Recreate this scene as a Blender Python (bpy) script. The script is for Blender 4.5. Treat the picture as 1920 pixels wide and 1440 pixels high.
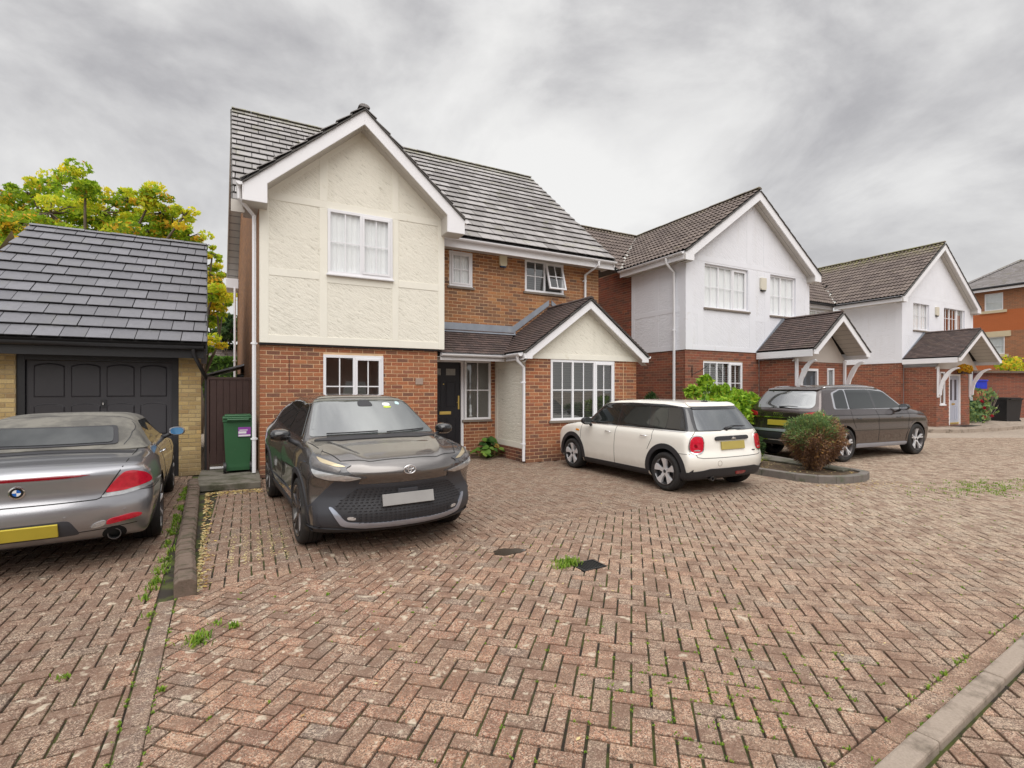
import bpy, bmesh, math, random
import numpy as np
from mathutils import Vector, Matrix
from mathutils.bvhtree import BVHTree
from mathutils.geometry import tessellate_polygon

random.seed(7)
rad = math.radians
scene = bpy.context.scene
for o in list(bpy.data.objects):
    bpy.data.objects.remove(o)
COL = scene.collection

# ------------------------------------------------------------------ camera
cam = bpy.data.cameras.new('camera')
cam.sensor_width = 36
cam.lens = 932 / 1920 * 36
cam.shift_y = 10 / 1920
cam.clip_start = 0.05
cam.clip_end = 2000
camo = bpy.data.objects.new('camera', cam)
COL.objects.link(camo)
camo.location = (0, 0, 1.6)
camo.rotation_euler = (rad(90), 0, rad(-28))
scene.camera = camo
scene.render.resolution_x = 1024
scene.render.resolution_y = 768
scene.view_settings.view_transform = 'Standard'
scene.view_settings.look = 'None'
scene.view_settings.exposure = 0.0
scene.view_settings.gamma = 1
scene.render.engine = 'CYCLES'
scene.cycles.max_bounces = 6
scene.cycles.transparent_max_bounces = 12

# ------------------------------------------------------------------ node helper
class NT:
    def __init__(s, tree):
        s.t = tree; s.n = tree.nodes; s.l = tree.links
    def node(s, kind, ins=None, **props):
        n = s.n.new(kind)
        for k, v in props.items():
            setattr(n, k, v)
        for k, v in (ins or {}).items():
            i = n.inputs[k]
            if isinstance(v, bpy.types.NodeSocket):
                s.l.new(v, i)
            else:
                i.default_value = v
        return n
    def math(s, op, a, b=0.0, c=0.0, clamp=False):
        n = s.n.new('ShaderNodeMath'); n.operation = op; n.use_clamp = clamp
        for i, v in enumerate((a, b, c)):
            if isinstance(v, bpy.types.NodeSocket): s.l.new(v, n.inputs[i])
            else: n.inputs[i].default_value = v
        return n.outputs[0]
    def vmath(s, op, a, b=(0, 0, 0)):
        n = s.n.new('ShaderNodeVectorMath'); n.operation = op
        for i, v in enumerate((a, b)):
            if isinstance(v, bpy.types.NodeSocket): s.l.new(v, n.inputs[i])
            else: n.inputs[i].default_value = v
        return n.outputs['Value'] if op in ('DOT_PRODUCT', 'LENGTH') else n.outputs[0]
    def noise(s, vec, scale, detail=4, rough=.55, dist=0.0):
        n = s.node('ShaderNodeTexNoise', {'Scale': scale, 'Detail': detail, 'Roughness': rough, 'Distortion': dist})
        if vec is not None: s.l.new(vec, n.inputs['Vector'])
        return n.outputs['Fac']
    def ramp(s, fac, stops, interp='LINEAR'):
        n = s.n.new('ShaderNodeValToRGB'); n.color_ramp.interpolation = interp
        s.l.new(fac, n.inputs[0])
        cr = n.color_ramp
        while len(cr.elements) > 1: cr.elements.remove(cr.elements[-1])
        for i, (p, c) in enumerate(stops):
            e = cr.elements[0] if i == 0 else cr.elements.new(p)
            e.position = p
            c = (c, c, c) if not hasattr(c, '__len__') else c
            e.color = (*c, 1)
        return n.outputs[0]
    def mix(s, fac, a, b, mode='MIX'):
        n = s.n.new('ShaderNodeMix'); n.data_type = 'RGBA'; n.blend_type = mode
        for i, v in ((0, fac), (6, a), (7, b)):
            if isinstance(v, bpy.types.NodeSocket): s.l.new(v, n.inputs[i])
            elif i == 0: n.inputs[0].default_value = v
            else: n.inputs[i].default_value = (*v, 1)
        return n.outputs[2]
    def scalev(s, vec, sc):
        return s.node('ShaderNodeMapping', {'Vector': vec, 'Scale': sc}).outputs[0]

MATS = {}
def new_mat(name):
    m = bpy.data.materials.new(name); m.use_nodes = True
    nt = NT(m.node_tree); b = m.node_tree.nodes['Principled BSDF']
    MATS[name] = m
    return m, nt, b

def sset(b, nt, k, v):
    i = b.inputs[k]
    if isinstance(v, bpy.types.NodeSocket): nt.l.new(v, i)
    else: i.default_value = v

def plain(name, col, rough=.5, var=.12, scale=6., bump=0., bscale=40., metallic=0., coat=0., spec=.5, ior=1.45, dirt=None):
    """simple procedural surface: base colour with soft variation, fine bump"""
    m, nt, b = new_mat(name)
    geo = nt.node('ShaderNodeTexCoord').outputs['Object']
    f = nt.noise(geo, scale, 5)
    lo = tuple(c * (1 - var) for c in col); hi = tuple(min(1, c * (1 + var)) for c in col)
    c = nt.mix(f, lo, hi)
    if dirt:
        g = nt.noise(geo, dirt[1], 6, .65)
        c = nt.mix(nt.ramp(g, [(dirt[2], 0), (dirt[2] + .18, 1)]), c, dirt[0])
    nt.l.new(c, b.inputs['Base Color'])
    sset(b, nt, 'Roughness', rough); sset(b, nt, 'Metallic', metallic)
    sset(b, nt, 'Coat Weight', coat); sset(b, nt, 'Coat Roughness', .03)
    sset(b, nt, 'Specular IOR Level', spec); sset(b, nt, 'IOR', ior)
    if bump:
        h = nt.noise(geo, bscale, 6, .6)
        bn = nt.node('ShaderNodeBump', {'Height': h, 'Strength': bump, 'Distance': .01})
        nt.l.new(bn.outputs[0], b.inputs['Normal'])
    return m

# ------------------------------------------------------------------ world
FILL_EL, FILL_AZ = rad(52), rad(200)      # azimuth measured clockwise from +Y
w = bpy.data.worlds.new('World'); scene.world = w; w.use_nodes = True
wt = NT(w.node_tree)
bg = w.node_tree.nodes['Background']
sky = wt.node('ShaderNodeTexSky', sky_type='NISHITA', sun_disc=False)
sky.sun_elevation = FILL_EL; sky.sun_rotation = FILL_AZ; sky.air_density = 1.2; sky.dust_density = 2.5
gen = wt.node('ShaderNodeTexCoord').outputs['Generated']
sep = wt.node('ShaderNodeSeparateXYZ', {0: gen})
zz = wt.math('MAXIMUM', sep.outputs[2], 0.0)
den = wt.math('ADD', zz, .30)
px_ = wt.math('DIVIDE', sep.outputs[0], den)
py_ = wt.math('DIVIDE', sep.outputs[1], den)
cv = wt.node('ShaderNodeCombineXYZ', {0: px_, 1: py_, 2: 3.3}).outputs[0]
cvs = wt.node('ShaderNodeMapping', {'Vector': gen, 'Scale': (1.0, 1.0, 1.55), 'Location': (.62, .2, .4), 'Rotation': (rad(12), rad(-18), rad(20))}).outputs[0]
n1 = wt.noise(cvs, 2.7, 10, .56, .35)
n2 = wt.noise(cvs, 1.1, 3, .5, .2)
n3 = wt.noise(cvs, 6.0, 7, .6, .3)
cl = wt.math('ADD', wt.math('ADD', wt.math('MULTIPLY', n1, .55), wt.math('MULTIPLY', n2, .45)), wt.math('MULTIPLY', n3, .10))
cc = wt.ramp(cl, [(.40, (3.9, 3.82, 3.92)), (.47, (5.0, 4.9, 4.98)), (.52, (6.3, 6.2, 6.2)), (.575, (7.8, 7.7, 7.6)), (.66, (9.2, 9.1, 8.9))])
hz = wt.ramp(zz, [(0.0, .85), (.12, .45), (.28, 0.0)])
cc = wt.mix(hz, cc, (7.3, 7.15, 7.0))
elb = wt.ramp(zz, [(0, .335), (.60, .325), (.76, .52), (1.0, 1.10)])
cc = wt.mix(1.0, cc, elb, 'MULTIPLY')
cc = wt.vmath('SCALE', cc)
w.node_tree.nodes[-1].inputs['Scale'].default_value = 2.0
tot = wt.mix(.94, sky.outputs[0], cc)
wt.l.new(tot, bg.inputs[0])
bg.inputs[1].default_value = .1

sun = bpy.data.lights.new('sun', 'SUN'); sun.energy = 1.5; sun.angle = rad(62); sun.color = (1, .965, .92)  # soft fill added from behind the camera to brighten the fronts; true sun lies ahead
front_fill_obj = bpy.data.objects.new('sun', sun); COL.objects.link(front_fill_obj)
d = Vector((math.sin(FILL_AZ) * math.cos(FILL_EL), math.cos(FILL_AZ) * math.cos(FILL_EL), math.sin(FILL_EL)))
front_fill_obj.rotation_euler = d.to_track_quat('Z', 'Y').to_euler()
scene.view_settings.exposure = 0.62

# ------------------------------------------------------------------ projection (only for choosing what is near enough to build piece by piece)
TH = rad(28); FW = (math.sin(TH), math.cos(TH)); RT = (math.cos(TH), -math.sin(TH))
def view(p):
    D = FW[0] * p[0] + FW[1] * p[1]
    if D < .3: return None
    return (960 + 932 * (RT[0] * p[0] + RT[1] * p[1]) / D, 730 - 932 * (p[2] - 1.6) / D, D)
def inview(p, m=60):
    v = view(p)
    return v is not None and -m < v[0] < 1920 + m and -m < v[1] < 1440 + m

# ------------------------------------------------------------------ mesh builder
Z = Vector((0, 0, 1))
class Fr:
    """local frame: origin, along, up, outward normal"""
    def __init__(s, O, e, u, n=None):
        s.O = Vector(O); s.e = Vector(e).normalized(); s.u = Vector(u).normalized()
        s.n = Vector(n).normalized() if n is not None else s.e.cross(s.u)
    def p(s, a, b, c=0.0):
        return s.O + s.e * a + s.u * b + s.n * c
def south(Y, X0=0, Z0=0):   # wall facing the camera side (-Y)
    return Fr((X0, Y, Z0), (1, 0, 0), (0, 0, 1), (0, -1, 0))
def west(X, Y0=0, Z0=0):    # wall facing -X ; 'a' runs along +Y
    return Fr((X, Y0, Z0), (0, 1, 0), (0, 0, 1), (-1, 0, 0))

class MB:
    def __init__(s):
        s.v = []; s.f = []; s.r = []   # r: random value per face
    def add(s, vs, fs, r=0.):
        k = len(s.v); s.v.extend([tuple(x) for x in vs]); s.f.extend([tuple(i + k for i in f) for f in fs]); s.r.extend([r] * len(fs))
        return s
    def box(s, x0, x1, y0, y1, z0, z1, r=0.):
        return s.fbox(Fr((0, 0, 0), (1, 0, 0), (0, 1, 0), (0, 0, 1)), x0, x1, y0, y1, z0, z1, r)
    def fbox(s, fr, a0, a1, b0, b1, c0, c1, r=0.):
        vs = [fr.p(a, b, c) for c in (c0, c1) for b in (b0, b1) for a in (a0, a1)]
        return s.add(vs, [(0, 1, 3, 2), (4, 6, 7, 5), (0, 4, 5, 1), (2, 3, 7, 6), (0, 2, 6, 4), (1, 5, 7, 3)], r)
    def quad(s, a, b, c, d, r=0.):
        return s.add([a, b, c, d], [(0, 1, 2, 3)], r)
    def poly(s, pts, r=0.):
        return s.add(pts, [tuple(range(len(pts)))], r)
    def prism(s, fr, poly, c0, c1, r=0.):
        """polygon (a,b) extruded from c0 to c1"""
        n = len(poly)
        vs = [fr.p(a, b, c0) for a, b in poly] + [fr.p(a, b, c1) for a, b in poly]
        fs = [tuple(range(n - 1, -1, -1)), tuple(range(n, 2 * n))] + [(i, (i + 1) % n, n + (i + 1) % n, n + i) for i in range(n)]
        return s.add(vs, fs, r)
    def slab(s, fr, poly, c0, c1, ch=.0, r=0., tilt=(0, 0), th=None):
        """open-backed piece with a small chamfer on its face"""
        n = len(poly)
        cx = sum(p[0] for p in poly) / n; cy = sum(p[1] for p in poly) / n
        def top(a, b): return c1 + tilt[0] * (a - cx) + tilt[1] * (b - cy)
        vs = [fr.p(a, b, c0 if th is None else top(a, b) - th) for a, b in poly]
        fs = []
        if ch > 0:
            vs += [fr.p(a, b, top(a, b) - ch) for a, b in poly]
            ins = []
            for a, b in poly:
                da, db = cx - a, cy - b
                ins.append((a + math.copysign(min(abs(da), ch), da), b + math.copysign(min(abs(db), ch), db)))
            vs += [fr.p(a, b, top(a, b)) for a, b in ins]
            for i in range(n):
                j = (i + 1) % n
                fs += [(i, j, n + j, n + i), (n + i, n + j, 2 * n + j, 2 * n + i)]
            fs.append(tuple(range(2 * n, 3 * n)))
        else:
            vs += [fr.p(a, b, top(a, b)) for a, b in poly]
            fs = [(i, (i + 1) % n, n + (i + 1) % n, n + i) for i in range(n)] + [tuple(range(n, 2 * n))]
        return s.add(vs, fs, r)
    def tube(s, pts, rr, n=8, cap=True, r=0.):
        pts = [Vector(p) for p in pts]
        if not hasattr(rr, '__len__'): rr = [rr] * len(pts)
        up = Vector((0, 0, 1)) if abs((pts[1] - pts[0]).normalized().z) < .9 else Vector((1, 0, 0))
        vs = []; prev = None
        for i, p in enumerate(pts):
            t = (pts[min(i + 1, len(pts) - 1)] - pts[max(i - 1, 0)]).normalized()
            x = (prev - t * prev.dot(t)).normalized() if prev is not None else t.cross(up).normalized()
            prev = x; y = t.cross(x)
            for k in range(n):
                a = 2 * math.pi * k / n
                vs.append(p + x * math.cos(a) * rr[i] + y * math.sin(a) * rr[i])
        fs = [(i * n + k, i * n + (k + 1) % n, (i + 1) * n + (k + 1) % n, (i + 1) * n + k) for i in range(len(pts) - 1) for k in range(n)]
        if cap: fs += [tuple(range(n - 1, -1, -1)), tuple(range((len(pts) - 1) * n, len(pts) * n))]
        return s.add(vs, fs, r)
    def lathe(s, O, axis, prof, n=24, r=0., close=False):
        """prof: list of (radius, along axis)"""
        O = Vector(O); ax = Vector(axis).normalized()
        x = ax.cross(Vector((0, 0, 1)) if abs(ax.z) < .9 else Vector((1, 0, 0))).normalized(); y = ax.cross(x)
        vs = []
        for rr, h in prof:
            for k in range(n):
                a = 2 * math.pi * k / n
                vs.append(O + ax * h + (x * math.cos(a) + y * math.sin(a)) * rr)
        m = len(prof)
        fs = [(i * n + k, i * n + (k + 1) % n, ((i + 1) % m) * n + (k + 1) % n, ((i + 1) % m) * n + k) for i in range(m if close else m - 1) for k in range(n)]
        return s.add(vs, fs, r)
    def build(s, name, mat, parent=None, smooth=False, local=False, kind=None, bevel=0., fixn=True, label=None, autos=None):
        if not s.v: return None
        off = Vector((0, 0, 0))
        if parent is not None and not local:
            p = parent
            while p.parent: p = p.parent
            off = p.location
        me = bpy.data.meshes.new(name)
        me.from_pydata([(x[0] - off[0], x[1] - off[1], x[2] - off[2]) for x in s.v], [], s.f)
        if any(s.r):
            at = me.attributes.new('rnd', 'FLOAT', 'FACE'); at.data.foreach_set('value', s.r)
        if fixn or bevel:
            bm = bmesh.new(); bm.from_mesh(me)
            if bevel:
                bmesh.ops.remove_doubles(bm, verts=bm.verts, dist=1e-5)
            bmesh.ops.recalc_face_normals(bm, faces=bm.faces)
            bm.to_mesh(me); bm.free()
        mats = mat if isinstance(mat, (list, tuple)) else [mat]
        for m in mats: me.materials.append(m)
        if smooth:
            me.shade_smooth() if hasattr(me, 'shade_smooth') else None
            if autos: me.set_sharp_from_angle(angle=rad(autos))
        o = bpy.data.objects.new(name, me); COL.objects.link(o)
        if parent is not None: o.parent = parent
        if bevel:
            md = o.modifiers.new('edge', 'BEVEL'); md.width = bevel; md.segments = 2; md.limit_method = 'ANGLE'; md.angle_limit = rad(40)
        if kind: o['kind'] = kind
        if label: o['label'] = label
        return o

def thing(name, label, cat, loc=(0, 0, 0), rotz=0., group=None):
    o = bpy.data.objects.new(name, None); COL.objects.link(o); o.empty_display_size = .2
    o.location = loc; o.rotation_euler = (0, 0, rotz)
    o['label'] = label; o['category'] = cat
    if group: o['group'] = group
    return o
def tag(o, label, cat, group=None):
    o['label'] = label; o['category'] = cat
    if group: o['group'] = group
    return o

def clip_half(poly, a, b, c):
    """keep a*x+b*y<=c"""
    out = []
    for i in range(len(poly)):
        p, q = poly[i], poly[(i + 1) % len(poly)]
        dp = a * p[0] + b * p[1] - c; dq = a * q[0] + b * q[1] - c
        if dp <= 0: out.append(p)
        if (dp < 0 < dq) or (dq < 0 < dp):
            t = dp / (dp - dq); out.append((p[0] + (q[0] - p[0]) * t, p[1] + (q[1] - p[1]) * t))
    return out
def clip_convex(poly, cl):
    n = len(cl)
    A = sum(cl[i][0] * cl[(i + 1) % n][1] - cl[(i + 1) % n][0] * cl[i][1] for i in range(n))
    for i in range(n):
        p, q = cl[i], cl[(i + 1) % n]
        a, b = (q[1] - p[1]), -(q[0] - p[0])
        if A < 0: a, b = -a, -b
        poly = clip_half(poly, a, b, a * p[0] + b * p[1])
        if len(poly) < 3: return []
    return poly
def parea(p):
    return abs(sum(p[i][0] * p[(i + 1) % len(p)][1] - p[(i + 1) % len(p)][0] * p[i][1] for i in range(len(p)))) / 2

def pieces(parent, name, mat, items, limit=300, minpx=9, local=False):
    """items: (frame, poly, c0, c1, chamfer, rnd, tilt, whole?) -> biggest whole ones as objects sharing meshes, rest one stuff mesh"""
    root = parent
    while root.parent: root = root.parent
    scored = []
    for k, it in enumerate(items):
        fr, poly = it[0], it[1]
        cx = sum(p[0] for p in poly) / len(poly); cy = sum(p[1] for p in poly) / len(poly)
        P = fr.p(cx, cy, it[3])
        v = view(P)
        sc = 0
        if it[7] and v and -5 < v[0] < 1925 and -5 < v[1] < 1445 and not hidden(v[0], v[1], v[2]):
            pp = [view(fr.p(a, b, it[3])) for a, b in poly]
            if all(pp):
                sc = parea([(q[0], q[1]) for q in pp])
                ext = max(max(q[0] for q in pp) - min(q[0] for q in pp), max(q[1] for q in pp) - min(q[1] for q in pp))
                if ext < minpx: sc = 0
        scored.append((sc, k))
    scored.sort(reverse=True)
    single = {k for sc, k in scored[:limit] if sc > 0}
    cache = {}
    for k in single:
        fr, poly, c0, c1, ch, r, tilt, wh = items[k]
        cx = sum(p[0] for p in poly) / len(poly); cy = sum(p[1] for p in poly) / len(poly)
        key = tuple(round(x, 3) for p in poly for x in (p[0] - cx, p[1] - cy)) + (round(c0, 3), round(c1, 3))
        if key not in cache:
            b = MB(); b.slab(Fr((0, 0, 0), fr.e, fr.u, fr.n), [(p[0] - cx, p[1] - cy) for p in poly], c0, c1, ch, 0)
            me = bpy.data.meshes.new(name); me.from_pydata(b.v, [], b.f)
            bm = bmesh.new(); bm.from_mesh(me)
            # open-backed piece: point the big face outward
            big = max(bm.faces, key=lambda f: f.calc_area()); bm.normal_update()
            if big.normal.dot(fr.n) < 0: bmesh.ops.reverse_faces(bm, faces=bm.faces)
            bm.to_mesh(me); bm.free(); me.materials.append(mat); cache[key] = me
        o = bpy.data.objects.new(name, cache[key]); COL.objects.link(o); o.parent = parent
        o.location = fr.p(cx, cy, 0) - (root.location if not local else Vector((0, 0, 0)))
        if tilt != (0, 0): o.location += fr.n * random.uniform(-.0015, .0015)
    b = MB()
    for k, it in enumerate(items):
        if k in single: continue
        fr, poly, c0, c1, ch, r, tilt, wh = it
        b.slab(fr, poly, c0, c1, ch if (view(fr.p(*poly[0], 0)) or (0, 0, 99))[2] < 12 else 0, r, tilt)
    if b.v:
        b.build(name, mat, parent, kind='stuff', fixn=False)

HIDE = []      # (x0,x1,y0,y1,depth): parts of the view that something nearer covers
def hidden(x, y, d):
    return any(a < x < b and c < y < e and d > dd for a, b, c, e, dd in HIDE)
HIDE += [(505, 860, 760, 1010, 8.9), (1065, 1420, 760, 900, 9.9), (1425, 1740, 735, 850, 13), (0, 320, 790, 1030, 8.8)]

def brick_items(fr, a0, a1, b0, b1, opens=(), keep=None, L=.215, H=.065, J=.012, depth=.006, phase=0, cut=None):
    """stretcher bond on a wall rectangle, with openings (a0,a1,b0,b1) left out and an optional convex outline"""
    out = []
    row = 0; b = b0
    while b < b1 - .02:
        t = min(b + H, b1)
        a = a0 - ((row + phase) % 2) * (L + J) / 2
        while a < a1 - .01:
            segs = [(max(a, a0), min(a + L, a1))]
            for oa0, oa1, ob0, ob1 in opens:
                if min(t, ob1) - max(b, ob0) > .35 * (t - b):
                    ns = []
                    for s0, s1 in segs:
                        if s1 <= oa0 or s0 >= oa1: ns.append((s0, s1)); continue
                        if s0 < oa0: ns.append((s0, oa0))
                        if s1 > oa1: ns.append((oa1, s1))
                    segs = ns
            for s0, s1 in segs:
                if s1 - s0 < .03: continue
                P = [(s0, b), (s1, b), (s1, t), (s0, t)]
                if cut:
                    P = clip_convex(P, cut)
                    if len(P) < 3 or parea(P) < .001: continue
                whole = (s1 - s0) > L * .95 and len(P) == 4 and (t - b) > H * .95
                out.append((fr, P, -.004, depth + random.uniform(-.0012, .0012), .003, random.random(), (0, 0), whole))
            a += L + J
        row += 1; b += H + J
    return out

def wall_core(mb, fr, a0, a1, b0, b1, opens=(), reveal=.09):
    """front skin with openings and their reveals"""
    As = sorted({a0, a1, *[x for o in opens for x in o[:2] if a0 < x < a1]})
    Bs = sorted({b0, b1, *[x for o in opens for x in o[2:] if b0 < x < b1]})
    for i in range(len(As) - 1):
        for j in range(len(Bs) - 1):
            ca, cb = (As[i] + As[i + 1]) / 2, (Bs[j] + Bs[j + 1]) / 2
            if any(o[0] < ca < o[1] and o[2] < cb < o[3] for o in opens): continue
            mb.quad(fr.p(As[i], Bs[j]), fr.p(As[i + 1], Bs[j]), fr.p(As[i + 1], Bs[j + 1]), fr.p(As[i], Bs[j + 1]))
    for o in opens:
        x0, x1, y0, y1 = o
        c = [(x0, y0), (x1, y0), (x1, y1), (x0, y1)]
        for k in range(4):
            p, q = c[k], c[(k + 1) % 4]
            mb.quad(fr.p(*p, 0), fr.p(*q, 0), fr.p(*q, -reveal), fr.p(*p, -reveal))

def tile_items(fr, outline, tw, gauge, thick=.018, lift=.022, phase=True, gap=.006, jit=.002, a0=None):
    """courses of tiles on a slope; frame b runs up the slope; outline is convex in (a,b)"""
    amin = min(p[0] for p in outline) if a0 is None else a0; amax = max(p[0] for p in outline)
    bmin = min(p[1] for p in outline); bmax = max(p[1] for p in outline)
    out = []; row = 0; b = bmin
    while b < bmax:
        a = amin - (tw / 2 if (row % 2 and phase) else 0)
        while a < amax:
            da = random.uniform(-jit, jit); db = random.uniform(-jit, jit) * 1.5
            P = [(a + gap / 2 + da, b + db), (a + tw - gap / 2 + da, b + db), (a + tw - gap / 2 + da, b + gauge), (a + gap / 2 + da, b + gauge)]
            Q = clip_convex(P, outline)
            if len(Q) >= 3 and parea(Q) > .0008:
                whole = abs(parea(Q) - parea(P)) < 1e-5
                # lower edge proud of the course below
                out.append((fr, Q, -.004, lift, .0, random.random(), (random.uniform(-.006, .006), -(lift - .004) / gauge), whole))
            a += tw
        row += 1; b += gauge
    return out
def tiles(parent, mat, items, limit=300, minpx=9, name='roof_tile'):
    """like pieces() but tiles keep their slope: whole tiles share meshes"""
    scored = []
    for k, it in enumerate(items):
        fr, poly = it[0], it[1]
        pp = [view(fr.p(a, b, it[3])) for a, b in poly]
        sc = 0
        if it[7] and all(pp) and all(-5 < q[0] < 1925 and -5 < q[1] < 1445 for q in pp) and not hidden(pp[0][0], pp[0][1], pp[0][2]):
            sc = parea([(q[0], q[1]) for q in pp])
            if max(q[0] for q in pp) - min(q[0] for q in pp) < minpx: sc = 0
        scored.append((sc, k))
    scored.sort(reverse=True)
    single = {k for sc, k in scored[:limit] if sc > 0}
    root = parent
    while root.parent: root = root.parent
    cache = {}; rest = MB()
    for k, (fr, poly, c0, c1, ch, r, tilt, wh) in enumerate(items):
        if k in single:
            w_ = round(poly[1][0] - poly[0][0], 3); h_ = round(max(q_[2][1] - q_[1][1] for _f, q_, *_r in items[:40] if len(q_) == 4), 2)
            key = 0
            if key not in cache:
                b = MB(); b.slab(Fr((0, 0, 0), fr.e, fr.u, fr.n), [(-w_ / 2, -h_ / 2), (w_ / 2, -h_ / 2), (w_ / 2, h_ / 2), (-w_ / 2, h_ / 2)], c0, c1, 0, 0, (0, tilt[1]), th=.013)
                me = bpy.data.meshes.new(name); me.from_pydata([tuple(x) for x in b.v], [], b.f)
                bm = bmesh.new(); bm.from_mesh(me); bm.normal_update()
                big = max(bm.faces, key=lambda f: f.calc_area())
                if big.normal.dot(fr.n) < 0: bmesh.ops.reverse_faces(bm, faces=bm.faces)
                bm.to_mesh(me); bm.free(); me.materials.append(mat); cache[key] = me
            cx = sum(p[0] for p in poly) / 4; cy = sum(p[1] for p in poly) / 4
            o = bpy.data.objects.new(name, cache[key]); COL.objects.link(o); o.parent = parent
            o.location = fr.p(cx, cy, random.uniform(-.0015, .0015)) - root.location
        else:
            rest.slab(fr, poly, c0, c1, 0, r, tilt, th=.013)
    if rest.v: rest.build(name, mat, parent, kind='stuff', fixn=False)
# ------------------------------------------------------------------ materials
def rnd_of(nt):
    a = nt.node('ShaderNodeAttribute', attribute_name='rnd').outputs['Fac']
    o = nt.node('ShaderNodeObjectInfo').outputs['Random']
    return nt.math('FRACT', nt.math('ADD', a, o))
def wpos(nt):
    return nt.node('ShaderNodeNewGeometry').outputs['Position']

def brickmat(name, stops, speck=.16, dark=None):
    m, nt, b = new_mat(name)
    r = rnd_of(nt); p = wpos(nt)
    c = nt.ramp(r, stops)
    big = nt.noise(p, .7, 4)
    r2 = nt.math('FRACT', nt.math('MULTIPLY', r, 17.3))
    c = nt.mix(nt.math('MULTIPLY', r2, .35), c, (.10, .055, .04))
    f = nt.noise(p, 55, 5, .7)
    c = nt.mix(nt.ramp(f, [(.38, speck * 1.8), (.55, 0)]), c, (.04, .03, .03))
    f2 = nt.noise(p, 14, 4, .6)
    c = nt.mix(nt.ramp(f2, [(.55, 0), (.8, .3)]), c, (.45, .34, .25))
    # damp band low on the wall and streaky soiling
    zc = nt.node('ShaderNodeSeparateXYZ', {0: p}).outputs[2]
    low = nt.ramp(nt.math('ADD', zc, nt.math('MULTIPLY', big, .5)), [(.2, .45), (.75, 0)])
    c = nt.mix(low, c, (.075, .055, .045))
    c = nt.mix(nt.ramp(big, [(.5, 0), (.75, .22)]), c, (.12, .07, .05))
    nt.l.new(c, b.inputs['Base Color']); sset(b, nt, 'Roughness', .88)
    bn = nt.node('ShaderNodeBump', {'Height': nt.noise(p, 120, 5, .7), 'Strength': .35, 'Distance': .004})
    nt.l.new(bn.outputs[0], b.inputs['Normal'])
    return m
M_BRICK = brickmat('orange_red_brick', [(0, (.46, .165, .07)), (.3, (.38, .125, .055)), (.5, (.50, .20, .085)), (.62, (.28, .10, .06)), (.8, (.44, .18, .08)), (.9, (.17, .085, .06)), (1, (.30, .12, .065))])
M_BRICKUP = brickmat('golden_brown_brick', [(0, (.52, .235, .095)), (.25, (.42, .17, .07)), (.4, (.24, .125, .075)), (.6, (.56, .27, .105)), (.75, (.19, .11, .075)), (.9, (.46, .21, .09)), (1, (.28, .145, .08))])
M_BRICK2 = brickmat('dark_red_brick', [(0, (.36, .105, .055)), (.3, (.27, .08, .05)), (.5, (.40, .13, .065)), (.7, (.16, .07, .05)), (.9, (.33, .11, .06)), (1, (.22, .085, .055))])
M_YBRICK = brickmat('yellow_stock_brick', [(0, (.56, .40, .165)), (.3, (.46, .33, .14)), (.55, (.62, .47, .22)), (.8, (.42, .29, .13)), (1, (.56, .38, .15))])
M_MORTAR = plain('tan_mortar', (.68, .47, .29), .95, .25, 5, .4, 90)
M_MORTAR2 = plain('grey_tan_mortar', (.42, .27, .18), .95, .25, 5, .4, 90)
M_MORTARY = plain('yellow_brick_mortar', (.36, .28, .17), .95, .2, 5, .4, 90)

def flatbrick(name, c1, c2, mortar, w=.225, h=.075, vert='Z', extra=None):
    """brickwork too far off, or seen too edge-on, to build brick by brick"""
    m, nt, b = new_mat(name)
    p = wpos(nt); s = nt.node('ShaderNodeSeparateXYZ', {0: p})
    u = nt.math('ADD', s.outputs[0], s.outputs[1]) if vert == 'Z' else s.outputs[0]
    v = s.outputs[2] if vert == 'Z' else s.outputs[1]
    cv_ = nt.node('ShaderNodeCombineXYZ', {0: u, 1: v, 2: 0.0}).outputs[0]
    br = nt.node('ShaderNodeTexBrick', {'Vector': cv_, 'Color1': (*c1, 1), 'Color2': (*c2, 1), 'Mortar': (*mortar, 1), 'Scale': 1.0,
                 'Mortar Size': .005, 'Mortar Smooth': .1, 'Bias': -.1, 'Brick Width': w, 'Row Height': h})
    c = br.outputs[0]
    big = nt.noise(p, .35, 4)
    c = nt.mix(nt.ramp(big, [(.4, 0), (.7, .4)]), c, tuple(x * .55 for x in c1))
    if extra: c = extra(nt, p, c)
    nt.l.new(c, b.inputs['Base Color']); sset(b, nt, 'Roughness', .9)
    bn = nt.node('ShaderNodeBump', {'Height': nt.math('SUBTRACT', 1.0, br.outputs[1]), 'Strength': .5, 'Distance': .01})
    nt.l.new(bn.outputs[0], b.inputs['Normal'])
    return m
M_FLATSIDE = flatbrick('side_wall_brick', (.36, .17, .08), (.24, .12, .07), (.36, .26, .16))
M_FLATRED = flatbrick('far_red_brick', (.27, .085, .05), (.15, .06, .045), (.25, .18, .13))
def bands(nt, p, c):
    z = nt.node('ShaderNodeSeparateXYZ', {0: p}).outputs[2]
    f = nt.ramp(nt.math('DIVIDE', z, 10.0), [(0, 0), (.279, 0), (.28, 1), (.30, 1), (.301, 0), (.505, 0), (.506, 1), (.63, 1), (.631, 0)], 'CONSTANT')
    return nt.mix(nt.math('MULTIPLY', f, .8), c, (.50, .13, .035))
M_FLATORANGE = flatbrick('far_orange_brick', (.40, .17, .085), (.28, .14, .08), (.36, .26, .17), extra=bands)

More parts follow.
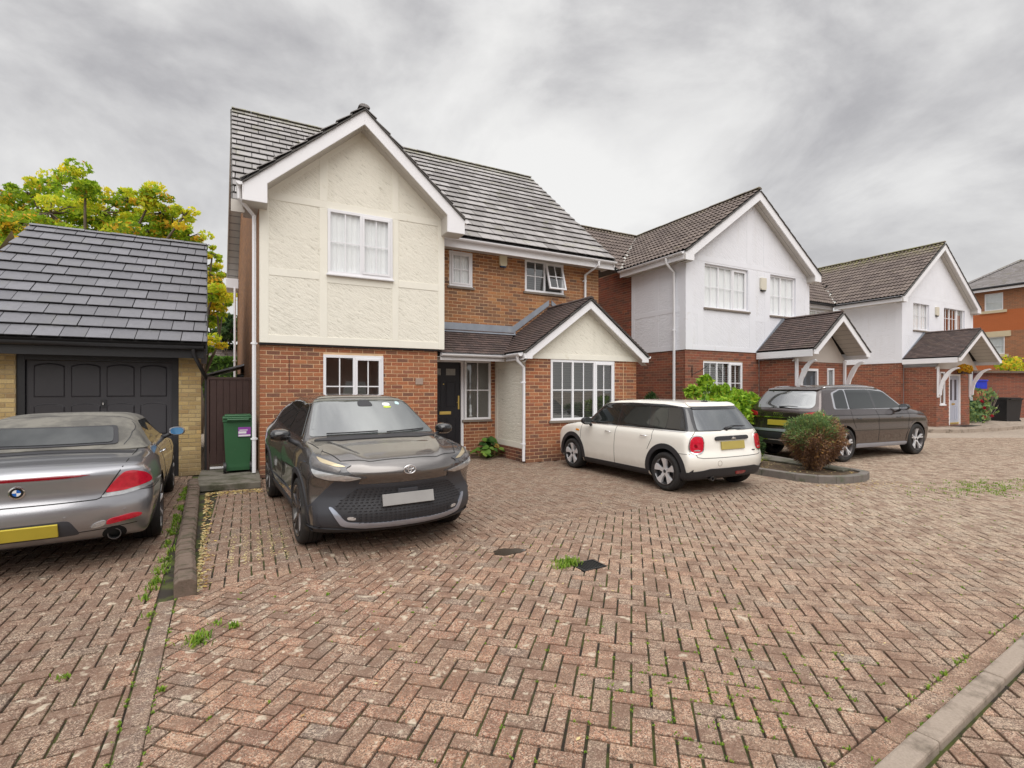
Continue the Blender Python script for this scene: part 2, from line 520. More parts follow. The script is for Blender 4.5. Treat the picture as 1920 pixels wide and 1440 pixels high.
def rendermat(name, col, tick=.42, dark=(.30, .28, .2), bs=.6):
    """roughcast render with raking trowel nicks"""
    m, nt, b = new_mat(name)
    p = wpos(nt)
    q = nt.node('ShaderNodeMapping', {'Vector': p, 'Rotation': (0, rad(-32), 0)}).outputs[0]
    q = nt.node('ShaderNodeMapping', {'Vector': q, 'Scale': (7, 7, 26)}).outputs[0]
    n = nt.noise(q, 1.0, 5, .62, .6)
    n2 = nt.noise(p, 26, 5, .6)
    f = nt.ramp(n, [(.60, 0), (.70, tick)])
    c = nt.mix(nt.noise(p, 2.2, 4), tuple(x * .93 for x in col), tuple(min(1, x * 1.05) for x in col))
    c = nt.mix(f, c, dark)
    st = nt.noise(nt.scalev(p, (5, 5, .5)), 1.0, 4, .6)
    c = nt.mix(nt.ramp(st, [(.55, 0), (.8, .16)]), c, (.45, .42, .33))
    nt.l.new(c, b.inputs['Base Color']); sset(b, nt, 'Roughness', .85)
    h = nt.math('ADD', nt.math('MULTIPLY', nt.ramp(n, [(.35, 1), (.68, 0)]), 1.0), nt.math('MULTIPLY', n2, .5))
    bn = nt.node('ShaderNodeBump', {'Height': h, 'Strength': bs, 'Distance': .012})
    nt.l.new(bn.outputs[0], b.inputs['Normal'])
    return m
M_CREAM = rendermat('cream_roughcast_render', (.83, .80, .705))
M_CREAMB = plain('cream_band_render', (.84, .815, .725), .8, .05, 3, .2, 60, dirt=((.55, .5, .36), 2.2, .62))
M_WHITER = rendermat('white_roughcast_render', (.80, .81, .86), .16, (.5, .5, .5), .35)
M_WHITEB = plain('white_band_render', (.80, .81, .86), .8, .04, 3, .2, 60, dirt=((.6, .58, .55), 1.7, .62))
M_WHITER3 = rendermat('old_white_render', (.78, .765, .73), .2, (.4, .38, .33))

def tilemat(name, a, b_, moss=.25, lich=.5, rough=.8, mossc=(.20, .20, .05), zmoss=None):
    m, nt, b = new_mat(name)
    r = rnd_of(nt); p = wpos(nt)
    c = nt.mix(r, a, b_)
    f = nt.noise(p, 9, 6, .7)
    c = nt.mix(nt.ramp(f, [(.45, 0), (.75, .5)]), c, tuple(x * .55 for x in a))
    l = nt.noise(p, 34, 4, .6)
    c = nt.mix(nt.ramp(l, [(.66, 0), (.72, lich)]), c, (.55, .54, .50))
    g = nt.noise(p, 3.1, 6, .7)
    mf = nt.ramp(g, [(.56, 0), (.72, moss)])
    if zmoss:
        zc = nt.node('ShaderNodeSeparateXYZ', {0: p}).outputs[2]
        zf = nt.math('MULTIPLY', nt.math('SUBTRACT', zc, zmoss), 1.6, clamp=True)
        mf = nt.math('MAXIMUM', mf, nt.math('MULTIPLY', zf, nt.ramp(nt.noise(p, 7, 5, .7), [(.42, 0), (.6, .85)])))
    c = nt.mix(mf, c, mossc)
    nt.l.new(c, b.inputs['Base Color']); sset(b, nt, 'Roughness', rough)
    bn = nt.node('ShaderNodeBump', {'Height': nt.noise(p, 60, 6, .7), 'Strength': .5, 'Distance': .006})
    nt.l.new(bn.outputs[0], b.inputs['Normal'])
    return m
M_TILE1 = tilemat('weathered_grey_tile', (.38, .36, .355), (.20, .185, .18), .5, .8, .6, zmoss=8.45)
M_TILEG = tilemat('dark_slate_grey_tile', (.185, .185, .205), (.135, .135, .15), .10, .35, .5)
M_TILEP = tilemat('brown_plain_tile', (.13, .09, .08), (.075, .055, .052), .12, .6, .8)
M_TILE2 = tilemat('brown_roman_tile', (.19, .15, .13), (.12, .092, .082), .15, .5, .8, zmoss=7.45)
M_TILE4 = tilemat('far_grey_tile', (.28, .26, .26), (.2, .18, .17), .3, .4, .8, zmoss=9.3)
M_UNDER = plain('roof_underlay', (.02, .018, .018), .95, .1)
M_VERGE = plain('dark_mortar_verge', (.10, .095, .09), .9, .35, 20, .6, 60, dirt=((.2, .2, .12), 8, .6))
M_LEAD = plain('grey_lead_flashing', (.30, .33, .38), .45, .2, 5, .4, 12, metallic=.25, dirt=((.42, .44, .46), 4, .55))

M_UPVC = plain('white_upvc', (.82, .82, .85), .28, .03, 3)
M_FASCIA = plain('white_painted_board', (.83, .83, .86), .4, .03, 2, dirt=((.6, .6, .58), 1.8, .66))
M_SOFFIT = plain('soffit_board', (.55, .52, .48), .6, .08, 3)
M_BLACKP = plain('black_painted_board', (.02, .02, .022), .35, .2, 5)
M_DOOR = plain('black_door_paint', (.017, .017, .022), .3, .1, 3)
M_GDOOR = plain('charcoal_garage_door_paint', (.035, .033, .037), .42, .12, 4)
M_BRASS = plain('polished_brass', (.80, .60, .18), .28, .05, 3, metallic=.8)
M_CONC = plain('damp_concrete', (.16, .145, .12), .8, .3, 4, .5, 50, dirt=((.06, .06, .035), 3, .45))
M_KERB = plain('weathered_concrete_kerb', (.36, .295, .24), .9, .25, 90, .8, 150, dirt=((.15, .12, .09), 5, .5))
M_EDGE = plain('dark_brown_kerb_block', (.15, .11, .085), .9, .4, 9, .7, 90, dirt=((.06, .055, .03), 6, .5))
M_SILL = plain('tile_sill', (.22, .185, .155), .85, .2, 8, .3)
M_STONE = plain('cream_stone_band', (.62, .53, .36), .8, .08, 4)
M_CURT = plain('white_curtain_sky_glare', (.86, .87, .88), .9, .05, 8)
M_BLIND = plain('grey_blind', (.10, .10, .10), .8, .1, 6)
M_ROOM = plain('dim_room_wall', (.26, .24, .22), .9, .2, 2)
M_GREYDOOR = plain('pale_grey_door_paint', (.42, .44, .52), .35, .04, 3)
M_DKGDOOR = plain('dark_grey_door_paint', (.05, .055, .065), .35, .1, 3)
M_GATE = plain('dark_brown_stained_timber', (.045, .022, .018), .6, .25, 8, .3, 40)
M_ALARM = plain('cream_alarm_box', (.72, .68, .50), .35, .04, 3)
M_BLUEDK = plain('dark_blue_lens', (.03, .06, .12), .2)
M_WHITEPL = plain('white_plastic', (.75, .75, .76), .35, .04, 3)
M_IRON = plain('black_iron', (.02, .02, .02), .45, .2, 8)

def glassmat(name, tint=(.9, .93, .93), ior=1.5, spec=1.0):
    """a pane: see-through head on, mirror-like at grazing angles"""
    m = bpy.data.materials.new(name); m.use_nodes = True; nt = NT(m.node_tree); MATS[name] = m
    m.node_tree.nodes.remove(m.node_tree.nodes['Principled BSDF'])
    out = [n for n in m.node_tree.nodes if n.type == 'OUTPUT_MATERIAL'][0]
    p = wpos(nt)
    bn = nt.node('ShaderNodeBump', {'Height': nt.noise(p, 1.1, 2), 'Strength': .06, 'Distance': .05}).outputs[0]
    gm_ = nt.node('ShaderNodeNewGeometry')
    co_ = nt.math('ABSOLUTE', nt.vmath('DOT_PRODUCT', gm_.outputs['Incoming'], gm_.outputs['Normal']))
    F0 = ((ior - 1) / (ior + 1)) ** 2
    fr = nt.math('ADD', F0, nt.math('MULTIPLY', 1 - F0, nt.math('POWER', nt.math('SUBTRACT', 1.0, co_, clamp=True), 5.0)))
    f = nt.math('MULTIPLY', fr, spec, clamp=True)
    tr = nt.node('ShaderNodeBsdfTransparent', {'Color': (*tint, 1)}).outputs[0]
    gl = nt.node('ShaderNodeBsdfGlossy', {'Roughness': .02, 'Color': (1, 1, 1, 1), 'Normal': bn}).outputs[0]
    mx = nt.node('ShaderNodeMixShader', {0: f, 1: tr, 2: gl}).outputs[0]
    nt.l.new(mx, out.inputs[0])
    return m
M_GLASS = glassmat('window_glass', (.88, .91, .91), 1.55, 3.2)
M_GLASSUP = glassmat('clear_upper_glass', (.97, .98, .98), 1.5, 1.6)

# ---- ground
def pavermat(name, stops, lich=.85, moss=.45, wornk=.78):
    m, nt, b = new_mat(name)
    r = rnd_of(nt); p = wpos(nt)
    c = nt.ramp(r, stops)
    big = nt.noise(p, .55, 4, .6)
    c = nt.mix(nt.ramp(big, [(.35, .35), (.6, 0)]), c, (.22, .145, .11))
    s0 = nt.node('ShaderNodeSeparateXYZ', {0: p})
    worn = nt.math('MULTIPLY', nt.math('ADD', nt.math('SUBTRACT', s0.outputs[0], 2.2), nt.math('MULTIPLY', big, 2.0)), .16, clamp=True)
    c = nt.mix(nt.math('MULTIPLY', worn, wornk), c, (.50, .42, .32))
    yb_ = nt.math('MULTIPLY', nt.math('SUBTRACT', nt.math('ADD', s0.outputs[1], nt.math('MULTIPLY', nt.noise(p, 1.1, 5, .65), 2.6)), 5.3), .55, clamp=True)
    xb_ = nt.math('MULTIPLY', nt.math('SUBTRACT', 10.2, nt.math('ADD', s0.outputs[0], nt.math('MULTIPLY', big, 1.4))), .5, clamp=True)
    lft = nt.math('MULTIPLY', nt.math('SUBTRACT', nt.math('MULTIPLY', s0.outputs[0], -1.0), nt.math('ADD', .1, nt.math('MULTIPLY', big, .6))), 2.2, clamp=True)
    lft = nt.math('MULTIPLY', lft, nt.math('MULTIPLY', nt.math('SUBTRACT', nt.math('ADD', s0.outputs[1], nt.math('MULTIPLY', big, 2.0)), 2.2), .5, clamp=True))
    soil = nt.math('MAXIMUM', nt.math('MULTIPLY', yb_, xb_), lft)  # house's soft shade painted into the pavers, with dirt; darker near house and left
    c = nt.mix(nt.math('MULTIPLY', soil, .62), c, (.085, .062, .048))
    g = nt.noise(p, 150, 4, .85)
    c = nt.mix(nt.ramp(g, [(.40, .92), (.50, 0)]), c, (.06, .04, .032))
    vo = nt.node('ShaderNodeTexVoronoi', {'Vector': p, 'Scale': 135.0})
    vr = nt.node('ShaderNodeSeparateXYZ', {0: vo.outputs['Color']}).outputs[0]
    c = nt.mix(nt.ramp(vr, [(0, .75), (.29, .7), (.32, 0)]), c, (.07, .048, .036))
    c = nt.mix(nt.ramp(vr, [(.82, 0), (.85, .5), (1, .55)]), c, (.62, .48, .36))
    g2 = nt.noise(p, 190, 3, .8)
    c = nt.mix(nt.ramp(g2, [(.54, 0), (.62, .8)]), c, (.66, .54, .42))
    mid = nt.noise(p, 12, 5, .65)
    c = nt.mix(nt.ramp(mid, [(.50, 0), (.75, .5)]), c, (.40, .30, .21))
    md2 = nt.noise(p, 4.5, 6, .7)
    c = nt.mix(nt.ramp(md2, [(.40, .7), (.56, 0)]), c, (.17, .10, .07))
    s = nt.node('ShaderNodeSeparateXYZ', {0: p})
    # pale lichen spots, thickest round the left of the forecourt
    dx = nt.math('SUBTRACT', s.outputs[0], .6); dy = nt.math('SUBTRACT', s.outputs[1], 4.0)
    dist = nt.math('SQRT', nt.math('ADD', nt.math('MULTIPLY', dx, nt.math('MULTIPLY', dx, .45)), nt.math('MULTIPLY', dy, dy)))
    near = nt.ramp(nt.math('DIVIDE', dist, 5.0), [(.0, .075), (.22, .05), (.5, .0), (1, -.03)])
    l1 = nt.noise(p, 8.0, 2, .5)
    l2 = nt.noise(p, 19, 2, .5)
    lf = nt.math('MULTIPLY', nt.math('SUBTRACT', nt.math('ADD', nt.math('MAXIMUM', nt.math('SUBTRACT', l1, .0), nt.math('SUBTRACT', l2, .012)), near), .69), 22.0, clamp=True)
    lf = nt.math('MULTIPLY', lf, lich)
    c = nt.mix(nt.math('MULTIPLY', lf, nt.ramp(nt.noise(p, 70, 4, .7), [(.35, .45), (.6, 1)])), c, (.56, .49, .38))
    # moss creeping over edges
    mo = nt.noise(p, 5.5, 7, .75)
    c = nt.mix(nt.ramp(mo, [(.66, 0), (.74, moss)]), c, (.12, .14, .03))
    nt.l.new(c, b.inputs['Base Color']); sset(b, nt, 'Roughness', .85); sset(b, nt, 'Specular IOR Level', .3)
    h = nt.math('ADD', nt.math('MULTIPLY', nt.noise(p, 170, 4, .7), 1.0), nt.noise(p, 30, 3))
    bn = nt.node('ShaderNodeBump', {'Height': h, 'Strength': .55, 'Distance': .006})
    nt.l.new(bn.outputs[0], b.inputs['Normal'])
    return m
PAVE_STOPS = [(0, (.41, .20, .12)), (.2, (.28, .155, .105)), (.4, (.46, .205, .11)), (.5, (.21, .145, .11)), (.68, (.46, .25, .15)), (.8, (.38, .15, .085)), (.88, (.19, .15, .125)), (1, (.37, .20, .13))]
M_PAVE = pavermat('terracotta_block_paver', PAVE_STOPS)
M_PAVED = pavermat('brown_block_paver', [(0, (.16, .11, .085)), (.3, (.13, .097, .08)), (.55, (.19, .12, .088)), (.75, (.12, .095, .08)), (1, (.155, .11, .083))], .6, .5, .12)
M_PAVEG = pavermat('charcoal_block_paver', [(0, (.20, .15, .125)), (.35, (.28, .18, .14)), (.6, (.15, .13, .12)), (.8, (.31, .18, .13)), (1, (.20, .155, .13))])
m, nt, b = new_mat('joint_sand_and_moss'); M_JOINT = m
p = wpos(nt)
c = nt.mix(nt.ramp(nt.noise(p, 3.5, 6, .7), [(.44, 0), (.60, 1)]), (.030, .024, .018), (.075, .09, .018))
c = nt.mix(nt.ramp(nt.noise(p, 1.0, 4, .6), [(.5, 0), (.7, .5)]), c, (.06, .05, .035))
nt.l.new(c, b.inputs['Base Color']); sset(b, nt, 'Roughness', 1.0)
M_GROUND = flatbrick('distant_block_paving', (.38, .315, .25), (.32, .26, .21), (.2, .165, .13), .2, .1, vert='X')
M_SOIL = plain('leaf_littered_soil', (.085, .055, .035), .95, .5, 14, .9, 40, dirt=((.20, .16, .08), 9, .5))
M_WATER = plain('shallow_puddle', (.05, .04, .032), .04, .2, 4, spec=.8)

def leafmat(name, stops, trans=.35, rough=.6):
    m, nt, b = new_mat(name)
    c = nt.ramp(rnd_of(nt), stops)
    nt.l.new(c, b.inputs['Base Color']); sset(b, nt, 'Roughness', rough); sset(b, nt, 'Specular IOR Level', .3)
    out = [n for n in m.node_tree.nodes if n.type == 'OUTPUT_MATERIAL'][0]
    tl = nt.node('ShaderNodeBsdfTranslucent', {'Color': c}).outputs[0]
    mx = nt.node('ShaderNodeMixShader', {0: trans, 1: b.outputs[0], 2: tl}).outputs[0]
    nt.l.new(mx, out.inputs[0])
    return m
M_LEAFM = leafmat('autumn_maple_leaf', [(0, (.16, .28, .03)), (.25, (.32, .48, .03)), (.5, (.58, .68, .05)), (.7, (.82, .76, .06)), (.88, (.85, .58, .05)), (1, (.72, .38, .04))], .55)
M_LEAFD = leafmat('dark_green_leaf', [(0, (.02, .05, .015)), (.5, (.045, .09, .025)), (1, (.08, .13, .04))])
M_LEAFL = leafmat('bright_laurel_leaf', [(0, (.10, .22, .015)), (.4, (.22, .40, .025)), (.75, (.38, .55, .04)), (.93, (.30, .45, .03)), (1, (.5, .35, .04))])
M_LEAFC = leafmat('conifer_hedge_leaf', [(0, (.05, .12, .02)), (.6, (.13, .25, .04)), (1, (.22, .34, .06))])
M_SHRUBG = leafmat('green_shrub_sprig', [(0, (.09, .17, .07)), (.5, (.17, .27, .10)), (1, (.32, .40, .12))], .2)
M_SHRUBB = leafmat('browned_shrub_sprig', [(0, (.12, .065, .045)), (.4, (.22, .125, .08)), (.7, (.33, .20, .13)), (.9, (.45, .24, .07)), (1, (.16, .09, .06))], .1)
M_HOSTA = leafmat('yellow_striped_leaf', [(0, (.30, .42, .04)), (.5, (.55, .62, .10)), (1, (.62, .68, .30))])
M_ROUNDL = leafmat('round_green_leaf', [(0, (.03, .08, .02)), (.5, (.07, .16, .03)), (.8, (.14, .26, .04)), (.95, (.2, .3, .05)), (1, (.45, .2, .06))])
M_FLOWER = leafmat('amber_hanging_flower', [(0, (.55, .25, .02)), (.6, (.65, .36, .02)), (1, (.4, .3, .03))])
M_ROSE = leafmat('red_rose_petal', [(0, (.4, .01, .03)), (1, (.55, .03, .06))])
M_WEED = leafmat('joint_weed', [(0, (.10, .20, .02)), (.6, (.20, .34, .03)), (1, (.34, .42, .06))])
M_FALLEN = leafmat('fallen_leaf', [(0, (.60, .48, .22)), (.35, (.68, .56, .28)), (.6, (.35, .17, .06)), (.8, (.20, .10, .05)), (1, (.62, .45, .12))], .1)
M_FALLENY = leafmat('pale_yellow_petal_drift', [(0, (.62, .52, .25)), (.6, (.72, .62, .33)), (1, (.5, .38, .12))], .1)
M_BARK = plain('grey_brown_bark', (.13, .10, .075), .9, .35, 8, .8, 30)
# ------------------------------------------------------------------ house parts
def window(par, fr, a0, a1, b0, b1, cas, recess=.05, glass=None, behind='dark', sill=None, openone=None, sillproj=.05):
    glass = glass or M_GLASS
    F = .05; D = .055; c0, c1 = -recess - .01, -recess + D - .01
    mb = MB()
    mb.fbox(fr, a0, a1, b0, b0 + F, c0, c1); mb.fbox(fr, a0, a1, b1 - F, b1, c0, c1)
    mb.fbox(fr, a0, a0 + F, b0 + F, b1 - F, c0, c1); mb.fbox(fr, a1 - F, a1, b0 + F, b1 - F, c0, c1)
    tot = sum(c[0] for c in cas); W = a1 - a0 - 2 * F; x = a0 + F
    frame_parts = []; bars = []; panes = []
    for i, (wf, nc, nr, opening) in enumerate(cas):
        x1 = x + W * wf / tot
        l = x + (.022 if i else 0); r = x1 - (.022 if i < len(cas) - 1 else 0)
        if i: mb.fbox(fr, x - .022, x + .022, b0 + F, b1 - F, c0, c1 + .002)
        frame_parts.append((l, r, nc, nr, opening)); x = x1
    win = mb.build('window', M_UPVC, par, bevel=.004)
    for i, (l, r, nc, nr, opening) in enumerate(frame_parts):
        cf = fr
        if openone == i:     # casement pushed open on its top hinge
            ang = rad(17); h = b1 - F - .0
            O = fr.p(0, h, c1); u = (fr.u * math.cos(ang) - fr.n * math.sin(ang))
            cf = Fr(O - u * h, fr.e, u, fr.e.cross(u) if fr.e.cross(u).dot(fr.n) > 0 else -fr.e.cross(u))
        S = .042 if opening else .0
        yb, yt = b0 + F, b1 - F
        if opening:
            s = MB(); o1, o2 = (c1 - .02, c1 + .014) if openone != i else (-.02, .025)
            s.fbox(cf, l, r, yb, yb + S, o1, o2); s.fbox(cf, l, r, yt - S, yt, o1, o2)
            s.fbox(cf, l, l + S, yb + S, yt - S, o1, o2); s.fbox(cf, r - S, r, yb + S, yt - S, o1, o2)
            s.build('sash', M_UPVC, win, bevel=.004)
        gc = (c0 + c1) / 2 if openone != i else 0
        p = MB(); p.quad(cf.p(l + S, yb + S, gc), cf.p(r - S, yb + S, gc), cf.p(r - S, yt - S, gc), cf.p(l + S, yt - S, gc))
        p.build('pane', glass, win, fixn=False)
        bb = MB(); bw = .011
        for k in range(1, nc):
            xx = l + S + (r - l - 2 * S) * k / nc; bb.fbox(cf, xx - bw, xx + bw, yb + S, yt - S, gc + .002, gc + .014)
        for k in range(1, nr):
            yy = yb + S + (yt - yb - 2 * S) * k / nr; bb.fbox(cf, l + S, r - S, yy - bw, yy + bw, gc + .003, gc + .013)
        bb.build('glazing_bar', M_UPVC, win)
    q = MB(); dd = -.9 if behind != 'curtain' else -.5
    rm = [fr.p(a, b, c) for c in (c0 - .03, dd) for a, b in ((a0 + .02, b0 + .02), (a1 - .02, b0 + .02), (a1 - .02, b1 - .02), (a0 + .02, b1 - .02))]
    q.add(rm, [(4, 5, 6, 7), (0, 1, 5, 4), (1, 2, 6, 5), (2, 3, 7, 6), (3, 0, 4, 7)])
    q.build('room_lining', M_ROOM, win, fixn=False)
    if behind == 'curtain':  # white sheet at the glass: curtain, doubling as painted sky reflection on upper panes
        cu = MB(); n = 46; cc = c0 - .012
        pts = [(a0 + .03 + (a1 - a0 - .06) * k / n, cc + .008 * math.sin(k * 1.7) + .004 * math.sin(k * .6)) for k in range(n + 1)]
        for k in range(n):
            cu.quad(fr.p(pts[k][0], b0 + .03, pts[k][1]), fr.p(pts[k + 1][0], b0 + .03, pts[k + 1][1]), fr.p(pts[k + 1][0], b1 - .03, pts[k + 1][1]), fr.p(pts[k][0], b1 - .03, pts[k][1]))
        cu.build('curtain_sky_glare', M_CURT, win, smooth=True, fixn=False)
    if behind == 'sides':
        for s0, s1 in ((a0 + .03, a0 + (a1 - a0) * .2), (a1 - (a1 - a0) * .2, a1 - .03)):
            cu = MB(); n = 12; cc = c0 - .10
            for k in range(n):
                A, B = s0 + (s1 - s0) * k / n, s0 + (s1 - s0) * (k + 1) / n
                cu.quad(fr.p(A, b0 + .03, cc + .02 * (k % 2)), fr.p(B, b0 + .03, cc + .02 * ((k + 1) % 2)), fr.p(B, b1 - .03, cc + .02 * ((k + 1) % 2)), fr.p(A, b1 - .03, cc + .02 * (k % 2)))
            cu.build('curtain', M_CURT, win, smooth=True, fixn=False)
    if behind in ('blind', 'shutter'):
        cu = MB(); n = int((b1 - b0 - .1) / (.052 if behind == 'blind' else .062)); cc = c0 - .07
        for k in range(n):
            z0 = b0 + .05 + (b1 - b0 - .1) * k / n
            if behind == 'blind':
                cu.quad(fr.p(a0 + .04, z0, cc - .016), fr.p(a1 - .04, z0, cc - .016), fr.p(a1 - .04, z0 + .04, cc + .012), fr.p(a0 + .04, z0 + .04, cc + .012))
            else:
                cu.quad(fr.p(a0 + .04, z0, cc - .02), fr.p(a1 - .04, z0, cc - .02), fr.p(a1 - .04, z0 + .026, cc + .02), fr.p(a0 + .04, z0 + .026, cc + .02))
        cu.build('blind' if behind == 'blind' else 'shutter_slats', M_BLIND if behind == 'blind' else M_WHITEPL, win, fixn=False)
    if sill is not None:
        s = MB(); s.fbox(fr, a0 - .05, a1 + .05, b0 - .055, b0 - .002, -recess - .02, sillproj)
        s.build('sill', sill, win, bevel=.006)
        s = MB(); s.fbox(fr, a0 - .01, a1 + .01, b0 - .003, b0 + .022, -recess, sillproj * .55)
        s.build('window_cill', M_UPVC, win, bevel=.004)
    return win

def gutter(par, p0, p1, mat=None, r=.055, out=(0, -1, 0), fascia=.17, fmat=None, foff=.06, brackets=True):
    """half-round gutter from p0 to p1 with the fascia board behind it"""
    mat = mat or M_UPVC; p0 = Vector(p0); p1 = Vector(p1); e = (p1 - p0).normalized(); L = (p1 - p0).length; o = Vector(out)
    fr = Fr(p0, e, (0, 0, 1), o)
    mb = MB(); n = 8
    pr = [(r * math.cos(math.pi * (1 + k / n)), r * math.sin(math.pi * (1 + k / n))) for k in range(n + 1)]
    pri = [(x * .88, y * .88) for x, y in reversed(pr)]
    prof = pr + pri
    for k in range(len(prof)):
        (x0, y0), (x1, y1) = prof[k], prof[(k + 1) % len(prof)]
        mb.quad(fr.p(0, y0, x0), fr.p(L, y0, x0), fr.p(L, y1, x1), fr.p(0, y1, x1))
    for a in (0, L): mb.poly([fr.p(a, y, x) for x, y in pr])
    g = mb.build('gutter', mat, par)
    if brackets:
        bb = MB(); k = max(2, int(L / .9))
        for i in range(k):
            a = L * (i + .5) / k
            for j in range(n):
                (x0, y0), (x1, y1) = pr[j], pr[j + 1]
                bb.quad(fr.p(a - .012, y0 * 1.07, x0 * 1.07), fr.p(a + .012, y0 * 1.07, x0 * 1.07), fr.p(a + .012, y1 * 1.07, x1 * 1.07), fr.p(a - .012, y1 * 1.07, x1 * 1.07))
        bb.build('gutter_bracket', mat, g)
    if fascia:
        f = MB(); f.fbox(fr, 0, L, -fascia + .01, .03, -foff - .022, -foff)
        f.build('fascia', fmat or M_FASCIA, par, bevel=.003)
    return g

def downpipe(par, pts, mat=None, r=.034, clips=()):
    mb = MB(); P = [Vector(p) for p in pts]
    mb.tube(P, r, 12)
    o = mb.build('downpipe', mat or M_UPVC, par, smooth=True, autos=50)
    c = MB()
    for p in clips:
        p = Vector(p); c.lathe(p - Vector((0, 0, .02)), (0, 0, 1), [(r, 0), (r * 1.22, 0), (r * 1.22, .04), (r, .04)], 12)
        c.box(p.x - r - .02, p.x + r + .02, p.y - .005, p.y + r + .03, p.z - .012, p.z + .012)
    if clips: c.build('pipe_clip', mat or M_UPVC, o)
    return o

def gable_barge(par, Y, xc, zt, half, slope, depth, thick=.03, mat=None, tilemat=None, box=.0, boxw=.32, wallY=None, boxdrop=.0, cap=True):
    """white bargeboards of a front gable; zt = height of their upper edge at the apex"""
    fr = south(Y)
    for sgn in (-1, 1):
        xo = xc + sgn * half
        ze = zt - slope * half
        poly = [(xc, zt), (xo, ze), (xo, ze - depth * .55 - box), (xo - sgn * boxw, ze - depth * .55 - box), (xo - sgn * boxw, ze + slope * boxw - depth), (xc, zt - depth)]
        mb = MB(); mb.prism(fr, poly if sgn < 0 else poly[::-1], 0, thick)
        mb.build('bargeboard', mat or M_FASCIA, par, bevel=.004)
        # boxed end returning to the wall
        if wallY and box:
            b = MB(); zb = ze - depth * .55 - box
            x0, x1 = sorted((xo, xo - sgn * boxw))
            b.box(x0, x1, Y + .001, wallY, zb, zb + .012)
            b.box(xo - .006 if sgn > 0 else xo - .006, xo + .006, Y + .001, wallY, zb + .012, ze - .02)
            xi = xo - sgn * boxw
            b.box(xi - .006, xi + .006, Y + .001, wallY, zb + .012, ze + slope * boxw - depth + .05)
            b.build('soffit_box', M_SOFFIT, par)
        if wallY:
            # boarded soffit under the verge, seen in strips
            nb = 2; s = MB()
            ui = Vector((xc, 0, zt - depth + .02)); uo = Vector((xo - sgn * .02, 0, ze - depth + .02))
            for k in range(nb):
                ya, yb = Y + thick * 0 + (wallY - Y) * k / nb + .004, Y + (wallY - Y) * (k + 1) / nb - .004
                s.quad((ui.x, ya, ui.z), (uo.x, ya, uo.z), (uo.x, yb, uo.z), (ui.x, yb, ui.z))
            s.build('verge_soffit', M_SOFFIT, par, fixn=False)
        if cap:
            v = MB()
            L = math.hypot(half, slope * half); n = int(L / .33)
            for k in range(n):
                t0, t1 = k / n, (k + 1) / n
                xa, xb = xc + sgn * half * t0, xc + sgn * half * t1
                za, zb_ = zt - slope * half * t0, zt - slope * half * t1
                j = random.uniform(-.004, .004)
                P = [(xa, za + .012 + j), (xb, zb_ + .034 + j), (xb, zb_ + .006), (xa, za - .004)]
                v.prism(fr, P if sgn < 0 else P[::-1], -.04, thick + .035)
            v.build('verge_tile', tilemat or M_VERGE, par)

def ridge(par, p0, p1, mat, r=.11, step=.44):
    p0, p1 = Vector(p0), Vector(p1); e = (p1 - p0).normalized(); L = (p1 - p0).length
    side = e.cross(Vector((0, 0, 1))).normalized()
    n = max(1, int(L / step)); objs = []
    mb = MB()
    for k in range(n):
        a0, a1 = L * k / n + .004, L * (k + 1) / n - .004
        j = random.uniform(-.006, .006); rr = r * (1 + .04 * (k % 2))
        vs = []
        for a in (a0, a1):
            for q in range(7):
                t = math.pi * (.08 + .84 * q / 6)
                vs.append(p0 + e * a + side * (math.cos(t) * rr) + Vector((0, 0, math.sin(t) * rr * .72 - .035 + j)))
        fs = [(q, q + 1, 8 + q, 7 + q) for q in range(6)] + [(0, 1, 2, 3, 4, 5, 6), (13, 12, 11, 10, 9, 8, 7)]
        mb.add(vs, fs, random.random())
    mb.build('ridge_tile', mat, par)

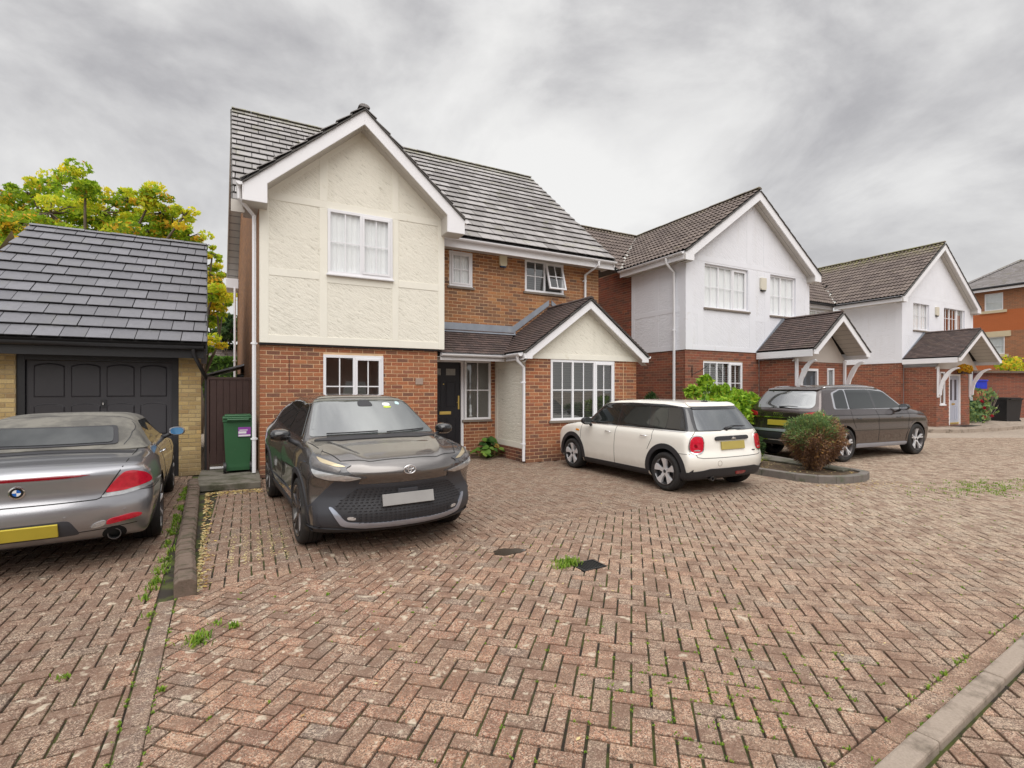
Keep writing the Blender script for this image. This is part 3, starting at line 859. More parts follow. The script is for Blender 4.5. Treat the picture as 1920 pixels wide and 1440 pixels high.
def slope_roof(par, O, e, up, outline, mat, tw, gauge, thick=.10, limit=300, minpx=9, lift=.024, under=M_UNDER, phase=True, gap=.006, profile=False, jit=.002):
    """one roof slope: deck part with its tiles as children"""
    fr = Fr(O, e, up)
    if fr.n.z < 0: fr = Fr(O, e, up, -(fr.e.cross(fr.u)))
    mb = MB(); mb.prism(fr, outline, -thick, -.004)
    deck = mb.build('roof', under, par)
    if profile:
        its = []
        amin = min(p[0] for p in outline); amax = max(p[0] for p in outline); bmax = max(p[1] for p in outline); b = min(p[1] for p in outline)
        mbp = MB(); single = []
        row = 0
        while b < bmax:
            a = amin
            while a < amax:
                P = [(a + .003, b), (a + tw - .003, b), (a + tw - .003, b + gauge), (a + .003, b + gauge)]
                Q = clip_convex(P, outline)
                if len(Q) >= 3 and parea(Q) > parea(P) * .35:
                    single.append((a, b, min(gauge, bmax - b), len(Q) == 4 and parea(Q) > .98 * parea(P)))
                a += tw
            row += 1; b += gauge
        def shape(mb_, F, a, b, g, r):
            # double-roman: two rolls across the tile
            prof = [(0, .0), (.10, .028), (.2, .034), (.30, .028), (.40, .004), (.5, .0), (.60, .028), (.70, .034), (.80, .028), (.90, .004), (1, .0)]
            vs = []
            for bb, lf in ((b, lift), (b + g, .004)):
                for x, h in prof: vs.append(F.p(a + .002 + x * (tw - .004), bb, h + lf))
            m_ = len(prof)
            for x, h in prof: vs.append(F.p(a + .002 + x * (tw - .004), b, h + lift - .013))
            fs = [(k, k + 1, m_ + k + 1, m_ + k) for k in range(m_ - 1)] + [(2 * m_ + k, 2 * m_ + k + 1, k + 1, k) for k in range(m_ - 1)]
            mb_.add(vs, fs, r)
        sc = []
        for k, (a, b_, g, wh) in enumerate(single):
            v = view(fr.p(a + tw / 2, b_ + gauge / 2, 0))
            ok = wh and v and 0 < v[0] < 1920 and 932 * tw / v[2] > minpx
            sc.append((v[2] if ok else 1e9, k))
        sc.sort(); pick = {k for d_, k in sc[:limit] if d_ < 1e8}
        root = par
        while root.parent: root = root.parent
        tmp = MB(); shape(tmp, Fr((0, 0, 0), fr.e, fr.u, fr.n), -tw / 2, -gauge / 2, gauge, 0)
        me = bpy.data.meshes.new('roof_tile'); me.from_pydata([tuple(v) for v in tmp.v], [], tmp.f)
        me.materials.append(mat); me.update()
        if me.polygons[0].normal.dot(fr.n) < 0:
            me.flip_normals()
        for k, (a, b_, g, wh) in enumerate(single):
            if k in pick:
                o = bpy.data.objects.new('roof_tile', me); COL.objects.link(o); o.parent = deck
                o.location = fr.p(a + tw / 2, b_ + gauge / 2, random.uniform(-.003, .003)) - root.location
            else: shape(mbp, fr, a, b_, g, random.random())
        if mbp.v: mbp.build('roof_tile', mat, deck, kind='stuff', fixn=True)
    else:
        tiles(deck, mat, tile_items(fr, outline, tw, gauge, lift=lift, phase=phase, gap=gap, jit=jit), limit, minpx)
    return deck, fr

def alarm(par, fr, a, b, w=.20, h=.30, mat=M_ALARM, lens=M_BLUEDK):
    mb = MB(); mb.prism(fr, [(a, b + .05), (a + w * .12, b + .0), (a + w * .88, b + .0), (a + w, b + .05), (a + w, b + h), (a, b + h)], .002, .07)
    o = mb.build('alarm_box', mat, par, bevel=.008)
    l = MB(); l.prism(fr, [(a + w * .15, b - .035), (a + w * .85, b - .035), (a + w * .95, b + .0), (a + w * .05, b + .0)], .008, .062)
    l.build('lens', lens, o, bevel=.005)

BANDN = [0]
def render_bands(par, strips, fr, mat, c=.007):
    for (a0, a1, b0, b1) in strips:
        BANDN[0] += 1
        mb = MB(); mb.fbox(fr, a0, a1, b0, b1, .0, c + .0008 * (BANDN[0] % 6)); mb.build('render_band', mat, par, bevel=.004)

# ================================================================== MAIN HOUSE
H1 = thing('detached_house', 'cream rendered and brick detached house with grey tiled roof and black front door', 'house', (3.0, 12.0, 0))
GY = 9.945
# --- projecting two-storey wing, upper storey
fu = south(GY)
mb = MB()
zt = 6.85
wo = [(1.333, 2.559, 3.79, 5.015)]
wall_core(mb, fu, .19, 3.667, 2.44, 5.2, wo, .06)
mb.prism(fu, [(.19, 5.2), (3.667, 5.2), (3.667, 5.38), (1.95, 6.80), (.19, 5.30)], -.10, 0)
mb.quad((.19, GY, 2.44), (.19, 10.9, 2.44), (.19, 10.9, 5.3), (.19, GY, 5.3))
mb.quad((3.667, GY, 2.44), (3.667, 10.9, 2.44), (3.667, 10.9, 5.3), (3.667, GY, 5.3))
mb.quad((.19, GY, 2.44), (3.667, GY, 2.44), (3.667, 10.9, 2.44), (.19, 10.9, 2.44))
gw = mb.build('rendered_wall', M_CREAM, H1, fixn=False)
bs = [(.19, .335, 2.44, 5.2), (1.19, 1.333, 2.585, 5.02), (2.559, 2.69, 2.585, 5.02), (3.53, 3.667, 2.44, 5.2), (.335, 3.53, 2.44, 2.585),
      (.335, 1.19, 3.66, 3.80), (1.333, 2.559, 3.62, 3.745), (2.69, 3.53, 3.66, 3.80), (.335, 3.53, 5.02, 5.155), (1.19, 1.333, 5.155, 5.95), (2.559, 2.69, 5.155, 5.98)]
render_bands(gw, bs, fu, M_CREAMB)
for sg in (-1, 1):   # sloping bands under the bargeboards
    mb = MB(); s0 = 1.95; e0 = 1.95 + sg * 1.72
    P = [(s0, 6.66), (e0, 6.66 - .87 * 1.72), (e0, 6.66 - .87 * 1.72 - .17), (s0, 6.49)]
    mb.prism(fu, P if sg < 0 else P[::-1], 0, .0055); mb.build('render_band', M_CREAMB, gw, bevel=.004)
fl = west(.19, GY)
render_bands(gw, [(0, .16, 2.44, 5.2)], fl, M_CREAMB)
window(H1, fu, 1.333, 2.559, 3.79, 5.015, [(1, 2, 2, False), (1, 2, 2, True)], recess=.0, glass=M_GLASSUP, behind='curtain')
mb = MB(); mb.fbox(fu, 1.31, 2.585, 3.755, 3.79, -.02, .075); mb.build('window_cill', M_UPVC, H1, bevel=.006)
# --- wing, lower storey (brick)
BY = 10.02
fb = south(BY)
wl = [(1.266, 2.399, 1.05, 2.262)]
def brick_wall(par, fr, a0, a1, b0, b1, opens, bmat, mmat, limit=300, core=True, minpx=9, cut=None, name='wall', phase=0):
    mb = MB(); wall_core(mb, fr, a0, a1, b0, b1, opens, .10)
    w_ = mb.build(name, mmat, par, fixn=False)
    return w_, [(*it,) for it in brick_items(fr, a0, a1, b0, b1, opens, cut=cut, phase=phase)]
w1, it1 = brick_wall(H1, fb, .19, 3.537, 0, 2.43, wl, M_BRICK, M_MORTAR)
mb = MB(); mb.quad((3.537, BY, 0), (3.537, 10.9, 0), (3.537, 10.9, 2.43), (3.537, BY, 2.43)); mb.build('wall', M_FLATSIDE, H1, fixn=False)
mb = MB(); mb.box(.17, 3.56, BY - .06, BY + .05, 2.405, 2.438); mb.build('lead_flashing', M_BLACKP, H1)
window(H1, fb, 1.266, 2.399, 1.05, 2.262, [(1, 2, 2, False), (1, 2, 2, True)], recess=.02, behind='dark', sill=M_SILL)
mb = MB(); mb.fbox(fb, .67, .678, 1.72, 2.16, .012, .016); mb.build('cable', M_IRON, H1)
mb = MB(); mb.fbox(fb, 3.06, 3.22, 1.70, 1.83, .014, .026); mb.build('house_number_plate', plain('greyed_name_plate', (.36, .27, .22), .5, .08, 3), H1, bevel=.004)
# --- left flank, running back
e = Vector((-.45, 8.1, 0)); fL = Fr((.19, BY, 0), e, (0, 0, 1), (-1, -.055, 0))
mb = MB(); mb.quad(fL.p(0, 0), fL.p(8.6, 0), fL.p(8.6, 5.05), fL.p(0, 5.05))
mb.add([fL.p(.4, 5.0), fL.p(8.6, 5.0), fL.p(4.7, 8.6)], [(0, 1, 2)])
fw = mb.build('side_wall', M_FLATSIDE, H1, fixn=False)
mb = MB()
# --- main front wall at Y=10.9
MY = 10.9; fm = south(MY)
up = [(4.14, 4.72, 4.015, 4.835), (6.16, 7.32, 4.07, 4.88)]
w2, it2 = brick_wall(H1, fm, 3.667, 8.47, 2.60, 4.98, up, M_BRICKUP, M_MORTAR)
lo = [(3.55, 4.50, .0, 2.29), (4.50, 5.19, .88, 2.29)]
w3, it3 = brick_wall(H1, fm, 3.537, 5.33, 0, 2.60, lo, M_BRICK, M_MORTAR)
window(H1, fm, 4.14, 4.72, 4.015, 4.835, [(1, 2, 2, True)], recess=.03, glass=M_GLASSUP, behind='curtain', sill=M_SILL)
window(H1, fm, 6.16, 7.32, 4.07, 4.88, [(1, 2, 2, False), (1, 2, 2, True)], recess=.03, behind='blind', sill=M_SILL, openone=1)
alarm(H1, fm, 5.43, 4.62, .20, .27)
# --- bay
YB = 9.4; fy = south(YB)
bo = [(5.97, 7.77, .90, 2.27)]
w4, it4 = brick_wall(H1, fy, 5.33, 8.47, 0, 2.29, bo, M_BRICK, M_MORTAR)
window(H1, fy, 5.97, 7.77, .90, 2.27, [(1, 2, 2, False), (1.12, 2, 2, False), (1, 2, 2, True)], recess=.02, behind='blind', sill=M_SILL)
mb = MB(); mb.fbox(fy, 8.05, 8.062, .05, 2.25, .01, .016); mb.build('movement_joint', M_MORTAR, H1)
# right flank of bay / house
mb = MB(); mb.quad((8.47, YB, 0), (8.47, 19, 0), (8.47, 19, 5), (8.47, YB, 5)) if False else mb.quad((8.47, YB, 0), (8.47, MY, 0), (8.47, MY, 2.9), (8.47, YB, 2.29))
mb.quad((8.47, MY, 0), (8.47, 18.7, 0), (8.47, 18.7, 5), (8.47, MY, 5)); mb.quad((-.3, 18.7, 0), (8.47, 18.7, 0), (8.47, 18.7, 5), (-.3, 18.7, 5))
mb.add([(8.47, 10.9, 5), (8.47, 18.7, 5), (8.47, 14.8, 8.5)], [(0, 1, 2)])
mb.build('side_wall', M_FLATSIDE, H1, fixn=False)
# all the bricks of the house together: 300 nearest as objects
def share(par_items, mat, limit):
    """spread one limit over several walls of one thing"""
    allk = []
    for wi, (par, its, m_) in enumerate(par_items):
        for k, it in enumerate(its):
            fr, poly = it[0], it[1]; pp = [view(fr.p(a, b, it[3])) for a, b in poly]; sc = 0
            if it[7] and all(pp) and all(-2 < q[0] < 1922 and -2 < q[1] < 1442 for q in pp) and not hidden(pp[0][0], pp[0][1], pp[0][2]):
                if max(q[0] for q in pp) - min(q[0] for q in pp) >= 9: sc = parea([(q[0], q[1]) for q in pp])
            allk.append((sc, wi, k))
    allk.sort(reverse=True); lim = {}
    for sc, wi, k in allk[:limit]:
        if sc > 0: lim[wi] = lim.get(wi, 0) + 1
    for wi, (par, its, m_) in enumerate(par_items):
        pieces(par, 'brick', m_, its, limit=lim.get(wi, 0))
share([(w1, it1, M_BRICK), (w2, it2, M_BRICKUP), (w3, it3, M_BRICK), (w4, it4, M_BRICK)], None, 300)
# cream panel on the flank of the bay, brick plinth under it
mb = MB(); mb.quad((5.33, YB, .29), (5.33, MY, .29), (5.33, MY, 2.6), (5.33, YB, 2.3)); pw = mb.build('rendered_wall', M_CREAM, H1, fixn=False)
fs = west(5.33, YB)
render_bands(pw, [(0, .14, .29, 2.3), (1.36, 1.5, .29, 2.3), (.14, 1.36, .29, .42), (.14, 1.36, 2.10, 2.3)], fs, M_CREAMB, .006)
mb = MB(); mb.quad((5.33, YB, 0), (5.33, MY, 0), (5.33, MY, .29), (5.33, YB, .29)); w5 = mb.build('wall', M_MORTAR, H1, fixn=False)
pieces(w5, 'brick', M_BRICK2, brick_items(fs, 0, 1.5, 0, .285), limit=0)
# gable of the bay
mb = MB(); mb.prism(fy, [(5.20, 2.29), (8.60, 2.29), (8.52, 2.40), (6.90, 3.55), (5.28, 2.40)], -.05, .03); gb = mb.build('rendered_wall', M_CREAM, H1)
render_bands(gb, [(5.30, 8.50, 2.275, 2.40)], Fr((0, YB - .03, 0), (1, 0, 0), (0, 0, 1), (0, -1, 0)), M_CREAMB)
gable_barge(H1, 9.17, 6.90, 3.64, 1.74, .735, .20, box=.0, boxw=.2, wallY=YB - .03)
# --- front door
dr = MB(); dz0, dz1 = .25, 2.235
fd = south(MY + .05)
dr.fbox(fd, 3.60, 4.44, dz0, dz1, -.04, 0)
door = dr.build('front_door', M_DOOR, H1, bevel=.003)
def moulding(par, fr, a0, a1, b0, b1, mat, w_=.018, h=.008, name='door_panel'):
    m_ = MB()
    m_.fbox(fr, a0, a1, b0, b0 + w_, .0, h); m_.fbox(fr, a0, a1, b1 - w_, b1, .0, h)
    m_.fbox(fr, a0, a0 + w_, b0 + w_, b1 - w_, .0, h); m_.fbox(fr, a1 - w_, a1, b0 + w_, b1 - w_, .0, h)
    m_.slab(fr, [(a0 + .035, b0 + .035), (a1 - .035, b0 + .035), (a1 - .035, b1 - .035), (a0 + .035, b1 - .035)], 0, h * .9, .006)
    return m_.build(name, mat, par, bevel=.003)
for a in (3.70, 4.06):
    moulding(door, fd, a, a + .27, .42, .95, M_DOOR); moulding(door, fd, a, a + .27, 1.16, 1.80, M_DOOR)
    mb = MB(); mb.fbox(fd, a + .02, a + .25, 1.93, 2.08, .0, .004); mb.build('door_light', plain('frosted_leaded_glass', (.33, .33, .31), .25, .3, 20), door)
mb = MB(); mb.fbox(fd, 3.92, 4.20, 1.015, 1.085, .0, .012); mb.build('letter_plate', M_BRASS, door, bevel=.003)
mb = MB(); mb.fbox(fd, 4.375, 4.41, 1.13, 1.45, .0, .01); mb.tube([fd.p(4.39, 1.30, .01), fd.p(4.39, 1.30, .05), fd.p(4.33, 1.295, .055)], .009, 8); mb.build('handle', M_BRASS, door, bevel=.002)
mb = MB(); mb.lathe(fd.p(4.02, 1.72, 0), (0, -1, 0), [(.012, 0), (.012, .006), (0, .006)], 12); mb.build('spyhole', M_BRASS, door)
mb = MB(); mb.fbox(fd, 3.60, 4.44, dz0 + .005, dz0 + .05, .001, .03); mb.build('weather_bar', M_BRASS, door)
mb = MB()
mb.fbox(fm, 4.44, 4.505, .20, 2.29, -.06, .0); mb.fbox(fm, 3.53, 3.60, .20, 2.29, -.06, .0); mb.fbox(fm, 3.60, 4.44, 2.235, 2.29, -.06, .0)
mb.build('door_frame', M_UPVC, H1, bevel=.004)
mb = MB(); mb.fbox(fm, 3.52, 4.54, .185, .25, -.06, .05); mb.build('threshold', M_UPVC, H1, bevel=.004)
mb = MB(); mb.box(3.54, 4.54, MY - .30, MY + .1, 0, .18); mb.build('door_step', M_CONC, H1, bevel=.01)
window(H1, fm, 4.51, 5.19, .88, 2.28, [(1, 2, 2, False)], recess=.0, behind='dark', sill=M_SILL)
mb = MB()    # ornament standing inside the side light
mb.lathe((4.74, MY + .14, .94), (0, 0, 1), [(.0, 0), (.05, 0), (.045, .03), (.018, .06), (.03, .12), (.036, .18), (.022, .22), (.028, .27), (0, .31)], 12)
tag(mb.build('figurine', M_WHITEPL, None, smooth=True), 'small white ornament standing inside the narrow window beside the black front door', 'ornament')
# --- main roof
zr, ze, Yr, Ye = 8.85, 5.03, 14.8, 10.4
sl = math.hypot(zr - ze, Yr - Ye)
mroof, mfr = slope_roof(H1, (0, Ye, ze), (1, 0, 0), (0, Yr - Ye, zr - ze), [(-.24, 0), (8.62, 0), (8.58, sl), (-.37, sl)], M_TILE1, .30, .345, limit=300, lift=.042, gap=.011, jit=.004)
b = MB(); b.prism(Fr((0, 19.2, ze), (1, 0, 0), (0, -(Yr - Ye), zr - ze)), [(-.62, 0), (8.62, 0), (8.58, sl), (-.37, sl)], -.002, .1)
b.build('roof', M_TILE1, H1)
ridge(H1, (-.37, Yr, zr + .03), (8.58, Yr, zr + .03), M_TILE1)
# verge edges
for (xa, xb) in ((-.24, -.37), (8.62, 8.58)):
    v = MB(); n = 17
    for k in range(n):
        t0, t1 = k / n, (k + 1) / n
        A = Vector((xa + (xb - xa) * t0, Ye + (Yr - Ye) * t0, ze + (zr - ze) * t0)); B = Vector((xa + (xb - xa) * t1, Ye + (Yr - Ye) * t1, ze + (zr - ze) * t1))
        v.add([A + Vector((-.03, 0, -.07)), A + Vector((-.03, 0, .04)), B + Vector((-.03, 0, .012)), B + Vector((-.03, 0, -.07)),
               A + Vector((.03, 0, -.07)), A + Vector((.03, 0, .04)), B + Vector((.03, 0, .012)), B + Vector((.03, 0, -.07))],
              [(0, 1, 2, 3), (7, 6, 5, 4), (1, 5, 6, 2), (0, 4, 5, 1), (2, 6, 7, 3), (0, 3, 7, 4)])
    v.build('verge_tile', M_VERGE, H1)
# rear verge: boarded soffit and bargeboard down to the boxed rear eave
A = Vector((-.37, Yr, zr - .14)); B = Vector((-.60, 18.9, 5.15))
mb = MB(); nb = 22
for k in range(nb):
    t0, t1 = k / nb, (k + 1) / nb - .006
    P0, P1 = A.lerp(B, t0), A.lerp(B, t1)
    mb.quad(P0, P1, P1 + Vector((.36, 0, 0)), P0 + Vector((.36, 0, 0)))
mb.build('verge_soffit', M_SOFFIT, H1, fixn=False)
mb = MB(); mb.add([A + Vector((-.015, 0, -.04)), B + Vector((-.015, 0, -.04)), B + Vector((-.015, 0, .17)), A + Vector((-.015, 0, .17)),
                   A + Vector((.012, 0, -.04)), B + Vector((.012, 0, -.04)), B + Vector((.012, 0, .17)), A + Vector((.012, 0, .17))],
                  [(0, 1, 2, 3), (4, 7, 6, 5), (0, 4, 5, 1), (3, 2, 6, 7)])
mb.build('bargeboard', M_SOFFIT, H1)
mb = MB(); mb.box(-.60, -.26, 18.0, 18.9, 4.80, 5.10); mb.build('soffit_box', M_FASCIA, H1, bevel=.004)
downpipe(H1, [(-.36, 18.0, 4.8), (-.36, 17.95, 4.4), (-.36, 17.9, 0)], clips=[(-.36, 17.9, 2.5)])
# front eave of the main roof
mb = MB(); mb.box(-.27, -.05, 10.35, 10.41, 4.84, 5.06); mb.build('fascia', M_SOFFIT, H1)
gutter(H1, (3.70, Ye - .02, ze - .05), (8.66, Ye - .02, ze - .05), fascia=.20, foff=.075)
mb = MB(); mb.box(3.68, 8.62, Ye + .07, MY, 4.862, 4.874); mb.build('soffit', M_SOFFIT, H1)
mb = MB(); mb.add([(8.62, Ye + .02, 4.85), (8.62, MY + .1, 4.85), (8.62, MY + .1, 5.35), (8.62, Ye + .02, 5.02), (8.65, Ye + .02, 4.85), (8.65, MY + .1, 4.85), (8.65, MY + .1, 5.35), (8.65, Ye + .02, 5.02)], [(0, 1, 2, 3), (4, 5, 6, 7), (0, 4, 7, 3), (0, 1, 5, 4)])
mb.build('bargeboard', M_FASCIA, H1)
downpipe(H1, [(8.08, Ye - .03, 4.94), (8.08, Ye - .03, 4.84), (7.98, MY - .07, 4.66), (7.98, MY - .06, 3.2)], clips=[(7.98, MY - .06, 4.5)])
# --- wing roof
WZ, WX, WS = 6.93, 1.95, .87
Lw = 2.03 * math.hypot(1, WS)
for sg in (-1, 1):
    O = (WX + sg * 2.03, 9.62, WZ - WS * 2.03)
    up_ = (-sg * 1, 0, WS)
    # run back to the main slope; valley line
    yv = Ye + (WZ - ze) / ((zr - ze) / (Yr - Ye)); ye_ = Ye + (WZ - WS * 2.03 - ze) / ((zr - ze) / (Yr - Ye))
    if sg < 0: slope_roof(H1, O, (0, 1, 0), up_, [(0, 0), (ye_ - 9.62 + .1, 0), (yv - 9.62 + .1, Lw), (0, Lw)], M_TILE1, .30, .345, limit=0, lift=.042, gap=.011, jit=.004)
    else: slope_roof(H1, O, (0, 1, 0), up_, [(0, 0), (ye_ - 9.62 + .1, 0), (yv - 9.62 + .1, Lw), (0, Lw)], M_TILE1, .30, .345, limit=0, lift=.042, gap=.011, jit=.004)
ridge(H1, (WX, 9.60, WZ + .03), (WX, yv, WZ + .03), M_TILE1)
gable_barge(H1, 9.60, WX, 6.86, 2.03, .87, .265, box=.13, boxw=.38, wallY=GY - .001, tilemat=M_VERGE)
gutter(H1, (-.12, 9.57, 5.12), (-.12, 10.9, 5.12), out=(-1, 0, 0), fascia=.2, foff=.05)
gutter(H1, (4.02, 9.57, 5.10), (4.02, 10.35, 5.10), out=(1, 0, 0), fascia=0)
downpipe(H1, [(-.13, 9.70, 5.08), (-.13, 9.70, 4.88), (.10, 9.96, 4.68), (.10, 9.96, .12)], clips=[(.10, 9.96, 2.42), (.10, 9.96, .72)])
mb = MB(); mb.box(-.08, .19, 9.62, 10.9, 4.915, 4.927); mb.build('soffit', M_SOFFIT, H1)
# --- lean-to over the door and the bay roof
S2 = .735
zl = 2.33 + .05
Ll = math.hypot(.85, .62)
slope_roof(H1, (0, 10.05, zl), (1, 0, 0), (0, .85, .62), [(3.58, 0), (5.16, 0), (5.86, Ll), (3.667, Ll)], M_TILEP, .165, .098, limit=0, lift=.022, thick=.06)
Lb = 1.74 * math.hypot(1, S2)
slope_roof(H1, (6.90 - 1.74, 9.14, 3.69 - S2 * 1.74), (0, 1, 0), (1, 0, S2), [(0, 0), (.92, 0), (1.76, .70 * math.hypot(1, S2)), (1.76, Lb), (0, Lb)], M_TILEP, .165, .098, limit=0, lift=.022, thick=.06)
slope_roof(H1, (6.90 + 1.74, 9.14, 3.69 - S2 * 1.74), (0, 1, 0), (-1, 0, S2), [(0, 0), (1.76, 0), (1.76, Lb), (0, Lb)], M_TILEP, .165, .098, limit=0, lift=.022, thick=.06)
ridge(H1, (6.90, 9.13, 3.70), (6.90, MY, 3.70), M_TILEP, r=.085, step=.3)
# lead flashings: level one and the stepped one up the bay roof
mb = MB(); mb.box(3.667, 5.88, MY - .03, MY - .014, 2.985, 3.16); mb.add([(3.667, MY - .03, 2.99), (5.86, MY - .03, 2.99), (5.82, MY - .16, 2.93), (3.667, MY - .16, 2.93)], [(0, 1, 2, 3)])
mb.build('lead_flashing', M_LEAD, H1)
mb = MB(); fm2 = south(MY - .013)
mb.prism(fm2, [(5.80, 2.98), (6.86, 2.98 + S2 * 1.06), (6.86, 3.12 + S2 * 1.06), (5.80, 3.16)], 0, .02)
mb.prism(fm2, [(8.5, 2.66), (6.94, 3.78), (6.94, 3.90), (8.5, 2.80)], 0, .02)
mb.build('lead_flashing', M_LEAD, H1)
gutter(H1, (3.62, 10.0, 2.36), (5.16, 10.0, 2.36), fascia=.14, foff=.06)
gutter(H1, (5.10, 9.20, 2.36), (5.10, 10.0, 2.36), out=(-1, 0, 0), fascia=.14, foff=.06)
gutter(H1, (8.68, 9.16, 2.40), (8.68, MY, 2.40), out=(1, 0, 0), fascia=0)
mb = MB(); mb.box(3.54, 5.33, 10.06, MY, 2.292, 2.303); mb.box(5.16, 5.33, 9.2, 10.06, 2.275, 2.287); mb.build('soffit', M_SOFFIT, H1)
downpipe(H1, [(5.10, 9.34, 2.33), (5.10, 9.34, 2.22), (5.26, 9.36, 2.08), (5.26, 9.36, .05)], clips=[(5.26, 9.36, 1.75), (5.26, 9.36, .42)])
mb = MB(); mb.tube([(-.05, 15.2, 1.95), (-.25, 15.2, 1.95)], .06, 10); mb.build('boiler_flue', M_IRON, H1)

# ================================================================== GARAGE
G = thing('garage', 'yellow brick garage with dark slate roof and charcoal panelled up-and-over door', 'garage', (-2.4, 12.5, 0))
gY = 10.95; fg = south(gY)
op = [(-3.34, -1.12, 0, 2.19)]
mb = MB(); wall_core(mb, fg, -4.25, -.77, 0, 2.42, op, .12)
gwl = mb.build('wall', M_MORTARY, G, fixn=False)
pieces(gwl, 'brick', M_YBRICK, brick_items(fg, -4.25, -.77, 0, 2.42, op), limit=300)
mb = MB(); mb.quad((-.77, gY, 0), (-1.16, 16.5, 0), (-1.16, 16.5, 2.42), (-.77, gY, 2.42)); mb.add([(-.77, gY, 2.42), (-1.16, 16.5, 2.42), (-.96, 13.75, 4.85)], [(0, 1, 2)])
mb.quad((-4.25, gY, 0), (-4.25, 16.5, 0), (-4.25, 16.5, 2.42), (-4.25, gY, 2.42)); mb.add([(-4.25, gY, 2.42), (-4.25, 16.5, 2.42), (-4.25, 13.75, 4.85)], [(0, 1, 2)])
mb.quad((-4.25, 16.5, 0), (-1.16, 16.5, 0), (-1.16, 16.5, 2.42), (-4.25, 16.5, 2.42))
mb.build('side_wall', flatbrick('yellow_side_brick', (.40, .29, .12), (.34, .23, .1), (.30, .24, .15)), G, fixn=False)
fgd = south(gY + .10)
mb = MB(); mb.fbox(fgd, -3.34, -3.235, 0, 2.19, 0, .07); mb.fbox(fgd, -1.225, -1.12, 0, 2.19, 0, .07); mb.fbox(fgd, -3.235, -1.225, 2.09, 2.19, 0, .07)
mb.build('door_frame', M_BLACKP, G, bevel=.005)
mb = MB(); mb.fbox(fgd, -3.23, -1.23, .02, 2.085, -.02, .03); gd = mb.build('garage_door', M_GDOOR, G, bevel=.004)
fgp = south(gY + .07)
for r in range(3):
    for c in range(4):
        a = -3.13 + c * .478; b0 = 1.48 - r * .68; w_, h_ = .38, .55
        pts = [(a, b0), (a + w_, b0), (a + w_, b0 + h_ - .05)] + [(a + w_ - w_ * t, b0 + h_ - .05 + .05 * math.sin(math.pi * t) ** .6) for t in (.08, .25, .5, .75, .92)] + [(a, b0 + h_ - .05)]
        mb = MB(); mb.slab(fgp, pts, 0, .010, .008)
        o = MB(); n = len(pts)
        for k in range(n):
            p, q = pts[k], pts[(k + 1) % n]
            cx, cy = a + w_ / 2, b0 + h_ / 2
            def outw(v, s_): return (cx + (v[0] - cx) * s_, cy + (v[1] - cy) * s_)
            p1, q1, p2, q2 = outw(p, 1.05), outw(q, 1.05), outw(p, 1.02), outw(q, 1.02)
            o.quad(fgp.p(*p1, 0), fgp.p(*q1, 0), fgp.p(*q2, .006), fgp.p(*p2, .006)); o.quad(fgp.p(*p2, .006), fgp.p(*q2, .006), fgp.p(*q, 0.0), fgp.p(*p, 0.0))
        mb.add(o.v, o.f)
        mb.build('door_panel', M_GDOOR, gd)
mb = MB(); mb.fbox(fgp, -2.26, -2.18, 1.28, 1.42, 0, .012); mb.build('lock_plate', M_BLACKP, gd); mb = MB(); mb.tube([fgp.p(-2.22, 1.35, .01), fgp.p(-2.22, 1.35, .05)], .012, 8); mb.tube([fgp.p(-2.22, 1.37, .05), fgp.p(-2.22, 1.33, .05)], .009, 8)
mb.build('handle', plain('chrome_handle', (.7, .7, .7), .15, .02, metallic=1), gd)
zg, zge, Yg0, Ygr = 4.98, 2.42, 10.58, 13.75
sg_ = math.hypot(zg - zge, Ygr - Yg0)
slope_roof(G, (0, Yg0, zge), (1, 0, 0), (0, Ygr - Yg0, zg - zge), [(-4.35, 0), (-.655, 0), (-.85, sg_), (-3.97, sg_)], M_TILEG, .33, .345, limit=300, lift=.042, gap=.011, jit=.004)
b = MB(); b.prism(Fr((0, 16.92, zge), (1, 0, 0), (0, -(Ygr - Yg0), zg - zge)), [(-4.35, 0), (-1.05, 0), (-.85, sg_), (-3.97, sg_)], -.002, .1); b.build('roof', M_TILEG, G)
ridge(G, (-3.97, Ygr, zg + .02), (-.85, Ygr, zg + .02), M_TILEG, r=.10)
gutter(G, (-4.4, Yg0 - .03, zge - .06), (-.70, Yg0 - .03, zge - .06), mat=M_BLACKP, fmat=M_BLACKP, fascia=.21)
mb = MB(); mb.box(-4.35, -.72, Yg0 + .05, gY, 2.21, 2.225); mb.build('soffit', M_BLACKP, G)
for X0, X1 in ((-.675, -.872),):
    v = MB(); A = Vector((X0, Yg0, zge)); B = Vector((X1, Ygr, zg))
    for d_ in (0,):
        v.add([A + Vector((0, 0, -.18)), A + Vector((0, 0, .05)), B + Vector((0, 0, .05)), B + Vector((0, 0, -.18)), A + Vector((.03, 0, -.18)), A + Vector((.03, 0, .05)), B + Vector((.03, 0, .05)), B + Vector((.03, 0, -.18))],
              [(0, 1, 2, 3), (4, 5, 6, 7), (0, 4, 5, 1), (1, 5, 6, 2), (0, 3, 7, 4)])
    v.build('bargeboard', M_BLACKP, G)
downpipe(G, [(-.86, Yg0 - .03, 2.34), (-.86, Yg0 - .03, 2.24), (-.70, gY - .22, 1.86), (-.68, gY - .1, 1.78), (-.68, gY - .1, .08)], mat=M_BLACKP, clips=[(-.68, gY - .1, 1.5)])
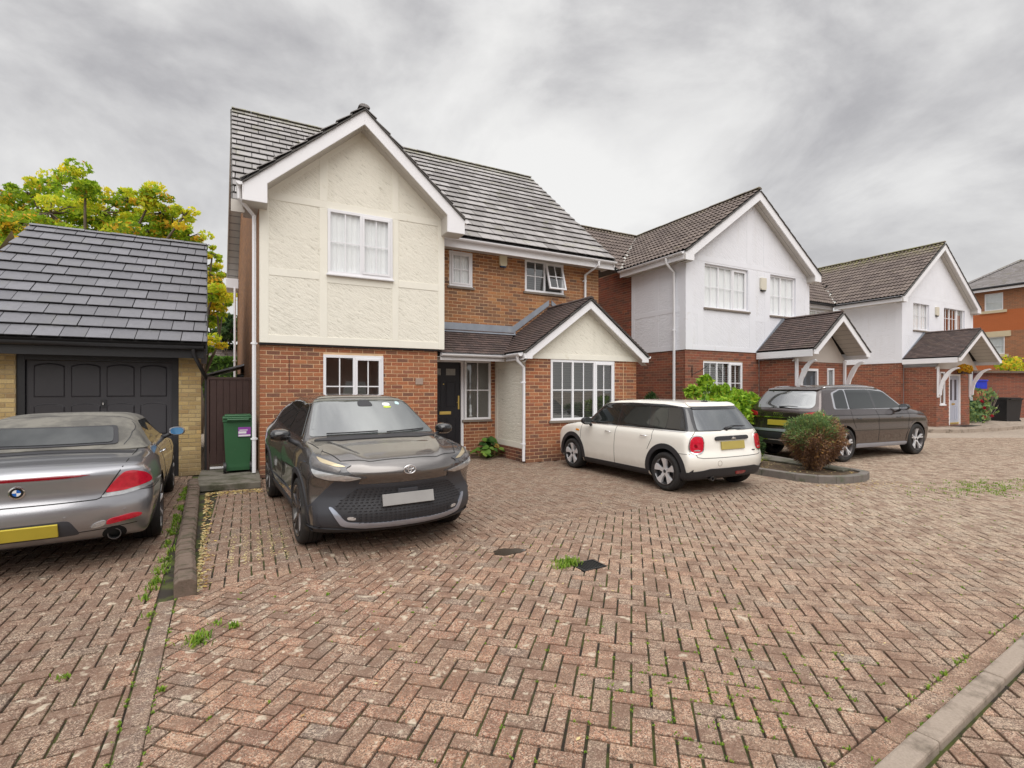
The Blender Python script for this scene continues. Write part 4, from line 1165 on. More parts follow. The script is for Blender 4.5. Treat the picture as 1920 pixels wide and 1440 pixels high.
# ---- gate between garage and house
gt = thing('side_gate', 'dark brown boarded timber gate between the garage and the cream house', 'gate', (-.3, 10.85, .1))
fq = south(10.80)
for k in range(7):
    mb = MB(); a = -.62 + k * .108; mb.fbox(fq, a, a + .104, .20, 1.78, -.02, .0); mb.build('board', M_GATE, gt, bevel=.004)
mb = MB(); mb.fbox(fq, -.66, .17, 1.78, 1.83, -.04, .01); mb.fbox(fq, -.67, -.63, .10, 1.83, -.04, .012); mb.build('gate_frame', M_GATE, gt, bevel=.004)
mb = MB(); mb.fbox(fq, -.60, .12, .135, .155, .12, .14) if False else mb.fbox(fq, -.62, -.33, .12, .155, -.01, .03); mb.build('draught_strip', M_WHITEPL, gt)

# ================================================================== the two white houses
def white_house(P):
    H = thing(P['name'], P['label'], 'house', P['loc'])
    X0, X1, FY, zj = P['X0'], P['X1'], P['FY'], P['zj']
    xr, zrg, zev, half = P['xr'], P['zr'], P['zev'], P['half']
    sl_ = (zrg - zev) / half
    fu = south(FY); fl_ = south(FY + .03)
    mb = MB(); wall_core(mb, fu, X0, X1, zj, zev - .15, P['upwin'], .14)
    zt_ = zrg - .30
    mb.prism(fu, [(X0, zev - .15), (X1, zev - .15), (X1, zev), (xr, zt_), (X0, zev)], -.12, 0)
    mb.quad((X0, FY, zj), (X0, P['rendY'], zj), (X0, P['rendY'], zev + .15), (X0, FY, zev + .15))
    mb.quad((X1, FY, 0), (X1, FY + 3, 0), (X1, FY + 3, zev), (X1, FY, zev))
    mb.quad((X0, FY, zj), (X1, FY, zj), (X1, FY + .1, zj), (X0, FY + .1, zj))
    rw = mb.build('rendered_wall', P['rmat'], H, fixn=False)
    for s in P['bands']: render_bands(rw, [s], fu, M_WHITEB, .003)
    for s in P['sbands']: render_bands(rw, [s], west(X0, FY), M_WHITEB, .003)
    for wv in P['wins']: window(H, fu, *wv[:4], wv[4], recess=.11, behind='curtain' if wv[5] else 'sides', sill=M_SILL, glass=M_GLASSUP if wv[5] else M_GLASS)
    # lower brick storey
    its = []
    mb = MB(); wall_core(mb, fl_, X0, P['LX0'], 0, zj, P['lowopen'], .1)
    lw = mb.build('wall', M_MORTAR2, H, fixn=False); its.append((lw, brick_items(fl_, X0, P['LX0'], 0, zj - .01, P['lowopen']), M_BRICK2))
    fsw = west(X0 + .03, FY + .03)
    mb = MB(); wall_core(mb, fsw, 0, P['sideL'], 0, zj)
    if P['rendY'] < P['backY'] - .5: wall_core(mb, fsw, P['rendY'] - FY, P['sideL'], zj, zev + .1)
    sw = mb.build('wall', M_MORTAR2, H, fixn=False)
    bi = brick_items(fsw, 0, P['sideL'], 0, zj - .01)
    if P['rendY'] < P['backY'] - .5: bi += brick_items(fsw, P['rendY'] - FY, P['sideL'], zj, zev + .1)
    its.append((sw, bi, M_BRICK2))
    # lobby
    LX0, LX1, LY = P['LX0'], P['LX1'], P['LY']
    fL_ = south(LY); fLs = west(LX0, LY)
    mb = MB(); wall_core(mb, fL_, LX0, LX1, 0, 2.5, P['lobopen'], .1); a_ = mb.build('wall', M_MORTAR2, H, fixn=False)
    its.append((a_, brick_items(fL_, LX0, LX1, 0, 2.5, P['lobopen']), M_BRICK2))
    mb = MB(); wall_core(mb, fLs, 0, FY - LY, 0, 2.5); b_ = mb.build('wall', M_MORTAR2, H, fixn=False)
    its.append((b_, brick_items(fLs, 0, FY - LY, 0, 2.5), M_BRICK2))
    share(its, None, P['blimit'])
    for wv in P['lowins']: window(H, fl_, *wv[:4], wv[4], recess=.05, behind='shutter', sill=M_SILL)
    # door
    d0, d1 = P['door']; fd_ = south(LY + .05)
    mb = MB(); mb.fbox(fd_, d0, d1, .18, 2.15, -.04, 0); dd = mb.build('front_door', P['dmat'], H, bevel=.003)
    for k in range(2):
        a = d0 + .12 + k * ((d1 - d0) / 2 - .03); w_ = (d1 - d0) / 2 - .2
        moulding(dd, fd_, a, a + w_, .35, .9, P['dmat'])
        mb = MB(); mb.fbox(fd_, a + .02, a + w_ - .02, 1.15, 2.0, .0, .004); mb.build('door_light', plain('leaded_door_glass_%s' % P['name'], (.06, .07, .09), .1, .2, 20), dd)
    mb = MB(); mb.fbox(fd_, (d0 + d1) / 2 - .13, (d0 + d1) / 2 + .13, .96, 1.03, .0, .012); mb.build('letter_plate', M_BRASS, dd)
    mb = MB(); mb.fbox(fd_, d0, d1, .18, .24, .001, .03); mb.build('weather_bar', M_BRASS, dd)
    mb = MB(); mb.fbox(fL_, d0 - .07, d0, .15, 2.22, -.06, .01); mb.fbox(fL_, d1, d1 + .07, .15, 2.22, -.06, .01); mb.fbox(fL_, d0, d1, 2.15, 2.22, -.06, .01); mb.build('door_frame', M_UPVC, H)
    for wv in P['lobwin']: window(H, fL_, *wv[:4], wv[4], recess=.02, behind='dark', sill=M_FASCIA)
    # main gable roof (ridge along Y) over the wing
    Ls = half * math.hypot(1, sl_)
    yb = P['crossY']      # eave of the cross roof
    yv_ = P['ridgeY']
    fy_ = FY - .27
    slope_roof(H, (xr - half, fy_, zev), (0, 1, 0), (1, 0, sl_), [(0, 0), (yb - fy_, 0), (yv_ - fy_, Ls), (0, Ls)], M_TILE2, .30, .30, limit=P['tlimit'], profile=True, lift=.036)
    slope_roof(H, (xr + half, fy_, zev), (0, 1, 0), (-1, 0, sl_), [(0, 0), (yb - fy_, 0), (yv_ - fy_, Ls), (0, Ls)], M_TILE2, .30, .30, limit=0, profile=True, lift=.036)
    ridge(H, (xr, fy_ - .02, zrg + .04), (xr, yv_, zrg + .04), M_TILE2)
    gable_barge(H, fy_, xr, zrg - .05, half, sl_, .27, box=.06, boxw=.32, wallY=FY - .001, tilemat=M_VERGE)
    # cross roof (ridge along X)
    C0, C1 = P['cross']
    cs = math.hypot(zrg - zev, yv_ - yb)
    slope_roof(H, (0, yb, zev), (1, 0, 0), (0, yv_ - yb, zrg - zev), [(C0, 0), (xr - half, 0), (xr, cs), (C0, cs)], M_TILE2, .30, .30, limit=0, profile=True, lift=.036)
    slope_roof(H, (0, yb, zev), (1, 0, 0), (0, yv_ - yb, zrg - zev), [(xr + half, 0), (C1, 0), (C1, cs), (xr, cs)], M_TILE2, .30, .30, limit=0, profile=True, lift=.036)
    b = MB(); b.prism(Fr((0, 2 * yv_ - yb, zev), (1, 0, 0), (0, -(yv_ - yb), zrg - zev)), [(C0, 0), (C1, 0), (C1, cs), (C0, cs)], -.002, .1); b.build('roof', M_TILE2, H)
    ridge(H, (C0, yv_, zrg + .04), (C1, yv_, zrg + .04), M_TILE2)
    # pale mortar valley
    mb = MB(); A = Vector((xr - half, yb, zev + .05)); B = Vector((xr, yv_, zrg + .05)); n = 14
    for k in range(n):
        t0, t1 = k / n * P['valley'], (k + 1) / n * P['valley']; w0 = .07 + .03 * random.random()
        P0, P1 = A.lerp(B, t0), A.lerp(B, t1)
        mb.quad(P0 + Vector((-w0, w0, 0)), P0 + Vector((w0, -w0, 0)), P1 + Vector((w0, -w0, 0)), P1 + Vector((-w0, w0, 0)))
    mb.build('valley_mortar', plain('pale_valley_mortar_%s' % P['name'], (.62, .62, .58), .9, .25, 20), H, fixn=False)
    # gutters
    gutter(H, (xr - half - .06, fy_ + .03, zev - .04), (xr - half - .06, yb, zev - .04), mat=P['gmat'], out=(-1, 0, 0), fascia=.2, foff=.05)
    mb = MB(); mb.box(xr - half, X0, FY, yb, zev - .20, zev - .188); mb.build('soffit', M_SOFFIT, H)
    # link wall under the cross roof
    mb = MB()
    for (lx0, lx1, ly) in P['links']: mb.quad((lx0, ly, 0), (lx1, ly, 0), (lx1, ly, zev), (lx0, ly, zev))
    mb.build('rendered_wall', M_WHITER3, H, fixn=False)
    # porch canopy
    px0, px1, pyf, pz, pzr = P['porch']
    pc = (px0 + px1) / 2; ph = (px1 - px0) / 2; psl = (pzr - pz) / ph; pl = ph * math.hypot(1, psl)
    slope_roof(H, (px0, pyf, pz), (0, 1, 0), (1, 0, psl), [(0, 0), (FY - pyf, 0), (FY - pyf, pl), (0, pl)], M_TILEP, .165, .11, limit=0, lift=.024, thick=.06)
    slope_roof(H, (px1, pyf, pz), (0, 1, 0), (-1, 0, psl), [(0, 0), (FY - pyf, 0), (FY - pyf, pl), (0, pl)], M_TILEP, .165, .11, limit=0, lift=.024, thick=.06)
    ridge(H, (pc, pyf, pzr + .03), (pc, FY, pzr + .03), M_TILEP, r=.085, step=.3)
    gable_barge(H, pyf, pc, pzr - .05, ph, psl, .22, boxw=.2, wallY=None, tilemat=M_VERGE)
    mb = MB(); mb.box(px0 - .005, px0 + .02, pyf + .03, FY, pz - .23, pz - .03); mb.build('fascia', M_FASCIA, H, bevel=.004)
    mb = MB(); mb.box(px1 - .02, px1 + .005, pyf + .03, FY, pz - .23, pz - .03); mb.build('fascia', M_FASCIA, H, bevel=.004)
    # boarded underside of the canopy and the plain panel over the door
    mb = MB(); n = 9
    for sg in (-1, 1):
        for k in range(n):
            t0, t1 = k / n, (k + 1) / n - .004
            a = (pc + sg * ph * (1 - t0), pz - .12 + (pzr - pz) * t0); b = (pc + sg * ph * (1 - t1), pz - .12 + (pzr - pz) * t1)
            mb.quad((a[0], pyf + .05, a[1]), (b[0], pyf + .05, b[1]), (b[0], LY, b[1]), (a[0], LY, a[1]))
    mb.build('soffit', M_SOFFIT, H, fixn=False)
    mb = MB(); mb.prism(south(LY - .02), [(px0 + .05, 2.42), (px1 - .05, 2.42), (pc, pzr - .12)], -.03, 0); mb.build('porch_panel', plain('beige_porch_panel_%s' % P['name'], (.50, .45, .41), .7, .05), H)
    mb = MB(); S_ = .09; mb.prism(south(FY - .012), [(px0 - .05, pz + .0), (px0 + .08, pz), (pc + .05, pzr + .02), (pc - .05, pzr + .12)], 0, .02); mb.build('lead_flashing', M_LEAD, H)
    # shaped timber brackets
    for bx in (LX0 + .05, LX1 - .05):
        mb = MB(); mb.box(bx - .045, bx + .045, LY - .07, LY - .014, 1.28, 2.5)
        pts = []
        frb = Fr((bx, LY - .07, 0), (0, -1, 0), (0, 0, 1), (1, 0, 0))
        Lp = LY - .07 - pyf - .08
        up_, dn = [], []
        for k in range(13):
            t = k / 12
            a = Lp * (1 - math.cos(t * math.pi / 2)); b = 1.40 + (2.45 - 1.40) * math.sin(t * math.pi / 2) ** .9
            wv_ = .05 + .035 * math.sin(t * math.pi) + (.02 if 5 <= k <= 7 else 0)
            up_.append((a, b)); dn.append((a + wv_ * (.9 - .3 * t) + .03, b - wv_ * .75))
        for k in range(12):
            mb.prism(frb, [up_[k], dn[k], dn[k + 1], up_[k + 1]], -.03, .03)
        mb.build('porch_bracket', M_FASCIA, H)
    if P.get('alarm'): alarm(H, fu, *P['alarm'], .26, .38, plain('ivory_alarm_%s' % P['name'], (.66, .62, .52), .4, .03), M_IRON)
    return H

H2 = white_house(dict(name='white_gabled_house', label='white rendered gabled house with dark brown roof just right of the cream house', loc=(13.5, 12, 0),
    X0=10.9, X1=16.68, FY=10.07, zj=2.73, xr=13.72, zr=7.66, zev=5.42, half=3.13, rendY=12.31, backY=16,
    upwin=[(11.66, 13.57, 3.97, 5.25), (14.63, 15.95, 3.95, 5.25)],
    wins=[(11.66, 13.57, 3.97, 5.25, [(1, 2, 2, False), (1, 2, 2, False), (1, 2, 2, True)], True), (14.63, 15.95, 3.95, 5.25, [(1, 2, 2, False), (1.2, 2, 2, False)], True)],
    bands=[(10.9, 11.16, 2.73, 5.27), (11.36, 11.6, 2.87, 3.85), (13.62, 13.9, 2.87, 5.25), (14.35, 14.6, 2.87, 5.25), (16.44, 16.68, 2.73, 5.27), (11.16, 16.44, 2.73, 2.87), (11.16, 11.6, 3.75, 3.9), (13.9, 14.35, 3.7, 3.86), (16.0, 16.44, 3.7, 3.86), (11.16, 16.44, 5.30, 5.45), (13.5, 13.75, 5.45, 7.1), (14.3, 14.5, 5.45, 6.85)],
    sbands=[(0, .22, 2.73, 5.3), (1.05, 1.2, 2.87, 5.3), (2.1, 2.24, 2.73, 5.3), (.22, 2.1, 2.73, 2.87), (.22, 2.1, 3.82, 3.96)],
    rmat=M_WHITER, LX0=14.1, LX1=16.66, LY=8.95, lowopen=[(11.63, 13.35, 1.15, 2.42)], lowins=[(11.63, 13.35, 1.15, 2.42, [(1, 2, 2, False), (1, 2, 2, False), (1, 2, 2, True)])],
    sideL=5.5, lobopen=[(14.44, 15.26, .15, 2.22), (15.72, 16.08, 1.1, 2.25)], lobwin=[(15.72, 16.08, 1.1, 2.25, [(1, 1, 2, False)])], door=(14.50, 15.20), dmat=M_DKGDOOR,
    crossY=12.5, ridgeY=15.2, cross=(10.53, 17.9), valley=.95, links=[(16.68, 17.9, 13.0)], gmat=M_UPVC, porch=(13.95, 16.8, 8.3, 2.76, 3.86), blimit=300, tlimit=300, alarm=(14.10, 4.70)))
downpipe(H2, [(10.53, 10.45, 5.36), (10.53, 10.45, 5.2), (10.84, 10.45, 4.95), (10.84, 10.45, .05)], clips=[(10.84, 10.45, 3.3)], r=.04)
# hanging lantern bracket on the brickwork beside the low window
mb = MB(); fz = south(10.09); mb.tube([fz.p(11.15, 1.95, .02), fz.p(11.15, 2.25, .02)], .012, 6); mb.tube([fz.p(11.15, 2.02, .03), fz.p(11.3, 2.12, .16), fz.p(11.42, 2.25, .3)], .01, 6)
tag(mb.build('hanging_basket_bracket', M_IRON), 'black iron hanging bracket on the brick wall left of the shuttered window', 'bracket')
H3 = white_house(dict(name='white_gabled_house', label='farther white rendered gabled house with pale grey front door and amber flowers', loc=(27, 13, 0),
    X0=23.94, X1=30.5, FY=10.6, zj=2.70, xr=26.97, zr=8.02, zev=5.42, half=3.55, rendY=13.0, backY=13.0,
    upwin=[(24.87, 26.25, 4.12, 5.44), (27.6, 29.66, 4.19, 5.46)],
    wins=[(24.87, 26.25, 4.12, 5.44, [(1, 2, 2, False), (1, 2, 2, True)], True), (27.6, 29.66, 4.19, 5.46, [(1, 2, 2, False), (1, 2, 2, False), (1, 1, 1, True)], False)],
    bands=[(23.94, 24.2, 2.7, 5.3), (24.2, 30.2, 5.5, 5.65), (24.2, 24.8, 3.85, 4.0), (26.4, 27.5, 3.85, 4.0), (30.2, 30.5, 2.7, 5.3)], sbands=[(0, .25, 2.7, 5.3), (.25, 2.4, 2.7, 2.85), (.25, 2.4, 3.9, 4.05)],
    rmat=M_WHITER, LX0=24.1, LX1=27.0, LY=9.5, lowopen=[], lowins=[], sideL=3.0,
    lobopen=[(24.38, 24.78, 1.0, 2.3), (25.15, 26.15, .15, 2.22)], lobwin=[(24.38, 24.78, 1.0, 2.3, [(1, 1, 2, False)])], door=(25.22, 26.08), dmat=M_GREYDOOR,
    crossY=13.0, ridgeY=16.0, cross=(17.95, 31.5), valley=.35, links=[(17.95, 23.94, 13.35)], gmat=M_BLACKP, porch=(23.95, 27.8, 8.75, 2.86, 4.02), blimit=200, tlimit=200, alarm=(26.75, 4.85)))
H3['label'] = 'farther white rendered gabled house with pale grey front door and amber flowers'
window(H3, south(13.35), 21.9, 23.2, 4.45, 5.15, [(1, 1, 2, False), (1, 2, 2, False)], recess=.0, behind='dark')
mb = MB(); mb.fbox(south(13.2), 17.95, 23.6, 5.22, 5.40, 0, .04); mb.build('fascia', M_FASCIA, H3)
gutter(H3, (17.95, 12.95, 5.40), (23.4, 12.95, 5.40), mat=M_BLACKP, fascia=0)
# ================================================================== GROUND
b = MB(); b.quad((-400, -400, -.022), (400, -400, -.022), (400, 400, -.022), (-400, 400, -.022))
gr = b.build('ground', M_GROUND, fixn=False); gr['kind'] = 'structure'
DRP = clip_half([(-7, .25), (27, .25), (27, 11.2), (-7, 11.2)], FW[0], FW[1], 16.3)
b = MB(); b.poly([(x, y, -.0165) for x, y in DRP])
drv = b.build('driveway', M_JOINT, fixn=False); drv['kind'] = 'structure'
GF = Fr((0, 0, 0), (1, 0, 0), (0, 1, 0), (0, 0, 1))
def rot_frame(deg, O=(0, 0, 0)):
    a = rad(deg); return Fr(O, (math.cos(a), math.sin(a), 0), (-math.sin(a), math.cos(a), 0), (0, 0, 1))
def to_world(fr, p):
    q = fr.p(p[0], p[1], 0); return (q.x, q.y)
def world_half(fr, poly, a, b, c):
    # a*X+b*Y<=c in world terms
    A = a * fr.e.x + b * fr.e.y; B = a * fr.u.x + b * fr.u.y; C = c - a * fr.O.x - b * fr.O.y
    return clip_half(poly, A, B, C) if len(poly) > 2 else []
def herring(fr, region, w_=.1, joint=.0115, holes=(), maxD=16.4, post=None, cuts=()):
    """90 degree herringbone clipped to a convex world region; returns pieces"""
    inv = [((Vector((x, y, 0)) - fr.O).dot(fr.e), (Vector((x, y, 0)) - fr.O).dot(fr.u)) for x, y in region]
    a0, a1 = min(p[0] for p in inv), max(p[0] for p in inv); b0, b1 = min(p[1] for p in inv), max(p[1] for p in inv)
    out = []
    for j in range(int(b0 / w_) - 2, int(b1 / w_) + 3):
        for i in range(int(a0 / w_) - 2, int(a1 / w_) + 3):
            k = (i - j) % 4
            if k == 0: P = (i, j, 2, 1)
            elif k == 3: P = (i, j, 1, 2)
            else: continue
            x0, y0, x1, y1 = P[0] * w_, P[1] * w_, (P[0] + P[2]) * w_, (P[1] + P[3]) * w_
            c = fr.p((x0 + x1) / 2, (y0 + y1) / 2, 0); v = view(c)
            if v is None or v[2] > maxD or not (-800 < v[0] < 2500) or v[1] > 1500: continue
            if any(h[0] < c.x < h[1] and h[2] < c.y < h[3] for h in holes): continue
            jt = joint / 2 * random.uniform(.7, 1.35)
            Q = [(x0 + jt, y0 + jt), (x1 - jt, y0 + jt), (x1 - jt, y1 - jt), (x0 + jt, y1 - jt)]
            # little in-plane shift
            sx, sy = random.uniform(-.0012, .0012), random.uniform(-.0012, .0012)
            Q = [(p[0] + sx, p[1] + sy) for p in Q]
            R_ = clip_convex(Q, inv)
            if len(R_) < 3 or parea(R_) < .0006: continue
            if post:
                R_ = post(fr, R_, c)
                if len(R_) < 3 or parea(R_) < .0006: continue
            parts_ = [R_]
            for (hx0, hx1, hy0, hy1) in cuts:
                if not (hx0 - .2 < c.x < hx1 + .2 and hy0 - .2 < c.y < hy1 + .2): continue
                new = []
                for P_ in parts_:
                    A1 = world_half(fr, P_, 1, 0, hx0); A2 = world_half(fr, P_, -1, 0, -hx1)
                    M1 = world_half(fr, world_half(fr, P_, -1, 0, -hx0), 1, 0, hx1)
                    A3 = world_half(fr, M1, 0, 1, hy0) if len(M1) > 2 else []; A4 = world_half(fr, M1, 0, -1, -hy1) if len(M1) > 2 else []
                    new += [q for q in (A1, A2, A3, A4) if len(q) > 2 and parea(q) > .0004]
                parts_ = new
            if len(parts_) != 1:
                for q in parts_: out.append((fr, q, -.02, 0., .004, random.random(), (0, 0), False))
                continue
            R_ = parts_[0]
            whole = abs(parea(R_) - parea(Q)) < 1e-7
            out.append((fr, R_, -.018, random.uniform(-.0022, .0012), .003, random.random(), (random.uniform(-.014, .014), random.uniform(-.014, .014)), whole))
    return out
def row(fr, a0, a1, b0, b1, along, mat_r=None, joint=.006):
    """single course of blocks; along = block length"""
    out = []; n = max(1, round((a1 - a0) / along)); L = (a1 - a0) / n
    for k in range(n):
        x0, x1 = a0 + L * k + joint / 2, a0 + L * (k + 1) - joint / 2
        c = fr.p((x0 + x1) / 2, (b0 + b1) / 2, 0); v = view(c)
        if v is None or v[2] > 20 or v[1] > 1560: continue
        out.append((fr, [(x0, b0 + joint / 2), (x1, b0 + joint / 2), (x1, b1 - joint / 2), (x0, b1 - joint / 2)], -.02, random.uniform(-.002, .001), .004, random.random(), (random.uniform(-.01, .01), random.uniform(-.01, .01)), True))
    return out
def bnd(x): return 4.63 + .10 * (x + .35)      # line where the forecourt herringbone meets the squared paving
DR = (2.60, 2.88, 3.56, 3.78)                  # gully
holes = [DR, (8.6, 10.9, 4.95, 9.5)]
f45 = rot_frame(-41.5 + 90)
SX0, SX1 = -.40, -.27                          # charcoal row left
def court(fr, P, c):
    if c.x > 8.45: return P
    return world_half(fr, P, -.10, 1, 4.63 + .035)
KA = 4.2; KF = rot_frame(KA, (2.3, 1.028, 0)); kline = lambda x, b: 1.028 + b / math.cos(rad(KA)) + (x - 2.3) * math.tan(rad(KA))
main_items = herring(f45, [(-.34, kline(-.34, .215)), (26, kline(26, .215)), (26, 10.4), (8.2, 10.4), (-.48, 5.2), (-.474, 4.3)], holes=[(8.65, 9.9, 5.1, 10.4)], post=court, cuts=[DR])
main_items = [it for it in main_items if not (9.05 < it[0].p(*it[1][0]).x < 30 and it[0].p(*it[1][0]).y > 10.0)]
fa = rot_frame(0, (.03, .02, 0))
bay_items = herring(fa, [(-.40, bnd(-.4)), (8.45, bnd(8.45)), (8.45, 10.95), (-.40, 10.95)], holes=[(-1, 3.5, 9.98, 12), (5.36, 9, 9.4, 12)])
# squared paving keeps a running look
left_items = herring(rot_frame(0, (.02, .06, 0)), [(-7, .25), (-.415, .25), (-.495, 2.0), (-.612, 4.6), (-.90, 10.9), (-7, 10.9)])
# strip of charcoal blocks, slightly canted like the kerb
A = Vector((-.36, .3, 0)); B = Vector((-.545, 4.55, 0)); e = (B - A).normalized()
fst = Fr(A, e, (-e.y, e.x, 0), (0, 0, 1))
strip = row(fst, 0, (B - A).length, -.055, .055, .2)
A2 = Vector((-.62, 4.7, 0)); B2 = Vector((-.90, 10.4, 0)); e2 = (B2 - A2).normalized()
# raised slab kerb at the lower right, a block border on the court side, more paving below it
right_border = row(KF, -1.1, 10, .104, .212, .2)
low_items = herring(rot_frame(49.2), [(1.0, .25), (9, .25), (9, kline(9, -.02)), (1.0, kline(1.0, -.02))])
low_border = []
def put(items, mat, limit): pieces(drv, 'brick', mat, items, limit=limit)
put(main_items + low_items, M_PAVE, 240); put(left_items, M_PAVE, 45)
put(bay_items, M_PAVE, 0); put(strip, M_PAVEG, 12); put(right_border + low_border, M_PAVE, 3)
# slab kerb
kb = thing('slab_kerb', 'long pale concrete edging kerb crossing the bottom right corner', 'kerb', (4, 1.2, 0))
x = -1.4
while x < 10:
    L = .915; mb = MB(); mb.fbox(KF, x, x + L - .005, .0, .095, -.05, .030 + random.uniform(-.002, .002)); mb.build('kerb_slab', M_KERB, kb, bevel=.012); x += L
# left raised kerb of small blocks on edge
kl = thing('block_kerb', 'raised dark kerb of small blocks running from the side gate between the parking bays', 'kerb', (-.55, 6.5, 0))
path = [(-.425, 4.58), (-.455, 4.9), (-.53, 5.7), (-.60, 6.9), (-.66, 7.9), (-.73, 9.0), (-.80, 9.75)]
def along(path, s):
    for i in range(len(path) - 1):
        p, q = Vector((*path[i], 0)), Vector((*path[i + 1], 0)); L = (q - p).length
        if s <= L or i == len(path) - 2: return p.lerp(q, s / L), (q - p).normalized()
        s -= L
s = 0; tot = sum((Vector((*path[i + 1], 0)) - Vector((*path[i], 0))).length for i in range(len(path) - 1)); k = 0
while s < tot - .05:
    P, t = along(path, s + .05); f = Fr((P.x, P.y, 0), (t.y, -t.x, 0), t, (0, 0, 1))
    mb = MB(); h = .125 + random.uniform(-.007, .007); w_ = .075 + (.004 if k % 2 else 0)
    pr = [(-w_, -.05), (w_, -.05), (w_, h - .03), (w_ - .03, h), (-w_ + .03, h), (-w_, h - .03)]
    ff = Fr((P.x - t.x * .047, P.y - t.y * .047, 0), (t.y, -t.x, 0), (0, 0, 1), t)
    mb.prism(ff, pr, 0, .088)
    mb.build('kerb_block', M_EDGE, kl, bevel=.006); s += .1; k += 1
# concrete step by the gate
st = MB(); st.prism(GF, [(-.74, 9.12), (.19, 9.02), (.19, 9.98), (.16, 10.82), (-.76, 10.85)], 0, .10)
tag(st.build('concrete_step', M_CONC, bevel=.01), 'damp concrete slab step in front of the brown side gate', 'step')
# soil behind kerb edge
# gully grating
g = thing('drain_cover', 'small square black gully grating set in the block paving', 'drain cover', (2.74, 3.67, 0))
fr_ = rot_frame(4, (2.74, 3.67, 0)); mb = MB()
for (a0, a1, b0, b1) in ((-.13, .13, -.10, -.085), (-.13, .13, .085, .10), (-.13, -.115, -.085, .085), (.115, .13, -.085, .085)): mb.fbox(fr_, a0, a1, b0, b1, -.03, .002)
mb.build('frame', M_IRON, g)
mb = MB()
for k in range(9): a = -.105 + k * .0245; mb.fbox(fr_, a, a + .011, -.085, .085, -.02, -.001)
mb.build('grating_bar', M_IRON, g)
mb = MB(); mb.fbox(fr_, -.115, .115, -.085, .085, -.06, -.03); mb.build('sump', M_UNDER, g)
# puddle
mb = MB(); pts = []
for k in range(26):
    t = 2 * math.pi * k / 26; r = 1 + .13 * math.sin(3 * t + 1) + .08 * math.sin(7 * t)
    pts.append((2.27 + .15 * r * math.cos(t) + .06 * r * math.sin(t), 4.34 + .085 * r * math.sin(t) - .05 * r * math.cos(t), .0025))
mb.poly(pts); pud = mb.build('puddle', M_WATER, fixn=False); tag(pud, 'small dark rain puddle on the block paving left of the grating', 'puddle')
# planter island
pl = thing('planting_bed', 'kerbed planting bed with soil between the white hatchback and the brown car', 'flower bed', (9.6, 6.5, 0))
out = [(8.38, 9.2), (8.40, 6.6), (8.44, 5.35), (8.56, 5.02), (8.78, 4.84), (9.1, 4.74), (9.5, 4.74), (9.85, 4.86), (10.0, 5.1), (10.05, 5.5), (10.15, 6.3), (10.35, 7.0), (10.6, 9.2)]
n = len(out); cx, cy = 9.3, 7.2
inn = []
for i, (x, y) in enumerate(out):
    p = Vector(out[max(i - 1, 0)]); q = Vector(out[min(i + 1, n - 1)]); t = (q - p).normalized(); nn = Vector((-t.y, t.x))
    if nn.dot(Vector((cx - x, cy - y))) < 0: nn = -nn
    inn.append((x + nn.x * .14, y + nn.y * .14))
for i in range(n - 1):
    p, q = Vector(out[i]), Vector(out[i + 1]); L = (q - p).length; m_ = max(1, round(L / .6))
    for k in range(m_):
        t0, t1 = k / m_ + .004, (k + 1) / m_ - .004
        a, b_ = p.lerp(q, t0), p.lerp(q, t1); c_, d_ = Vector(inn[i]).lerp(Vector(inn[i + 1]), t1), Vector(inn[i]).lerp(Vector(inn[i + 1]), t0)
        mb = MB(); mb.prism(GF, [tuple(a), tuple(b_), tuple(c_), tuple(d_)], -.03, .125); mb.build('kerb_block', plain('bed_kerb_concrete', (.17, .15, .135), .85, .3, 8, .5, 60, dirt=((.10, .11, .07), 5, .5)) if 'bed_kerb_concrete' not in MATS else MATS['bed_kerb_concrete'], pl, bevel=.012)
mb = MB(); mb.poly([(x, y, .09) for x, y in inn]); so = mb.build('soil', M_SOIL, pl, fixn=False)
# paved strip at the right of the soil
mb = MB(); mb.prism(GF, [(9.55, 5.15), (9.95, 5.2), (10.05, 6.3), (10.3, 8.5), (9.75, 8.5)], .09, .13); mb.build('edging_slab', M_CONC, pl, bevel=.01)

# ================================================================== PLANTS
def leaf_cloud(mb, n, pick, size, aspect=1.7, up=.35, tone=None):
    for _ in range(n):
        p = pick(); s = size * random.uniform(.6, 1.3)
        nv = Vector((random.gauss(0, 1), random.gauss(0, 1), random.gauss(0, 1) + up)).normalized()
        t = nv.orthogonal().normalized(); t.rotate(Matrix.Rotation(random.uniform(0, 6.28), 3, nv)); b_ = nv.cross(t)
        l, w_ = s * aspect / 2, s / 2
        mb.add([p - t * l, p - b_ * w_ + t * l * .1, p + t * l, p + b_ * w_ + t * l * .1], [(0, 1, 2, 3)], random.random() if tone is None else min(.99, max(.01, random.gauss(tone, .13))))
def blob(c, r):
    c = Vector(c)
    def f():
        while True:
            v = Vector((random.uniform(-1, 1), random.uniform(-1, 1), random.uniform(-1, 1)))
            if .25 < v.length < 1: break
        v = v * (1 if random.random() < .3 else (.85 / v.length if v.length < .8 else 1))
        return c + Vector((v.x * r[0], v.y * r[1], v.z * r[2]))
    return f
